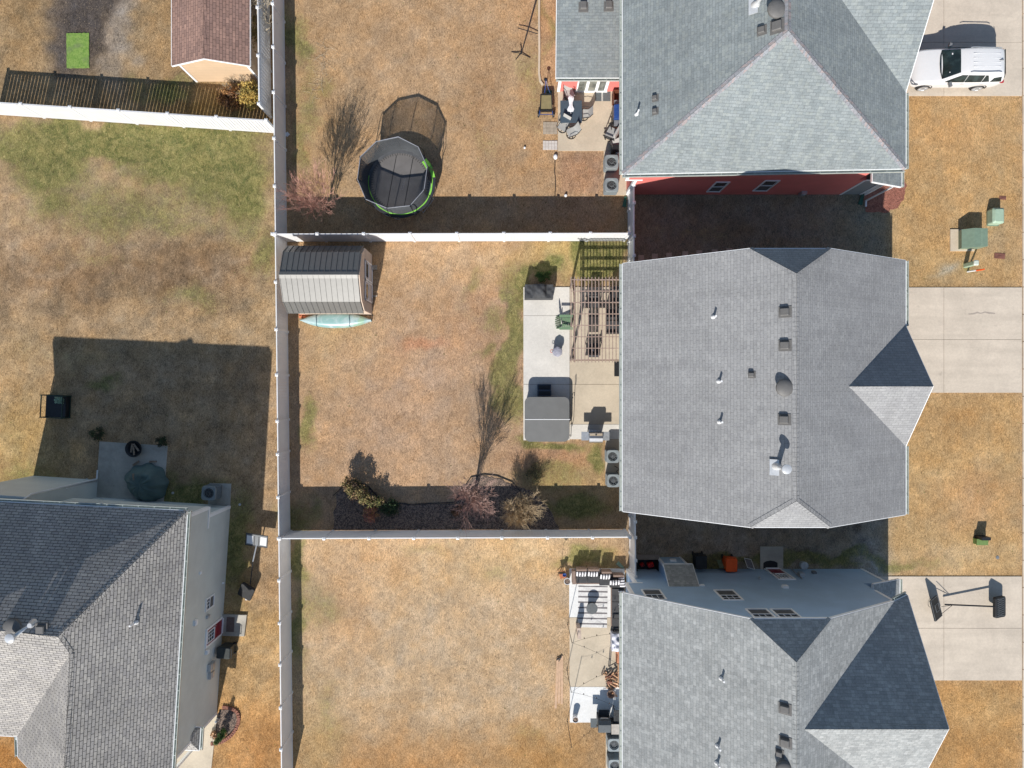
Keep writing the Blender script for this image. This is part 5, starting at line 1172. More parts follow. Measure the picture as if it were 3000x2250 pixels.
# ---------------------------------------------------------------- shed garden
cn = thing('canoe', 'long upturned turquoise canoe lying beside the metal roofed shed', 'canoe', P(986, 939))
L2, m, k = 2.02, 26, 14; mb = MB(); vs = []; fs = []
for i in range(m + 1):
    u = -1 + 2 * i / m; wv = .42 * (1 - abs(u) ** 2.4) + .015; hh = .36 * (1 - .25 * abs(u) ** 3)
    if u > .9: wv = max(wv, .07)
    for j in range(k + 1): a = math.pi * j / k; ca, sa = math.cos(a), math.sin(a); vs.append((u * L2, wv * math.copysign(abs(ca) ** .75, ca), .02 + hh * abs(sa) ** .8))
for i in range(m):
    for j in range(k): fs.append((i * (k + 1) + j, (i + 1) * (k + 1) + j, (i + 1) * (k + 1) + j + 1, i * (k + 1) + j + 1))
mb.add(vs, fs, True)
def canoe_mat():
    mt, nt, b = new_mat('turquoise_hull'); p = opos(nt)
    c = mixc(nt, A(142, 182, 182), A(176, 200, 204), ramp(nt, noise(nt, p, 1.6, 4, .6, .8), .4, .62)); c = mixc(nt, c, A(150, 186, 150), ramp(nt, noise(nt, p, 1.1, 3), .55, .7, 0, .7))
    nt.links.new(c, b.inputs['Base Color']); b.inputs['Roughness'].default_value = .35; return mt
mb.build('hull', canoe_mat(), cn)
for x in (-1.05, .82):
    st_ = []; wv = .42 * (1 - abs(x / L2) ** 2.4) + .02
    for j in range(15): a = math.pi * j / 14; ca = math.cos(a); st_.append((x + .02 * math.sin(j), wv * math.copysign(abs(ca) ** .75, ca), .03 + .37 * abs(math.sin(a)) ** .8))
    MB().tube(st_, .017, 6).build('strap', plain('strap_blue', A(60, 96, 112), .7), cn)
MB().tube([(-L2 - .02, -.05, .1), (-L2 + .1, 0, .16), (-L2 - .02, .05, .1)], .012, 6).build('bow_handle', gr_green, cn)
for i, (dx, dy) in enumerate(((0, 0), (.2, .02), (.4, 0), (.02, -.14), (.22, -.15))):
    q = P(881, 921); mb = MB().box(-.09, .09, -.05, .05, 0, .065 + .05 * (i % 2))
    solo(mb, 'brick', plain('orange_brick', A(232, 140, 100), .9, var=.2), 'orange brick in the little heap between the canoe tip and the long fence', 'brick', (q.x + dx, q.y + dy, 0), R(random.uniform(-20, 20)), 'orange bricks by the canoe', .006)
mb = MB(); 
for k in range(3): mb.bar((-1.0, .02 * k, .02), (1.0, .02 * k - .03, .03), .03, .03)
# ---------------------------------------------------------------- trampoline
def cp(cx, cy, z): return P(1020 + cx / 5.353, 350 + cy / 5.353, z)
tc = P(1172, 534, .9); tc.z = 0
tr = thing('trampoline', 'round black trampoline with a lime green ring and safety net', 'trampoline', tc)
MB().lathe([(1.64, .86), (1.64, .885), (.001, .875)], (0, 0, 0), 64).build('mat', plain('jump_mat', A(116, 113, 112), .8, var=.1, scale=1.5), tr)
def ring(r0, r1, z, th, seg=96, a0=0, a1=360):
    mb = MB(); n = max(2, int(seg * (a1 - a0) / 360)); full = (a1 - a0) >= 360; vs = []
    m = n if full else n + 1
    for i in range(m):
        a = R(a0 + (a1 - a0) * i / n); w = 1 + .006 * math.sin(a * 16)
        for r_, zz in ((r0, z), (r1 * w, z), (r1 * w, z - th), (r0, z - th)): vs.append((math.cos(a) * r_, math.sin(a) * r_, zz))
    fs = []
    for i in range(n):
        j = (i + 1) % m
        for k in range(4): fs.append((i * 4 + k, i * 4 + (k + 1) % 4, j * 4 + (k + 1) % 4, j * 4 + k))
    if not full: fs += [(3, 2, 1, 0), ((m - 1) * 4, (m - 1) * 4 + 1, (m - 1) * 4 + 2, (m - 1) * 4 + 3)]
    return mb.add([Vector(v) for v in vs], [f[::-1] for f in fs])
ring(1.81, 1.98, .93, .05).build('pad', plain('black_pad', A(58, 60, 66), .5, var=.15, scale=3), tr)
lime = plain('lime_pad', A(150, 225, 90), .5, var=.08)
ring(1.735, 1.82, .945, .05, a0=168, a1=385).build('green_ring', lime, tr)
ring(1.64, 1.97, .955, .015, a0=8, a1=42).build('green_pad_section', lime, tr)
ring(1.62, 1.815, .915, .05).build('spring_cover', plain('spring_cover', A(92, 94, 98), .7), tr)
sp = MB()
for k in range(72): a = R(5 * k); sp.bar((math.cos(a) * 1.50, math.sin(a) * 1.50, .892), (math.cos(a) * 1.66, math.sin(a) * 1.66, .9), .022, .008)
sp.build('mat_loops', M['black'], tr)
tm_ = MB(); 
for x in (-.45, .5): tm_.bar((x - .3, -1.5, .889), (x + .25, 1.5, .889), .035, .006)  # two dark bars drawn in as shadow lines across the mat
tm_.build('mat_shadow_line', M['black'], tr)
lg = MB(); rr = random.Random(4)      # faint unreadable lettering on the mat
for k in range(9):
    y = -.42 + k * .09; x = .12 + k * .022
    for j in range(2): lg.bar((x - .09 + .09 * j, y, .889), (x - .03 + .09 * j + rr.uniform(-.02, .02), y + .06, .889), .016, .004)
lg.build('mat_print', plain('print_grey', A(140, 142, 150), .8), tr)
tops = [(440, 345), (785, 270), (1100, 430), (1240, 740), (1190, 1100), (970, 1350), (610, 1390), (275, 1250), (145, 935), (190, 585)]
T = [cp(x, y, 2.62) - tc for x, y in tops]
MB().tube(T, .022, 8, closed=True).build('top_rail', plain('rail_grey', A(150, 152, 160), .5), tr)
nets = MB(); nets2 = MB(); vs = []; fs = []; rows = 6; SUB = 5; NN = len(T) * SUB
for j in range(rows + 1):
    t = j / rows
    for i in range(NN):
        a, b = T[i // SUB], T[(i // SUB + 1) % len(T)]; p = a.lerp(b, (i % SUB) / SUB); ang = math.atan2(p.y, p.x)
        q = Vector((math.cos(ang) * 1.77, math.sin(ang) * 1.77, .94)); w = p.lerp(q, t); w *= 1; sag = -.05 * math.sin(math.pi * t); w.x *= 1 + sag / 1.9; w.y *= 1 + sag / 1.9; w.z = 2.62 + (.94 - 2.62) * t; vs.append(w)
for j in range(rows):
    for i in range(NN):
        k = (i + 1) % NN
        if i // SUB == 3 and j > 0 and i % SUB > 1: continue       # the door gap
        fs.append((j * NN + i, (j + 1) * NN + i, (j + 1) * NN + k, j * NN + k))
def net_pt(u, t):      # u along the rail (0..len(T)), t from the rail down to the pad
    i = int(u) % len(T); p = T[i].lerp(T[(i + 1) % len(T)], u - int(u)); ang = math.atan2(p.y, p.x)
    w = p.lerp(Vector((math.cos(ang) * 1.77, math.sin(ang) * 1.77, .94)), t); k_ = 1 - .05 * math.sin(math.pi * t) / 1.9; w.x *= k_; w.y *= k_; w.z = 2.62 + (.94 - 2.62) * t; return w
def strand(mb, pts, r):
    n0 = len(mb.v)
    for p in pts:
        o = Vector((p.x, p.y, 0)).normalized(); tz = Vector((-o.y, o.x, 0)); a_ = (pts[-1] - pts[0]).normalized(); sd = tz if abs(a_.z) > .5 else Vector((0, 0, 1))
        mb.v += [p + sd * r, p - sd * r * .5 + o * r, p - sd * r * .5 - o * r]
    for i in range(len(pts) - 1):
        for k in range(3): mb.f.append((n0 + 3 * i + k, n0 + 3 * i + (k + 1) % 3, n0 + 3 * i + 3 + (k + 1) % 3, n0 + 3 * i + 3 + k)); mb.sm.append(False)
for k in range(len(T) * 32):
    u = k / 32
    if 3.35 < u < 3.95: continue                      # door gap
    strand(nets, [net_pt(u, t / 6) for t in range(7)], .0075)
for j in range(1, 44):
    t = j / 44; seg = [net_pt(3.95 + (len(T) - .6) * i / 60, t) for i in range(61)]
    for i in range(60): strand(nets, [seg[i], seg[i + 1]], .0075)
nets.build('safety_net', plain('net_cord', (.055, .06, .066, 1), .8), tr)
vb = [v.copy() for v in vs[:NN]]; vb2 = [v.lerp(w, .40) for v, w in zip(vs[:NN], vs[NN:2 * NN])]
MB().add(vb + vb2, [(i, NN + i, NN + (i + 1) % NN, (i + 1) % NN) for i in range(NN)]).build('net_hem', plain('hem_grey', A(120, 122, 128), .8), tr)
for i, p in enumerate(T):
    ang = math.atan2(p.y, p.x); o = Vector((math.cos(ang), math.sin(ang), 0))
    MB().tube([Vector((p.x, p.y, 2.7)) + o * .03, p + o * .1 - Vector((0, 0, .3)), o * 2.08 + Vector((0, 0, 1.5)), o * 2.02 + Vector((0, 0, .9)), o * 1.95 + Vector((0, 0, .5))], .021, 8).build('net_pole', M['dark'], tr)
MB().tube([(math.cos(R(7.5 * i)) * 1.9, math.sin(R(7.5 * i)) * 1.9, .86) for i in range(48)], .025, 8, closed=True).build('frame', M['galv'], tr)
for k in range(5):
    a = R(72 * k + 20); b = R(72 * k + 50)
    MB().tube([(math.cos(a) * 1.9, math.sin(a) * 1.9, .85), (math.cos(a) * 1.9, math.sin(a) * 1.9, .03), (math.cos(b) * 1.9, math.sin(b) * 1.9, .03), (math.cos(b) * 1.9, math.sin(b) * 1.9, .85)], .022, 8).build('leg', M['galv'], tr)

# ---------------------------------------------------------------- red house patio
dt = thing('patio_table', 'square dark slate table on the red house patio', 'table', g0(1673, 328, .74))
MB().rbox((0, 0), .6, .62, .7, .735, .03, 3).build('tabletop', plain('slate_top', A(78, 92, 104), .35, var=.06), dt, bevel=.006)
for x in (-.5, .5):
    for y in (-.52, .52): MB().box(x - .025, x + .025, y - .025, y + .025, 0, .7).build('leg', M['dark'], dt)
def sling_chair(label, loc, rz, group='pale sling chairs round the slate table'):
    t = thing('swivel_chair', label, 'chair', loc, rz, group)
    s = MB(); pr = [(.26, .44), (.1, .42), (-.2, .41), (-.28, .5), (-.36, .75), (-.43, 1.0)]
    for d in (0, .012): s.add([(x, y, z - d) for y, z in pr for x in (-.24, .24)], [(2 * i, 2 * i + 1, 2 * i + 3, 2 * i + 2) if d == 0 else (2 * i + 2, 2 * i + 3, 2 * i + 1, 2 * i) for i in range(5)], True)
    s.build('sling_seat', M['sling'], t)
    for sx in (-1, 1):
        MB().tube([(sx * .25, .28, .44), (sx * .25, -.2, .42), (sx * .25, -.28, .5), (sx * .25, -.44, 1.02)], .016, 6).build('side_rail', chdark, t)
        MB().tube([(sx * .27, .24, .44), (sx * .3, .26, .62), (sx * .31, -.05, .66), (sx * .27, -.33, .64)], .017, 6).build('armrest', chdark, t)
    MB().tube([(math.cos(R(20 * i)) * .27, math.sin(R(20 * i)) * .27, .03) for i in range(18)], .017, 6, closed=True).build('base_ring', chdark, t)
    MB().tube([(0, 0, .03), (0, 0, .4)], .03, 8).bar((-.27, 0, .035), (.27, 0, .035), .03, .02).bar((0, -.27, .035), (0, .27, .035), .03, .02).build('pedestal', chdark, t)
    return t
sc = sling_chair('pale sling chair left of the top of the slate table, below the red wall', g0(1669, 272, .5), R(200))
dup(sc, g0(1712, 332, .5), R(90), 'pale sling chair at the right side of the slate table'); dup(sc, g0(1675, 386, .5), R(112), 'pale sling chair at the lower side of the slate table')
dup(sc, g0(1650, 368, .5), R(150), 'pale sling chair at the lower left corner of the slate table')
um = thing('folded_umbrella', 'white folded umbrella lying across the slate table', 'umbrella', (P(1672, 306, .78).x, P(1672, 306, .78).y, .79))
mb = MB(); m = 12; prof = [(-.42, .13), (-.3, .16), (-.1, .09), (.1, .1), (.3, .14), (.42, .10), (.46, .02)]
vs = []; 
for y, r_ in prof:
    for i in range(m): a = 2 * math.pi * i / m; w_ = 1 + .3 * math.sin(a * 5 + y * 4); vs.append((math.cos(a) * r_ * w_, y, .07 + math.sin(a) * r_ * .45 * w_))
mb.add(vs, [(j * m + i, j * m + (i + 1) % m, (j + 1) * m + (i + 1) % m, (j + 1) * m + i) for j in range(len(prof) - 1) for i in range(m)] + [tuple(range(m - 1, -1, -1))], True); mb.build('canopy', M['cloth_white'], um)
MB().tube([(0, -.55, .06), (0, .5, .06)], .016, 8).build('pole', M['white'], um)
solo(MB().box(-.06, .06, -.05, .05, 0, .04).obox((.05, -.04, .05), (.05, .012, .01), Matrix.Rotation(.6, 3, 'Z')), 'table_ornament', M['brick_red'], 'small red and green ornament on the lower left of the slate table', 'ornament', (P(1656, 338, .74).x, P(1656, 338, .74).y, .786))
dm = plain('mat_grey', A(112, 118, 120), .9, var=.15, scale=20)
solo(MB().box(-.43, .43, -.26, .26, 0, .015), 'door_mat', striped('lattice_mat', A(100, 106, 108), A(196, 196, 190), .62, .86, 0), 'grey door mat with pale lattice ends outside the sliding doors', 'mat', (P(1766, 284).x, P(1766, 284).y, .052), bevel=.003)
wg = thing('yard_cart', 'blue framed yard cart with a khaki deck, parked left of the slate table', 'cart', P(1599, 310))
MB().rbox((0, 0), .31, .42, .38, .44, .05, 3).build('deck', plain('khaki_deck', A(146, 134, 96), .8, var=.08), wg)
rimm = MB()
for (a_, b_) in (((-.34, -.46), (.34, -.46)), ((.34, -.46), (.3, .46)), ((.3, .46), (-.3, .46)), ((-.3, .46), (-.34, -.46))): rimm.bar((a_[0], a_[1], .46), (b_[0], b_[1], .46), .05, .1)
rimm.build('tray_rim', M['black'], wg)
for s in (-1, 1):
    w = MB(); w.v = []; w.lathe([(.06, -.05), (.17, -.05), (.17, .05), (.06, .05)], (0, 0, 0), 20); w.v = [Vector((v.z + s * .42, v.x - .55, v.y + .17)) for v in w.v]; wh = w.build('wheel', M['black'], wg)
    MB().box(s * .36 - .02, s * .36 + .02, -.58, -.38, .14, .4).build('fork', M['blue'], wg)
MB().bar((-.4, -.55, .17), (.4, -.55, .17), .03, .03).build('axle', M['blue'], wg)
MB().tube([(-.1, .46, .42), (-.06, .75, .5), (-.05, 1.1, .75), (.0, 1.15, .78)], .018, 8).tube([(.26, .46, .42), (.1, .8, .55), (-.02, 1.12, .76)], .014, 8).build('pull_handle', M['blue'], wg)
MB().lathe([(.04, 0), (.1, .01), (.1, .05), (.04, .06)], (-.04, 1.18, .72), 16).build('castor', M['black'], wg)
MB().box(.05, .34, .5, .86, .02, .06).build('green_tray', M['green_dark'], wg)
# things along the red house wall
bg_ = thing('grill', 'blue lidded grill half hidden under the red house eave', 'grill', (P(1812, 330, .9).x, P(1812, 330, .9).y, .05), R(90))
MB().box(-.4, .4, -.28, .28, .1, .75).build('cabinet', M['dark'], bg_); 
lid = MB(); pr = [(-.27, .78), (-.26, .98), (-.1, 1.08), (.1, 1.08), (.26, .98), (.27, .78)]
lid.add([(x, y, z) for x in (-.38, .38) for y, z in pr], [(i, i + 1, 7 + i, 6 + i) for i in range(5)] + [tuple(range(5, -1, -1)), tuple(range(6, 12)), (0, 6, 11, 5)]); lid.build('lid', M['blue'], bg_, bevel=.02)
MB().bar((-.3, .31, .92), (.3, .31, .92), .02, .03).build('handle', M['steel'], bg_)
for s in (-1, 1): MB().box(s * .4, s * .72, -.24, .24, .76, .8).build('side_shelf', M['grey'], bg_, bevel=.01)
cbn = thing('wooden_cabinet', 'open dark brown cabinet in the corner by the sliding doors', 'cabinet', (P(1812, 282, .6).x, P(1812, 282, .6).y, .05))
brn = plain('brown_wood', A(112, 66, 48), .6, var=.2)
mb = MB().box(-.3, .3, -.3, -.26, 0, .7).box(-.3, .3, .26, .3, 0, .7).box(-.3, -.26, -.26, .26, 0, .7).box(-.26, .3, -.26, .26, 0, .04).box(-.26, .3, -.26, .26, .34, .37); mb.build('case', brn, cbn)
MB().box(.26, .3, -.26, .26, .04, .7).build('door', M['dark'], cbn)
fc = lounge_chair('upper folded sling recliner leaning in the heap beside the blue grill', g0(1800, 392, .5), R(60), chdark, 'folded recliners by the red house', cushion=M['sling'])
d2 = dup(fc, g0(1806, 412, .5), R(25), 'lower grey sling recliner in the heap beside the blue grill'); d2.rotation_euler.x = .5; fc.rotation_euler.x = -.35
easel = solo(MB().bar((-.02, .3, .0), (.0, .0, .9), .03, .03).bar((.2, -.3, 0), (.0, 0, .9), .03, .03).bar((-.25, -.25, 0), (0, 0, .9), .03, .03), 'folding_stand', M['dark'], 'thin dark folding stand left of the recliner heap', 'stand', (P(1782, 378).x, P(1782, 378).y, .05))
solo(MB().rbox((0, 0), .22, .2, 0, .55, .06, 3, .03), 'plastic_tub', M['black'], 'black plastic tub under the eave just above the air conditioners', 'tub', (P(1803, 437, .4).x, P(1803, 437, .4).y, .05))
mb = MB(); mb.lathe([(.04, 0), (.11, .04), (.12, .12), (.07, .2), (.02, .21)], (0, 0, 0), 14, 1, 1.3); solo(mb, 'white_bag', M['cloth_white'], 'small white tied bag on the grass just below the tile pad', 'bag', P(1627, 461))
solo(MB().tube([P(1626, 470, .03), P(1625, 500, .03), P(1627, 530, .03), P(1626, 575, .03)], .022, 6), 'black_edging', M['black'], 'straight strip of black edging below the white bag', 'edging')
solo(MB().lathe([(.001, .0), (.06, .02), (.09, .09), (.06, .16), (.001, .18)], (0, 0, 0), 16), 'white_ball', M['white'], 'white ball in the fence shadow below the red house bed', 'ball', P(1657, 574))
solo(MB().lathe([(.001, .0), (.05, .02), (.07, .07), (.05, .12), (.001, .14)], (0, 0, 0), 12), 'small_white_ball', M['white'], 'tiny white ball on the open lawn right of the trampoline', 'ball', P(1537, 434))
# toppled metal post stand on the lawn
ps = thing('metal_post_stand', 'dark metal post with cross arms lying on the lawn left of the kerb', 'post stand', P(1545, 90))
w = lambda x, y, z=.05: P(x, y, z)
MB().tube([w(1573, -12, 1.5), w(1527, 158, .08)], .028, 8).build('post', M['dark'], ps, world=True)
MB().tube([w(1517, 82, .25), w(1546, 90, .3), w(1575, 99, .2)], .024, 8).build('cross_arm', M['dark'], ps, world=True)
for a_ in ((1498, 152), (1511, 175), (1554, 169)): MB().tube([w(1526, 156, .12), w(*a_, .03)], .022, 6).build('foot', M['dark'], ps, world=True)
MB().tube([w(1526, 158, .1), w(1527, 138, .1), w(1524, 128, .1)], .02, 6).build('stub', M['dark'], ps, world=True)
solo(MB().box(-.11, .11, -.1, .1, 0, .05), 'white_block', M['white'], 'small white square block beside the long fence near the picket fence junction', 'block', P(842, 394), R(40))
# green downspout extensions
for i, (a_, b_, lb) in enumerate((((1832, 577), (1829, 606), 'green downspout extension in shade at the corner of the red house near the fence'), ((2527, 566), (2519, 600), 'teal downspout extension at the red house porch end'), ((1826, 1663), (1808, 1648), 'green downspout extension lying across the grass above the striped sofa'))):
    A_, B_ = P(*a_), P(*b_); d = (B_ - A_); ang = math.atan2(d.y, d.x)
    mb = MB(); Lh = d.length / 2; mb.add([(-Lh, -.06, .1), (-Lh, .06, .1), (Lh, .12, .05), (Lh, -.12, .05), (-Lh, -.06, .0), (-Lh, .06, .0), (Lh, .12, .0), (Lh, -.12, .0)], [(3, 2, 1, 0), (4, 5, 6, 7), (0, 1, 5, 4), (1, 2, 6, 5), (2, 3, 7, 6), (3, 0, 4, 7)])
    solo(mb, 'downspout_extension', M['green_dark'] if i < 2 else M['util'], lb, 'downspout extension', (A_ + B_) / 2, ang, None, .01)
mb = MB(); 
for k in range(3): mb.box(-.15 + .03 * k, .15 + .03 * k, -.4 + .12 * k, .5 - .1 * k, .05 * k, .05 * k + .04)
# turf mat in the top left garden
rr_t = random.Random(2); tf, nt, b = new_mat('artificial_turf'); p = wpos(nt); nt.links.new(mixc(nt, mixc(nt, A(108, 146, 60), A(144, 172, 86), ramp(nt, noise(nt, p, 9, 4, .7), .35, .65)), A(120, 128, 96), ramp(nt, noise(nt, p, 1.6, 4, .6), .5, .7, 0, .6)), b.inputs['Base Color']); b.inputs['Roughness'].default_value = .95; bump(nt, b, noise(nt, p, 60, 3), .02, .8)
tmb = MB(); e_ = []
for i in range(16): e_.append((-.64 + 1.28 * i / 16, -.99 + rr_t.uniform(-.015, .015)))
for i in range(24): e_.append((.64 + rr_t.uniform(-.015, .015), -.99 + 1.98 * i / 24))
for i in range(16): e_.append((.64 - 1.28 * i / 16, .99 + rr_t.uniform(-.03, .02)))
for i in range(24): e_.append((-.64 + rr_t.uniform(-.015, .015), .99 - 1.98 * i / 24))
solo(tmb.prism(e_, 0, .045), 'turf_mat', tf, 'bright green rectangle of artificial turf on bare dark soil', 'turf mat', P(229, 149), R(.6), None, 0)

# ---------------------------------------------------------------- sport utility vehicle
def lerp(a, b, t): return a + (b - a) * t
car = thing('parked_car', 'white sport utility vehicle parked on the top driveway', 'car', (24.75, 17.62, .04), 0)
# stations along the car, front at -x: x, half width at sill / belt / roof, heights of sill, belt (bonnet line), roof line
ST = [(-2.50, .62, .66, .60, .38, .62, .66), (-2.42, .80, .84, .70, .28, .74, .80), (-2.2, .92, .94, .78, .24, .90, .96), (-1.8, .95, .97, .82, .22, .98, 1.06), (-1.2, .95, .98, .84, .22, 1.02, 1.13), (-.95, .95, .98, .82, .22, 1.04, 1.18),
      (-.15, .95, .98, .66, .22, 1.06, 1.66), (.3, .95, .98, .67, .22, 1.08, 1.73), (1.0, .95, .98, .67, .22, 1.10, 1.75), (1.7, .95, .98, .66, .22, 1.12, 1.73), (2.15, .94, .96, .62, .24, 1.12, 1.68), (2.38, .90, .92, .74, .32, 1.08, 1.20), (2.48, .84, .86, .70, .42, .92, .98)]
def sec(st):
    x, ws_, wb, wr_, zs, zb, zr = st
    return [(x, -wr_ * .55, zr + .012), (x, -wr_, zr - .015), (x, -lerp(wr_, wb, .12), lerp(zr, zb, .10)), (x, -wb, zb), (x, -wb - .012, lerp(zb, zs, .35)), (x, -ws_, zs + .12), (x, -ws_ + .05, zs)]
vs = []; k = 0
for st in ST:
    h_ = sec(st); full = h_[::-1] + [(x, -y, z) for x, y, z in h_]; k = len(full); vs += full
fs = []
for i in range(len(ST) - 1):
    for j in range(k): fs.append((i * k + j, i * k + (j + 1) % k, (i + 1) * k + (j + 1) % k, (i + 1) * k + j))
fs += [tuple(range(k)), tuple(range((len(ST)) * k - 1, (len(ST) - 1) * k - 1, -1))]
paint = plain('white_car_paint', (.66, .665, .67, 1), .22, var=.015, coat=.6)
body = MB().add(vs, [f[::-1] for f in fs], True); bo = body.build('body', paint, car)
md = bo.modifiers.new('bevel', 'SUBSURF'); md.levels = 2; md.render_levels = 2
gl = glass('car_glass', (.012, .02, .02, 1))
def patch(name, pts, n, mat, off=.015, th=.01, par=None):
    pts = [Vector(p) for p in pts]; n = Vector(n).normalized(); mb = MB(); c = len(pts)
    nn = (pts[1] - pts[0]).cross(pts[2] - pts[1]); pts = pts if nn.dot(n) > 0 else pts[::-1]
    mb.add([p + n * off for p in pts] + [p - n * th for p in pts], [tuple(range(c))] + [(i, c + i, c + (i + 1) % c, (i + 1) % c) for i in range(c)]); return mb.build(name, mat, par or car)
wsx = patch('windscreen', [(-1.02, -.80, 1.15), (-1.12, -.45, 1.17), (-1.15, 0, 1.18), (-1.12, .45, 1.17), (-1.02, .80, 1.15), (-.26, .63, 1.615), (-.28, 0, 1.66), (-.26, -.63, 1.615)], (-.5, 0, .85), gl, .03)
for x, y, s in ((-.62, .42, .045), (-.5, -.02, .05), (-.72, -.55, .03)): patch('windscreen_sticker', [(x, y, 1.40 + (x + .62) * .6), (x + s, y, 1.40 + (x + s + .62) * .6), (x + s, y + s * 2, 1.40 + (x + s + .62) * .6), (x, y + s * 2, 1.40 + (x + .62) * .6)], (-.5, 0, .85), M['cloth_white'], .048, .0, wsx)
for s in (-1, 1):
    def q(x, t): return (x, s * lerp(.965, .69, t), lerp(1.13, 1.66, t))
    patch('side_window', [q(-.85, .03), q(.18, .03), q(.18, .80), q(-.12, .78)], (0, s * .9, .45), gl, .02); patch('side_window', [q(.22, .03), q(1.12, .05), q(1.12, .80), q(.22, .80)], (0, s * .9, .45), gl, .02)
    patch('side_window', [q(1.16, .05), q(1.55, .1), q(1.3, .78), q(1.16, .8)], (0, s * .9, .45), gl, .02); patch('rear_quarter_window', [q(1.62, .08), q(2.2, .12), q(2.08, .6), q(1.7, .5)], (.05, s * .9, .4), gl, .02)
    MB().tube([(.2, s * .68, 1.745), (.35, s * .68, 1.79), (1.75, s * .66, 1.78), (1.9, s * .66, 1.73)], .02, 8).build('roof_rail', M['galv'], car)
    mr = MB().obox((-.55, s * 1.08, 1.12), (.07, .12, .075), Matrix.Rotation(-s * .25, 3, 'Z')); mr.build('mirror', M['grey'], car, bevel=.02)
    hl = MB().add([(-2.46, s * .55, .72), (-2.3, s * .84, .80), (-2.12, s * .93, .86), (-2.2, s * .955, .76), (-2.40, s * .87, .66), (-2.50, s * .6, .62)], [(0, 1, 2, 3, 4, 5) if s < 0 else (5, 4, 3, 2, 1, 0)]); 
    c_ = [Vector(v) for v in hl.v]; hl.v = [v + Vector((-.03, s * .03, .03)) for v in c_]; hl.add([v + Vector((.05, -s * .05, -.03)) for v in c_], [(5, 4, 3, 2, 1, 0) if s < 0 else (0, 1, 2, 3, 4, 5)]); hl.build('headlight', glass('headlight_glass', (.12, .13, .15, 1)), car)
    MB().box(2.2, 2.46, s * .78, s * .93, .96, 1.06).build('tail_light', plain('tail_red', (.35, .01, .03, 1), .2), car, bevel=.02)
    for wx in (-1.62, 1.42):
        ty = MB().lathe([(.2, -.12), (.33, -.13), (.375, -.09), (.375, .09), (.33, .13), (.2, .12)], (0, 0, 0), 32); ty.v = [Vector((v.x + wx, v.z + s * .86, v.y + .375)) for v in ty.v]; to = ty.build('wheel', plain('tyre', (.02, .02, .021, 1), .8), car)
        rm = MB().lathe([(.26, 0), (.27, .03), (.22, .04), (.2, .015)], (0, 0, 0), 28); 
        for i in range(5): a = R(72 * i); rm.obox((math.cos(a) * .12, math.sin(a) * .12, .02), (.13, .03, .014), Matrix.Rotation(a, 3, 'Z'))
        rm.v = [Vector((v.x + wx, s * (v.z + .125) + s * .86, v.y + .375)) for v in rm.v]; rm.build('rim', M['galv'], to)
        ar = MB().tube([(wx + math.cos(R(t)) * .43, s * .955, .375 + math.sin(R(t)) * .43) for t in range(-5, 186, 19)], .035, 6); ar.build('wheel_arch', M['black'], car)
for y in (-.36, -.12, .12, .36): MB().bar((.35, y, 1.75), (1.85, y * .97, 1.735), .014, .022).build('roof_rib', paint, car)
MB().add([(1.75, -.02, 1.745), (2.0, -.02, 1.725), (1.95, -.02, 1.80), (1.75, .02, 1.745), (2.0, .02, 1.725), (1.95, .02, 1.80)], [(0, 1, 2), (5, 4, 3), (0, 3, 4, 1), (1, 4, 5, 2), (2, 5, 3, 0)]).build('antenna', M['grey'], car)
for y0, y1 in ((-.5, .5),): MB().box(-2.53, -2.46, y0, y1, .42, .62).build('grille', M['black'], car)
patch('rear_window', [(2.17, -.66, 1.6), (2.17, .66, 1.6), (2.37, .74, 1.22), (2.37, -.74, 1.22)], (.9, 0, .4), gl, .02)
for s in (-1, 1):
    for x in (-.02, 1.05): MB().bar((x + .1, s * .985, .98), (x + .32, s * .985, .98), .03, .025).build('door_handle', M['galv'], car)

# ---------------------------------------------------------------- front lawn
tx = thing('transformer_box', 'large green utility transformer box with a concrete pad on the front lawn', 'utility box', (P(2848, 699, .5).x, P(2848, 699, .5).y, 0))
MB().box(-.95, .42, -.62, .62, 0, .07).build('pad', M['conc_tan'], tx, bevel=.01)
mb = MB(); mb.add([(-.5, -.52, .07), (.62, -.5, .07), (.62, .5, .07), (-.5, .52, .07), (-.62, -.54, .55), (-.1, -.55, .86), (.64, -.5, .86), (.64, .5, .86), (-.1, .52, .86), (-.62, .5, .55)],
    [(3, 2, 1, 0), (0, 1, 6, 5, 4), (2, 3, 9, 8, 7), (1, 2, 7, 6), (3, 0, 4, 9), (4, 5, 8, 9), (5, 6, 7, 8)]); mb.build('cabinet', M['util'], tx, bevel=.02)
MB().box(.3, .31, -.47, .47, .861, .868).build('lid_seam', M['util_lt'], tx)
u2 = thing('utility_pedestal', 'smaller pale green utility box at the right side of the front lawn', 'utility box', (P(2923, 634, .45).x, P(2923, 634, .45).y, 0))
MB().rbox((0, 0), .34, .45, 0, .1, .08, 3).build('base', M['util'], u2); mb = MB().rbox((-.02, .03), .33, .44, .1, .62, .1, 4, .1); mb.build('lid', M['util_lt'], u2, bevel=.02)
u3 = thing('cable_pedestal', 'pale rounded cable pedestal standing beside the striped marker post', 'utility pedestal', P(2828, 778))
MB().rbox((0, 0), .11, .13, 0, .9, .05, 3).build('post', M['util_lt'], u3); MB().rbox((0, 0), .14, .15, .9, 1.0, .07, 4, .04).build('cap', plain('pale_cap', A(214, 222, 208), .5), u3)
mk = thing('marker_post', 'leaning white and orange marker post on the front lawn', 'marker post', P(2834, 796))
MB().tube([(0, 0, 0), (.12, -.02, .62)], .045, 10).build('white_section', M['white'], mk); MB().tube([(.12, -.02, .62), (.22, -.03, 1.0), (.24, -.03, 1.08)], .05, 10, .04).build('orange_section', M['orange'], mk)
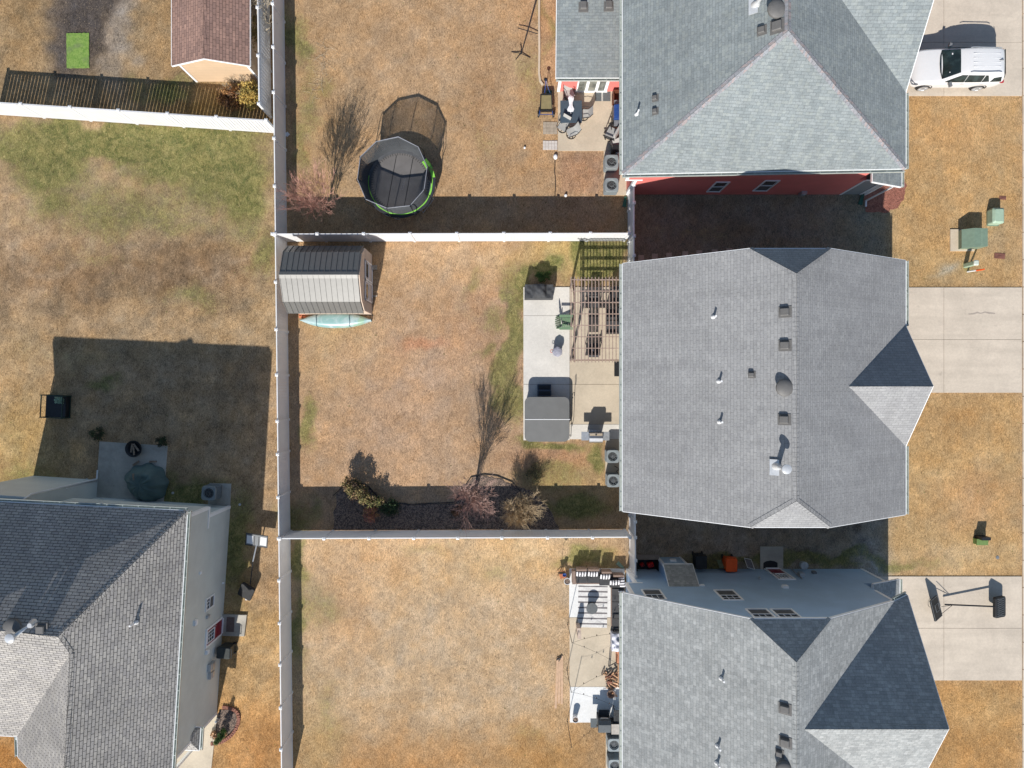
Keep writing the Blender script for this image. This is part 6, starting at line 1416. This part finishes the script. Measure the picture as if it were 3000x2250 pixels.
for i, (x, y, w_, lb) in enumerate(((2937, 580, .19, 'brown metal ground cover plate above the pale green utility box'), (2928, 750, .3, 'larger brown ground cover plate below the pale green utility box'))): solo(MB().box(-w_, w_, -w_ * .5, w_ * .5, 0, .03).box(-w_ * .3, w_ * .3, -.02, .02, .03, .04), 'ground_cover_plate', plain('brown_plate', A(128, 84, 72), .8, var=.2), lb, 'cover plate', P(x, y), R(-4), None, .006)
sg = thing('lawn_utility_box', 'small green box on the lawn between the two lower driveways', 'utility box', P(2866, 1585))
MB().box(-.3, .3, -.13, .17, 0, .3).build('box', plain('moss_green', A(110, 138, 76), .6), sg, bevel=.02); MB().box(-.32, .32, -.15, .19, .3, .37).build('lid', plain('moss_lid', A(118, 146, 84), .6), sg, bevel=.02)
MB().box(-.2, .3, .17, .34, .0, .62).build('rear_box', M['black'], sg, bevel=.02)
solo(MB().lathe([(.1, 0), (.1, .02), (.001, .025)], (0, 0, 0), 20), 'meter_lid', M['grey'], 'small round grey meter lid on the lawn above the bottom driveway', 'meter lid', P(2922, 1633))
# fallen basketball goal on the south driveway
bh = thing('basketball_goal', 'black portable basketball goal tipped over on the bottom driveway', 'basketball goal', P(2835, 1775, .04))
w = lambda x, y, z: P(x, y, z)
bs = MB().rbox((0, 0), .42, .58, -.09, .09, .1, 4, .03); q = Matrix.Rotation(R(22), 3, 'Y'); bs.v = [q @ v for v in bs.v]; c = w(2928, 1778, .55); bs.v = [v + c for v in bs.v]; bb = bs.build('base', M['black'], bh, world=True)
rb = MB()
for k in range(-4, 5):
    for s in (-1, 1): rb.bar((-.3, k * .12 , .095), (.3, k * .12 + s * .16 * (1 if abs(k + s) < 5 else 0), .095), .012, .01)
rb.v = [q @ v + c for v in rb.v]; rb.build('base_rib', M['grey'], bb, world=True)
MB().tube([w(2912, 1777, .75), w(2768, 1771, .35)], .045, 10).build('pole', M['dark'], bh, world=True)
bd = MB().rbox((0, 0), .45, .60, -.03, .03, .05, 3); q = Matrix.Rotation(R(14), 3, 'Z') @ Matrix.Rotation(R(36), 3, 'Y'); c = w(2742, 1782, .6)
bd.v = [q @ Vector((v.x, v.y, v.z)) + c for v in bd.v]; bdo = bd.build('backboard', M['black'], bh, world=True)
fr = MB()
for (a_, b_) in (((-.43, -.58), (.43, -.58)), ((.43, -.58), (.43, .58)), ((.43, .58), (-.43, .58)), ((-.43, .58), (-.43, -.58)), ((-.1, -.2), (.3, -.2)), ((.3, -.2), (.3, .2)), ((.3, .2), (-.1, .2)), ((-.1, .2), (-.1, -.2))): fr.bar((a_[0], a_[1], -.035), (b_[0], b_[1], -.035), .02, .015); fr.bar((a_[0], a_[1], .035), (b_[0], b_[1], .035), .02, .015)
fr.v = [q @ v + c for v in fr.v]; fr.build('backboard_frame', M['grey'], bdo, world=True)
rm = MB().tube([(math.cos(R(20 * i)) * .23, math.sin(R(20 * i)) * .23, 0) for i in range(18)], .012, 6, closed=True); q2 = q @ Matrix.Rotation(R(90), 3, 'X'); rm.v = [q2 @ v + c + q @ Vector((.3, 0, -.28)) for v in rm.v]; rm.build('rim', M['dark'], bh, world=True)
for s in (-.2, .2): MB().tube([w(2790, 1773 , .4), c + Vector((.1, s, .35))], .014, 6).build('brace', M['dark'], bh, world=True)

# ---------------------------------------------------------------- north side of the blue house
dbx = thing('storage_box', 'open black storage box holding red fuel cans by the blue house', 'storage box', (P(1896, 1655, .3).x, P(1896, 1655, .3).y, 0))
mb = MB().box(-.62, .62, -.38, -.33, 0, .5).box(-.62, .62, .33, .38, 0, .5).box(-.62, -.57, -.33, .33, 0, .5).box(.57, .62, -.33, .33, 0, .5).box(-.57, .57, -.33, .33, 0, .04); mb.build('box', M['black'], dbx)
MB().obox((0, .5, .52), (.62, .15, .02), Matrix.Rotation(R(8), 3, 'X')).build('lid', plain('taupe_lid', A(150, 136, 124), .6), dbx)
for x, s in ((-.28, .11), (.2, .17)):
    fc_ = thing('fuel_can', 'smaller red fuel can inside the black storage box' if s < .15 else 'larger red fuel can inside the black storage box', 'fuel can', (dbx.location.x + x, dbx.location.y, .04), .3)
    MB().rbox((0, 0), s, s * .8, 0, .34, .05, 3, .04).build('can', M['red'], fc_); MB().lathe([(.03, 0), (.03, .06)], (s * .4, 0, .34), 10).build('cap', M['black'], fc_); MB().tube([(-s * .6, 0, .33), (-s * .5, 0, .4), (s * .1, 0, .4), (s * .15, 0, .33)], .015, 6).build('handle', M['red'], fc_)
def wheelie(label, px, py, z, mat, rz=0, s=1, name='wheelie_bin'):
    q = P(px, py, z); t = thing(name, label, 'bin', (q.x, q.y, 0), rz)
    mb = MB(); mb.obox((0, 0, .5), (.25, .3, .45), None, 1.2); mb.build('body', mat, t, bevel=.03)
    MB().rbox((0, 0), .32, .38, .95, 1.02, .08, 4, .04).build('lid', mat, t, bevel=.01)
    MB().tube([(-.24, .38, .98), (-.24, .45, .96), (.24, .45, .96), (.24, .38, .98)], .018, 6).build('handle', mat, t)
    for sx in (-1, 1):
        w_ = MB().lathe([(.03, -.03), (.12, -.03), (.12, .03), (.03, .03)], (0, 0, 0), 16); w_.v = [Vector((v.z + sx * .26, v.x + .3, v.y + .12)) for v in w_.v]; w_.build('wheel', M['black'], t)
    return t
wheelie('black wheeled bin by the blue wall next to the small shingled chase', 2052, 1645, .8, M['black']); wheelie('bright orange wheeled bin against the blue wall', 2142, 1655, .9, M['orange'])
wheelie('black wheeled bin against the long wall of the grey house', 656, 1912, .9, plain('bin_charcoal', A(60, 66, 66), .45), R(-94))
q = P(2106, 1648)
solo(MB().obox((0, 0, .3), (.13, .02, .33), Matrix.Rotation(R(25), 3, 'X')), 'leaning_board', M['util'], 'narrow green framed panel leaning left of the orange bin', 'panel', (q.x, q.y, 0))
fch = thing('folded_chair', 'folded white framed chair leaning between orange bin and concrete pad', 'folded chair', (P(2187, 1652).x, P(2187, 1652).y, 0), R(-12))
MB().tube([(-.2, .3, .02), (-.2, -.05, .8), (.2, -.05, .8), (.2, .3, .02)], .018, 8).tube([(-.2, .3, .02), (.2, .3, .02)], .018, 8).build('frame', M['white'], fch)
MB().obox((0, .12, .42), (.17, .006, .34), Matrix.Rotation(R(24), 3, 'X')).build('fabric', plain('grey_pattern', A(130, 126, 134), .8, var=.4, scale=25), fch)
mt_ = MB(); pts = [(-.4, -.22), (.4, -.22), (.4, .12), (.25, .2), (0, .25), (-.25, .2), (-.4, .12)]; mt_.prism(pts, 0, .015); q = P(2256, 1654)
solo(mt_, 'door_mat', M['black'], 'dark arched door mat below the maroon door of the blue house', 'mat', (q.x, q.y, .062), 0)
q = P(678, 1827); solo(MB().box(-.22, .22, -.42, .42, 0, .015), 'door_mat', plain('brown_mat', A(120, 104, 98), .9), 'brown door mat on the step of the grey house red door', 'mat', (q.x, q.y, .142), R(-3))
hz = solo(MB().lathe([(.08, 0), (.2, .02), (.22, .3), (.08, .34)], (0, 0, 0), 18), 'hose_reel', plain('pale_reel', A(190, 196, 200), .5), 'pale round hose reel at the blue wall right of the maroon door', 'hose reel', (P(2352, 1676, .3).x, -10.2, .25))

# ---------------------------------------------------------------- west garden
rb_ = thing('raised_planter', 'square raised planter with dark mesh sides on the shadow edge', 'raised planter', (P(163, 1191, .4).x, P(163, 1191, .4).y, 0), R(-3))
mb = MB()
for x in (-.6, .6):
    for y in (-.62, .62): mb.box(x - .03, x + .03, y - .03, y + .03, 0, .8)
for z in (.05, .76):
    mb.box(-.57, .57, .6, .64, z - .025, z + .025).box(-.57, .57, -.64, -.6, z - .025, z + .025).box(-.62, -.58, -.59, .59, z - .025, z + .025).box(.58, .62, -.59, .59, z - .025, z + .025)
mb.build('frame', plain('dark_green_frame', A(52, 70, 58), .6), rb_)
MB().box(-.56, .56, -.59, .59, 0, .4).build('soil_bag', M['black'], rb_, bevel=.04)
lf = MB(); rr = random.Random(9)
for k in range(160): p = Vector((rr.uniform(.1, .5), rr.uniform(.2, .55), rr.uniform(.45, .7))); s = rr.uniform(.02, .05); lf.obox(p, (s, s * .5, .003), Matrix.Rotation(rr.uniform(0, 6), 3, 'Z') @ Matrix.Rotation(rr.uniform(-1, 1), 3, 'X'))
lf.build('plants', plain('pale_leaf', A(150, 178, 150), .7, var=.3), rb_)
fp = thing('fire_pit', 'round black fire pit full of logs at the edge of the west patio', 'fire pit', (*P(392, 1315, .3).xy, .05))
MB().lathe([(.28, 0), (.36, .08), (.45, .3), (.46, .3), (.40, .26), (.3, .12), (.001, .1)], (0, 0, 0), 32).build('bowl', M['black'], fp)
MB().tube([(math.cos(R(15 * i)) * .46, math.sin(R(15 * i)) * .46, .3) for i in range(24)], .015, 6, closed=True).build('rim', M['dark'], fp)
def log(mb, c, L, r, ang, tilt=0):
    d = Vector((math.cos(ang) * math.cos(tilt), math.sin(ang) * math.cos(tilt), math.sin(tilt))) * L / 2; mb.tube([Vector(c) - d, Vector(c), Vector(c) + d], r, 7, r * .9)
for i, (x, y, a, lb) in enumerate(((-.12, .05, 80, 'leftmost'), (.0, -.1, 95, 'middle'), (.14, .08, 125, 'rightmost'))):
    mb = MB(); log(mb, (0, 0, 0), .5, .055, R(a)); solo(mb, 'fire_log', M['wood_grey'], lb + ' weathered log lying in the black fire pit', 'log', (fp.location.x + x, fp.location.y + y, .3), 0, 'logs in the fire pit')
for i, (px, py, a, z, lb) in enumerate(((398, 1357, 35, .1, 'loose log on the west patio at the upper left of the tarp'), (448, 1352, 0, .1, 'loose log on the west patio at the upper right of the tarp'), (391, 1398, 96, .85, 'short log weighing down the green tarp'))):
    q = P(px, py, z); mb = MB().obox((0, 0, 0), (.2, .045, .04)); solo(mb, 'loose_log', M['wood_grey'], lb, 'log', (q.x, q.y, z), R(a), None, .012)
tp = thing('tarp_covered_furniture', 'round patio furniture under a creased dark green tarp', 'covered furniture', (*P(418, 1420, .5).xy, .05))
mb = MB(); m, rg = 56, 16; vs = []
for j in range(rg + 1):
    t = j / rg
    for i in range(m):
        a = 2 * math.pi * i / m; R_ = 1.12 + .12 * math.cos(a - .3) + .25 * max(0, math.cos(a - 2.75)) ** 6; rad = R_ * t
        z = .82 * (1 - t ** 3.0) + .03 + (.045 * math.sin(a * 9 + 3 * t + math.sin(a * 2) * 2) + .03 * math.sin(a * 17 - 5 * t)) * t * (1 - .4 * t) * 1.5
        z += .12 * math.exp(-((t - .55) ** 2) / .02) * max(0, math.cos(a - 1.2)); rw = rad * (1 + .04 * math.sin(a * 9 + 1) * t)
        vs.append((math.cos(a) * rw, math.sin(a) * rw, max(.01, z)))
mb.add(vs, [(j * m + i, (j + 1) * m + i, (j + 1) * m + (i + 1) % m, j * m + (i + 1) % m) for j in range(rg) for i in range(m)], True); mb.build('tarp', M['tarp'], tp)
# fallen basketball goal beside the grey house
b2 = thing('basketball_goal', 'basketball goal with white squares tipped over beside the grey house', 'basketball goal', P(735, 1650))
c = P(752, 1586, .8); q = Matrix.Rotation(R(-8), 3, 'Z') @ Matrix.Rotation(R(12), 3, 'X')
bd = MB().box(-.62, .62, -.3, .42, -.02, .02); bd.v = [q @ v + c for v in bd.v]; bo_ = bd.build('backboard', M['grey'], b2, world=True)
for x in (-.38, .38): fr = MB().box(x - .17, x + .17, -.18, .3, .021, .03); fr.v = [q @ v + c for v in fr.v]; fr.build('backboard_panel', M['white'], bo_, world=True)
fr = MB()
for (a_, b_) in (((-.6, -.28), (.6, -.28)), ((.6, -.28), (.6, .4)), ((.6, .4), (-.6, .4)), ((-.6, .4), (-.6, -.28)), ((-.12, -.28), (-.12, .3)), ((.12, -.28), (.12, .3))): fr.bar((a_[0], a_[1], .03), (b_[0], b_[1], .03), .035, .02)
fr.v = [q @ v + c for v in fr.v]; fr.build('backboard_frame', M['black'], bo_, world=True)
MB().tube([c + Vector((0, -.1, -.05)), P(741, 1645, .75)], .04, 8).build('upper_pole', M['galv'], b2, world=True)
MB().tube([P(741, 1645, .75), P(733, 1712, .5)], .03, 8).build('lower_pole', M['dark'], b2, world=True)
bs = MB().rbox((0, 0), .42, .5, -.08, .08, .1, 3, .02); q = Matrix.Rotation(R(-30), 3, 'Z') @ Matrix.Rotation(R(28), 3, 'X'); bs.v = [q @ v + P(722, 1733, .35) for v in bs.v]; bs.build('base', M['black'], b2, world=True)
solo(MB().box(-.09, .09, -.05, .05, 0, .06), 'white_sandbag', M['white'], 'small white block at the foot of the tipped goal beside the grey house', 'block', P(724, 1755))
solo(MB().lathe([(.001, 0), (.09, .01), (.11, .12), (.05, .3), (.07, .38), (.001, .45)], (0, 0, 0), 12), 'garden_ornament', M['galv'], 'pale garden ornament at the corner of the grey house front bed', 'ornament', P(640, 2106))
for i, (x, y) in enumerate(((187, 1222), (255, 1405), (507, 1444), (703, 1478))): solo(MB().lathe([(.07, 0), (.07, .05), (.05, .06)], (0, 0, 0), 14), 'ground_light', M['galv'], ['round pale ground light beside the raised planter', 'round pale ground light left of the west patio', 'round pale ground light right of the west patio', 'round pale ground light right of the grey house air conditioner'][i], 'ground light', P(x, y), 0, 'ground lights of the west garden')

# ---------------------------------------------------------------- south patio
rug = MB(); nx, ny = 20, 30; x0, x1, y0, y1 = -.83, .83, -1.17, 1.17
vs = [(x0 + (x1 - x0) * i / nx, y0 + (y1 - y0) * j / ny, .012 + .006 * math.sin(j * .9) * math.sin(i * .5 + 1)) for j in range(ny + 1) for i in range(nx + 1)]
rug.add(vs, [(j * (nx + 1) + i, j * (nx + 1) + i + 1, (j + 1) * (nx + 1) + i + 1, (j + 1) * (nx + 1) + i) for j in range(ny) for i in range(nx)]); rug.box(x0, x1, y0, y1, 0, .005)
q = P(1736, 1777)
solo(rug, 'striped_rug', striped('rug_stripes', A(232, 230, 228), A(124, 120, 122), .305, .70, 1), 'large rug with wide white and thin grey stripes on the south patio', 'rug', (q.x, q.y, .055), R(-1))
ta = thing('round_table', 'round dark side table in the middle of the striped rug', 'table', (*P(1734, 1782, .48).xy, .07))
MB().lathe([(.30, .44), (.32, .46), (.315, .485), (.001, .49)], (0, 0, 0), 36).build('tabletop', plain('dark_top', A(104, 108, 110), .5), ta); MB().lathe([(.22, 0), (.2, .1), (.28, .44), (.3, .445)], (0, 0, 0), 30).build('drum_base', chdark, ta)
so_ = thing('sectional_sofa', 'corner sofa with dark seats and striped pillows round the striped rug', 'sofa', (*P(1745, 1700, .4).xy, .05))
wick = plain('brown_wicker', A(150, 128, 116), .8, var=.2, scale=25)
def sofa_seat(px0, px1, py0, py1, name='seat_cushion', z0=.28, z1=.44, mat=None):
    a, b = P(px0, py1, z1), P(px1, py0, z1); return MB().box(a.x + .012, b.x - .012, a.y + .012, b.y - .012, z0 - .0, z1).build(name, mat or M['cushion'], so_, world=True, bevel=.03)
for a_ in ((1688, 1720, 1683, 1709), (1720, 1756, 1683, 1709), (1756, 1792, 1688, 1716)): sofa_seat(*a_)
sofa_seat(1786, 1820, 1692, 1722)
for a_ in ((1793, 1828, 1725, 1763), (1793, 1828, 1763, 1799), (1793, 1828, 1799, 1832)): sofa_seat(*a_)
sofa_seat(1686, 1828, 1681, 1712, 'frame', .06, .27, wick); sofa_seat(1790, 1830, 1712, 1834, 'frame', .06, .27, wick)
def back(px0, px1, py, z=.72):
    a, b = P(px0, py, z), P(px1, py, z); MB().box(a.x + .02, b.x - .02, a.y - .05, a.y + .05, .1, z).build('backrest', wick, so_, world=True, bevel=.02)
back(1688, 1720, 1671); back(1722, 1757, 1671); back(1762, 1793, 1678); back(1796, 1830, 1688)
MB().box(*(lambda a, b: (a.x, b.x, a.y, b.y, .05, .6))(P(1677, 1712, .6), P(1686, 1674, .6))).build('armrest', wick, so_, world=True, bevel=.02)
stp_ = striped('pillow_stripes', A(236, 234, 236), A(52, 50, 60), .15, .55, 0)
def pillow(px, py, w, d, z, rz, par, mat, tilt=.5):
    q = P(px, py, z); mb = MB(); m = 10; vs = []
    for sgn in (1, -1):
        for j in range(m + 1):
            for i in range(m + 1):
                u, v = -1 + 2 * i / m, -1 + 2 * j / m; vs.append((u * w, v * d, sgn * .085 * (1 - u ** 4) ** .5 * (1 - v ** 4) ** .5))
    k = (m + 1) ** 2; f = [(j * (m + 1) + i, j * (m + 1) + i + 1, (j + 1) * (m + 1) + i + 1, (j + 1) * (m + 1) + i) for j in range(m) for i in range(m)]
    mb.add(vs, f + [tuple(k + a for a in g[::-1]) for g in f], True)
    o = mb.build('pillow', mat, par); o.location = (q.x - par.location.x, q.y - par.location.y, z); o.rotation_euler = (tilt, 0, rz); return o
for px, py, rz in ((1704, 1681, 0), (1738, 1681, 0), (1774, 1689, 0), (1802, 1706, R(3))): pillow(px, py, .3, .19, .55, rz, so_, stp_, .7)
for py in (1706, 1745, 1782): pillow(1822, py, .28, .17, .55, R(-80), so_, stp_, .5)
sc2 = dup(lc, g0(1812, 1830, .5), R(90), 'black chair beside the lower end of the corner sofa', group='dark chairs on the south patio')
pot = lambda label, px, py, r_, h_, m1, fill: (lambda t: (MB().lathe([(r_ * .7, 0), (r_, h_), (r_ * .88, h_), (r_ * .85, h_ - .05)], (0, 0, 0), 24).build('pot', m1, t), MB().lathe([(r_ * .84, h_ - .09), (r_ * .84, h_ - .05), (.001, h_ - .03)], (0, 0, 0), 20).build('soil', fill, t)))(thing('planter_pot', label, 'plant pot', (*P(px, py, h_).xy, .05)))
pot('round white pot with brown soil at the upper left corner of the south patio', 1662, 1703, .19, .42, M['white'], M['mulch']); pot('round white rimmed pot at the lower left corner of the south patio', 1686, 2108, .18, .45, M['white'], M['mulch'])
pst = thing('plant_stand', 'orange splayed wooden plant stand holding a dark round pot', 'plant stand', (*P(1648, 1685, .5).xy, 0))
for a in (100, 150, 215, 265, 20): MB().tube([(0, 0, .42), (math.cos(R(a)) * .3, math.sin(R(a)) * .3, .0)], .035, 6, .02).build('leg', M['wood_warm'], pst)
MB().obox((0, 0, .43), (.17, .2, .02), Matrix.Rotation(.2, 3, 'Z')).build('top', plain('orange_wood', A(196, 122, 82), .8, var=.15), pst); MB().lathe([(.07, .45), (.11, .62), (.09, .62), (.08, .58), (.001, .57)], (.1, .04, 0), 18).build('pot', M['blue'], pst)
MB().tube([(-.12, .1, .44), (-.2, .3, 1.0), (-.12, .35, 1.3)], .012, 6).obox((-.12, .36, 1.35), (.16, .02, .14), Matrix.Rotation(.6, 3, 'Y')).build('stake', M['dark'], pst)
solo(MB().obox((0, 0, .45), (.1, .3, .45), None, 1.0), 'wooden_bench_end', plain('beige_board', A(206, 186, 170), .8), 'beige upright wooden box left of the tan patio slab below the striped rug', 'box', (*P(1695, 1848, .5).xy, .055), R(4), None, .02)
# poles carrying string lights
tops_ = []
for i, (px, py, lb) in enumerate(((1663, 1828, 'thin black light pole nearest the striped rug'), (1661, 1962, 'thin black light pole halfway down the south patio edge'), (1662, 2112, 'thin black light pole by the lower left corner of the south patio'))):
    q = P(px, py); solo(MB().tube([(0, 0, 0), (0, 0, 2.9)], .016, 8).lathe([(.035, 0), (.035, .02), (.02, .03)], (0, 0, 0), 12), 'light_pole', M['black'], lb, 'light pole', (q.x, q.y, .05), 0, 'thin poles carrying string lights'); tops_.append(Vector((q.x, q.y, 2.93)))
stl = thing('string_lights', 'string lights zigzagging over the south patio to the blue house', 'string lights', (4.5, -16, 2.9))
ends = [tops_[0], Vector((5.9, -13.2, 2.8)), tops_[0], Vector((5.9, -15.0, 2.8)), tops_[1], Vector((5.9, -15.0, 2.8)), tops_[1], Vector((5.9, -17.3, 2.8)), tops_[2]]
cab = MB(); bl = []
for a, b in zip(ends[:-1], ends[1:]):
    pts = []
    for k in range(9): t = k / 8; p = a.lerp(b, t); p.z -= .35 * 4 * t * (1 - t); pts.append(p)
    cab.tube(pts, .006, 4); bl += [pts[2], pts[4], pts[6]]
cab.build('cable', M['black'], stl, world=True)
for p in bl: MB().lathe([(.012, -.04), (.03, -.09), (.03, -.12), (.01, -.15)], p, 8).lathe([(.016, -.04), (.016, .0)], p, 8).build('bulb', M['glass'], stl, world=True)
# firewood
rr = random.Random(12)
rk = thing('log_rack', 'wooden rack of split boards against the blue house eave', 'log rack', (*P(1816, 1962).xy, .05))
for k in range(5): MB().box(-.18 + k * .08, -.12 + k * .08, -.55, .5, .3 + .02 * k, .36 + .02 * k).build('board', M['wood_warm'], rk)
MB().box(-.2, .24, -.5, -.45, 0, .3).build('leg', M['wood_grey'], rk); MB().box(-.2, .24, .4, .45, 0, .3).build('leg', M['wood_grey'], rk)
for k in range(30):
    px, py = rr.gauss(1795, 11), rr.gauss(1985, 17); px = min(px, 1818); z = .12 + rr.random() * .35 * math.exp(-((px - 1798) / 16) ** 2 - ((py - 1985) / 22) ** 2); q = P(px, py, z)
    mb = MB().tube([(-.2, 0, 0), (0, 0, 0), (.2, 0, 0)], rr.uniform(.04, .06), rr.choice((3, 4, 5)), .045)
    o = solo(mb, 'firewood_log', M['wood_warm'] if rr.random() < .65 else M['brick_red'] if rr.random() < .2 else M['wood_grey'], 'split log in the loose firewood heap on the south patio', 'log', (q.x, q.y, z), R(rr.choice((-30, -40, 20, 60)) + rr.uniform(-25, 25)), 'firewood heap on the south patio'); o.rotation_euler.y = rr.uniform(-.35, .35)
for i, (a_, b_) in enumerate((((1783, 1952), (1806, 1940)), ((1786, 1962), (1804, 1955)))): solo(MB().bar(P(*a_, .7), P(*b_, .7), .05, .04).bar(P(*a_, .7), P(*a_, .05), .04, .04).bar(P(*b_, .7), P(*b_, .05), .04, .04), 'folding_chair', chdark, ['upper dark folded chair frame above the firewood heap', 'lower dark folded chair frame above the firewood heap'][i], 'folded chair')
bk = solo(MB().lathe([(.15, 0), (.24, .25), (.22, .26), (.14, .06), (.001, .05)], (0, 0, 0), 20), 'wicker_basket', wick, 'round brown basket below the firewood heap', 'basket', (*P(1790, 2032, .2).xy, .05))
hp = cloth_over(lambda x, y: .5 + .2 * math.cos(x * 3) * math.cos(y * 2) + fold(x, y, .04), -.32, .32, -.5, .5, 20, 28)
solo(hp, 'laundry_heap', plain('white_navy_cloth', A(206, 206, 216), .85, var=.5, scale=3), 'heap of white and blue cloth against the blue house on the south patio', 'cloth heap', (*P(1808, 1880, .5).xy, .05))
solo(MB().obox((0, 0, .2), (.28, .35, .2)), 'wooden_crate', plain('terracotta_wood', A(200, 134, 100), .8, var=.2), 'reddish wooden crate between cloth heap and firewood', 'crate', (*P(1820, 1922, .3).xy, .05), 0, None, .02)
# pellet grill and tables
sm_ = thing('smoker_grill', 'big dark grill with a side shelf at the bottom of the south patio', 'grill', (*P(1770, 2118, .9).xy, .05))
MB().box(-.34, .34, -.3, .26, .1, .76).build('cabinet', M['black'], sm_, bevel=.01)
lid = MB(); pr = [(-.5, .76), (-.48, .98), (-.3, 1.1), (.0, 1.12), (.2, 1.0), (.26, .78)]
lid.add([(x, y, z) for x in (-.34, .34) for y, z in pr], [(i, i + 1, 7 + i, 6 + i) for i in range(5)] + [tuple(range(5, -1, -1)), tuple(range(6, 12)), (0, 6, 11, 5)]); lo = lid.build('lid', plain('smoker_lid', A(84, 90, 94), .5), sm_, bevel=.02)
MB().tube([(-.2, .27, .96), (-.2, .33, .96), (.2, .33, .96), (.2, .27, .96)], .014, 8).build('handle', M['steel'], lo)
MB().box(-.75, -.37, -.3, .2, .74, .78).build('side_shelf', plain('shelf_grey', A(90, 98, 102), .5), sm_, bevel=.01); MB().box(-.3, .3, .28, .62, .6, .64).build('front_shelf', M['black'], sm_, bevel=.01)
MB().lathe([(.06, 0), (.06, .22), (.03, .24)], (-.22, -.52, .5), 16).build('canister', M['white'], sm_)
for x in (-.28, .28): MB().box(x - .03, x + .03, -.26, -.2, 0, .1).build('foot', M['black'], sm_)
tb2 = thing('slatted_table', 'black slatted table right of the big dark grill', 'table', (*P(1812, 2100, .7).xy, .05))
for k in range(7): MB().box(-.27 + k * .08, -.2 + k * .08, -.38, .38, .66, .69).build('slat', M['black'], tb2)
for x in (-.22, .22):
    for y in (-.34, .34): MB().box(x - .02, x + .02, y - .02, y + .02, 0, .66).build('leg', M['black'], tb2)
tb3 = thing('side_cabinet', 'pale grey topped cabinet below the black slatted table', 'cabinet', (*P(1810, 2136, .8).xy, .05))
MB().box(-.34, .3, -.26, .26, 0, .74).build('cabinet', chdark, tb3, bevel=.01); MB().box(-.36, .32, -.28, .28, .745, .79).build('worktop', plain('stone_top', A(190, 182, 172), .5), tb3, bevel=.008)
for i, (dx, L_, m_) in enumerate(((0, 2.9, 'wood_warm'), (.15, 2.5, 'wood_peach'), (.30, 2.75, 'wood_warm'))):
    q = P(1631 + dx * 50, 2000 - dx * 30); solo(MB().box(-.065, .065, -L_ / 2, L_ / 2, 0, .05), 'timber_plank', plain('pale_timber', A(214, 178, 146), .8, var=.15, scale=4), ['leftmost', 'middle', 'rightmost'][i] + ' of three long planks lying on the south lawn', 'plank', q, R(-2.5 + i * 1.2), 'timber planks on the south lawn', .005)
solo(MB().bar(P(1630, 1934, .08), P(1645, 1926, .1), .05, .05).bar(P(1637, 1938, .08), P(1644, 1924, .1), .04, .05), 'sawhorse_bracket', M['black'], 'black bracket at the upper ends of the three planks', 'bracket')
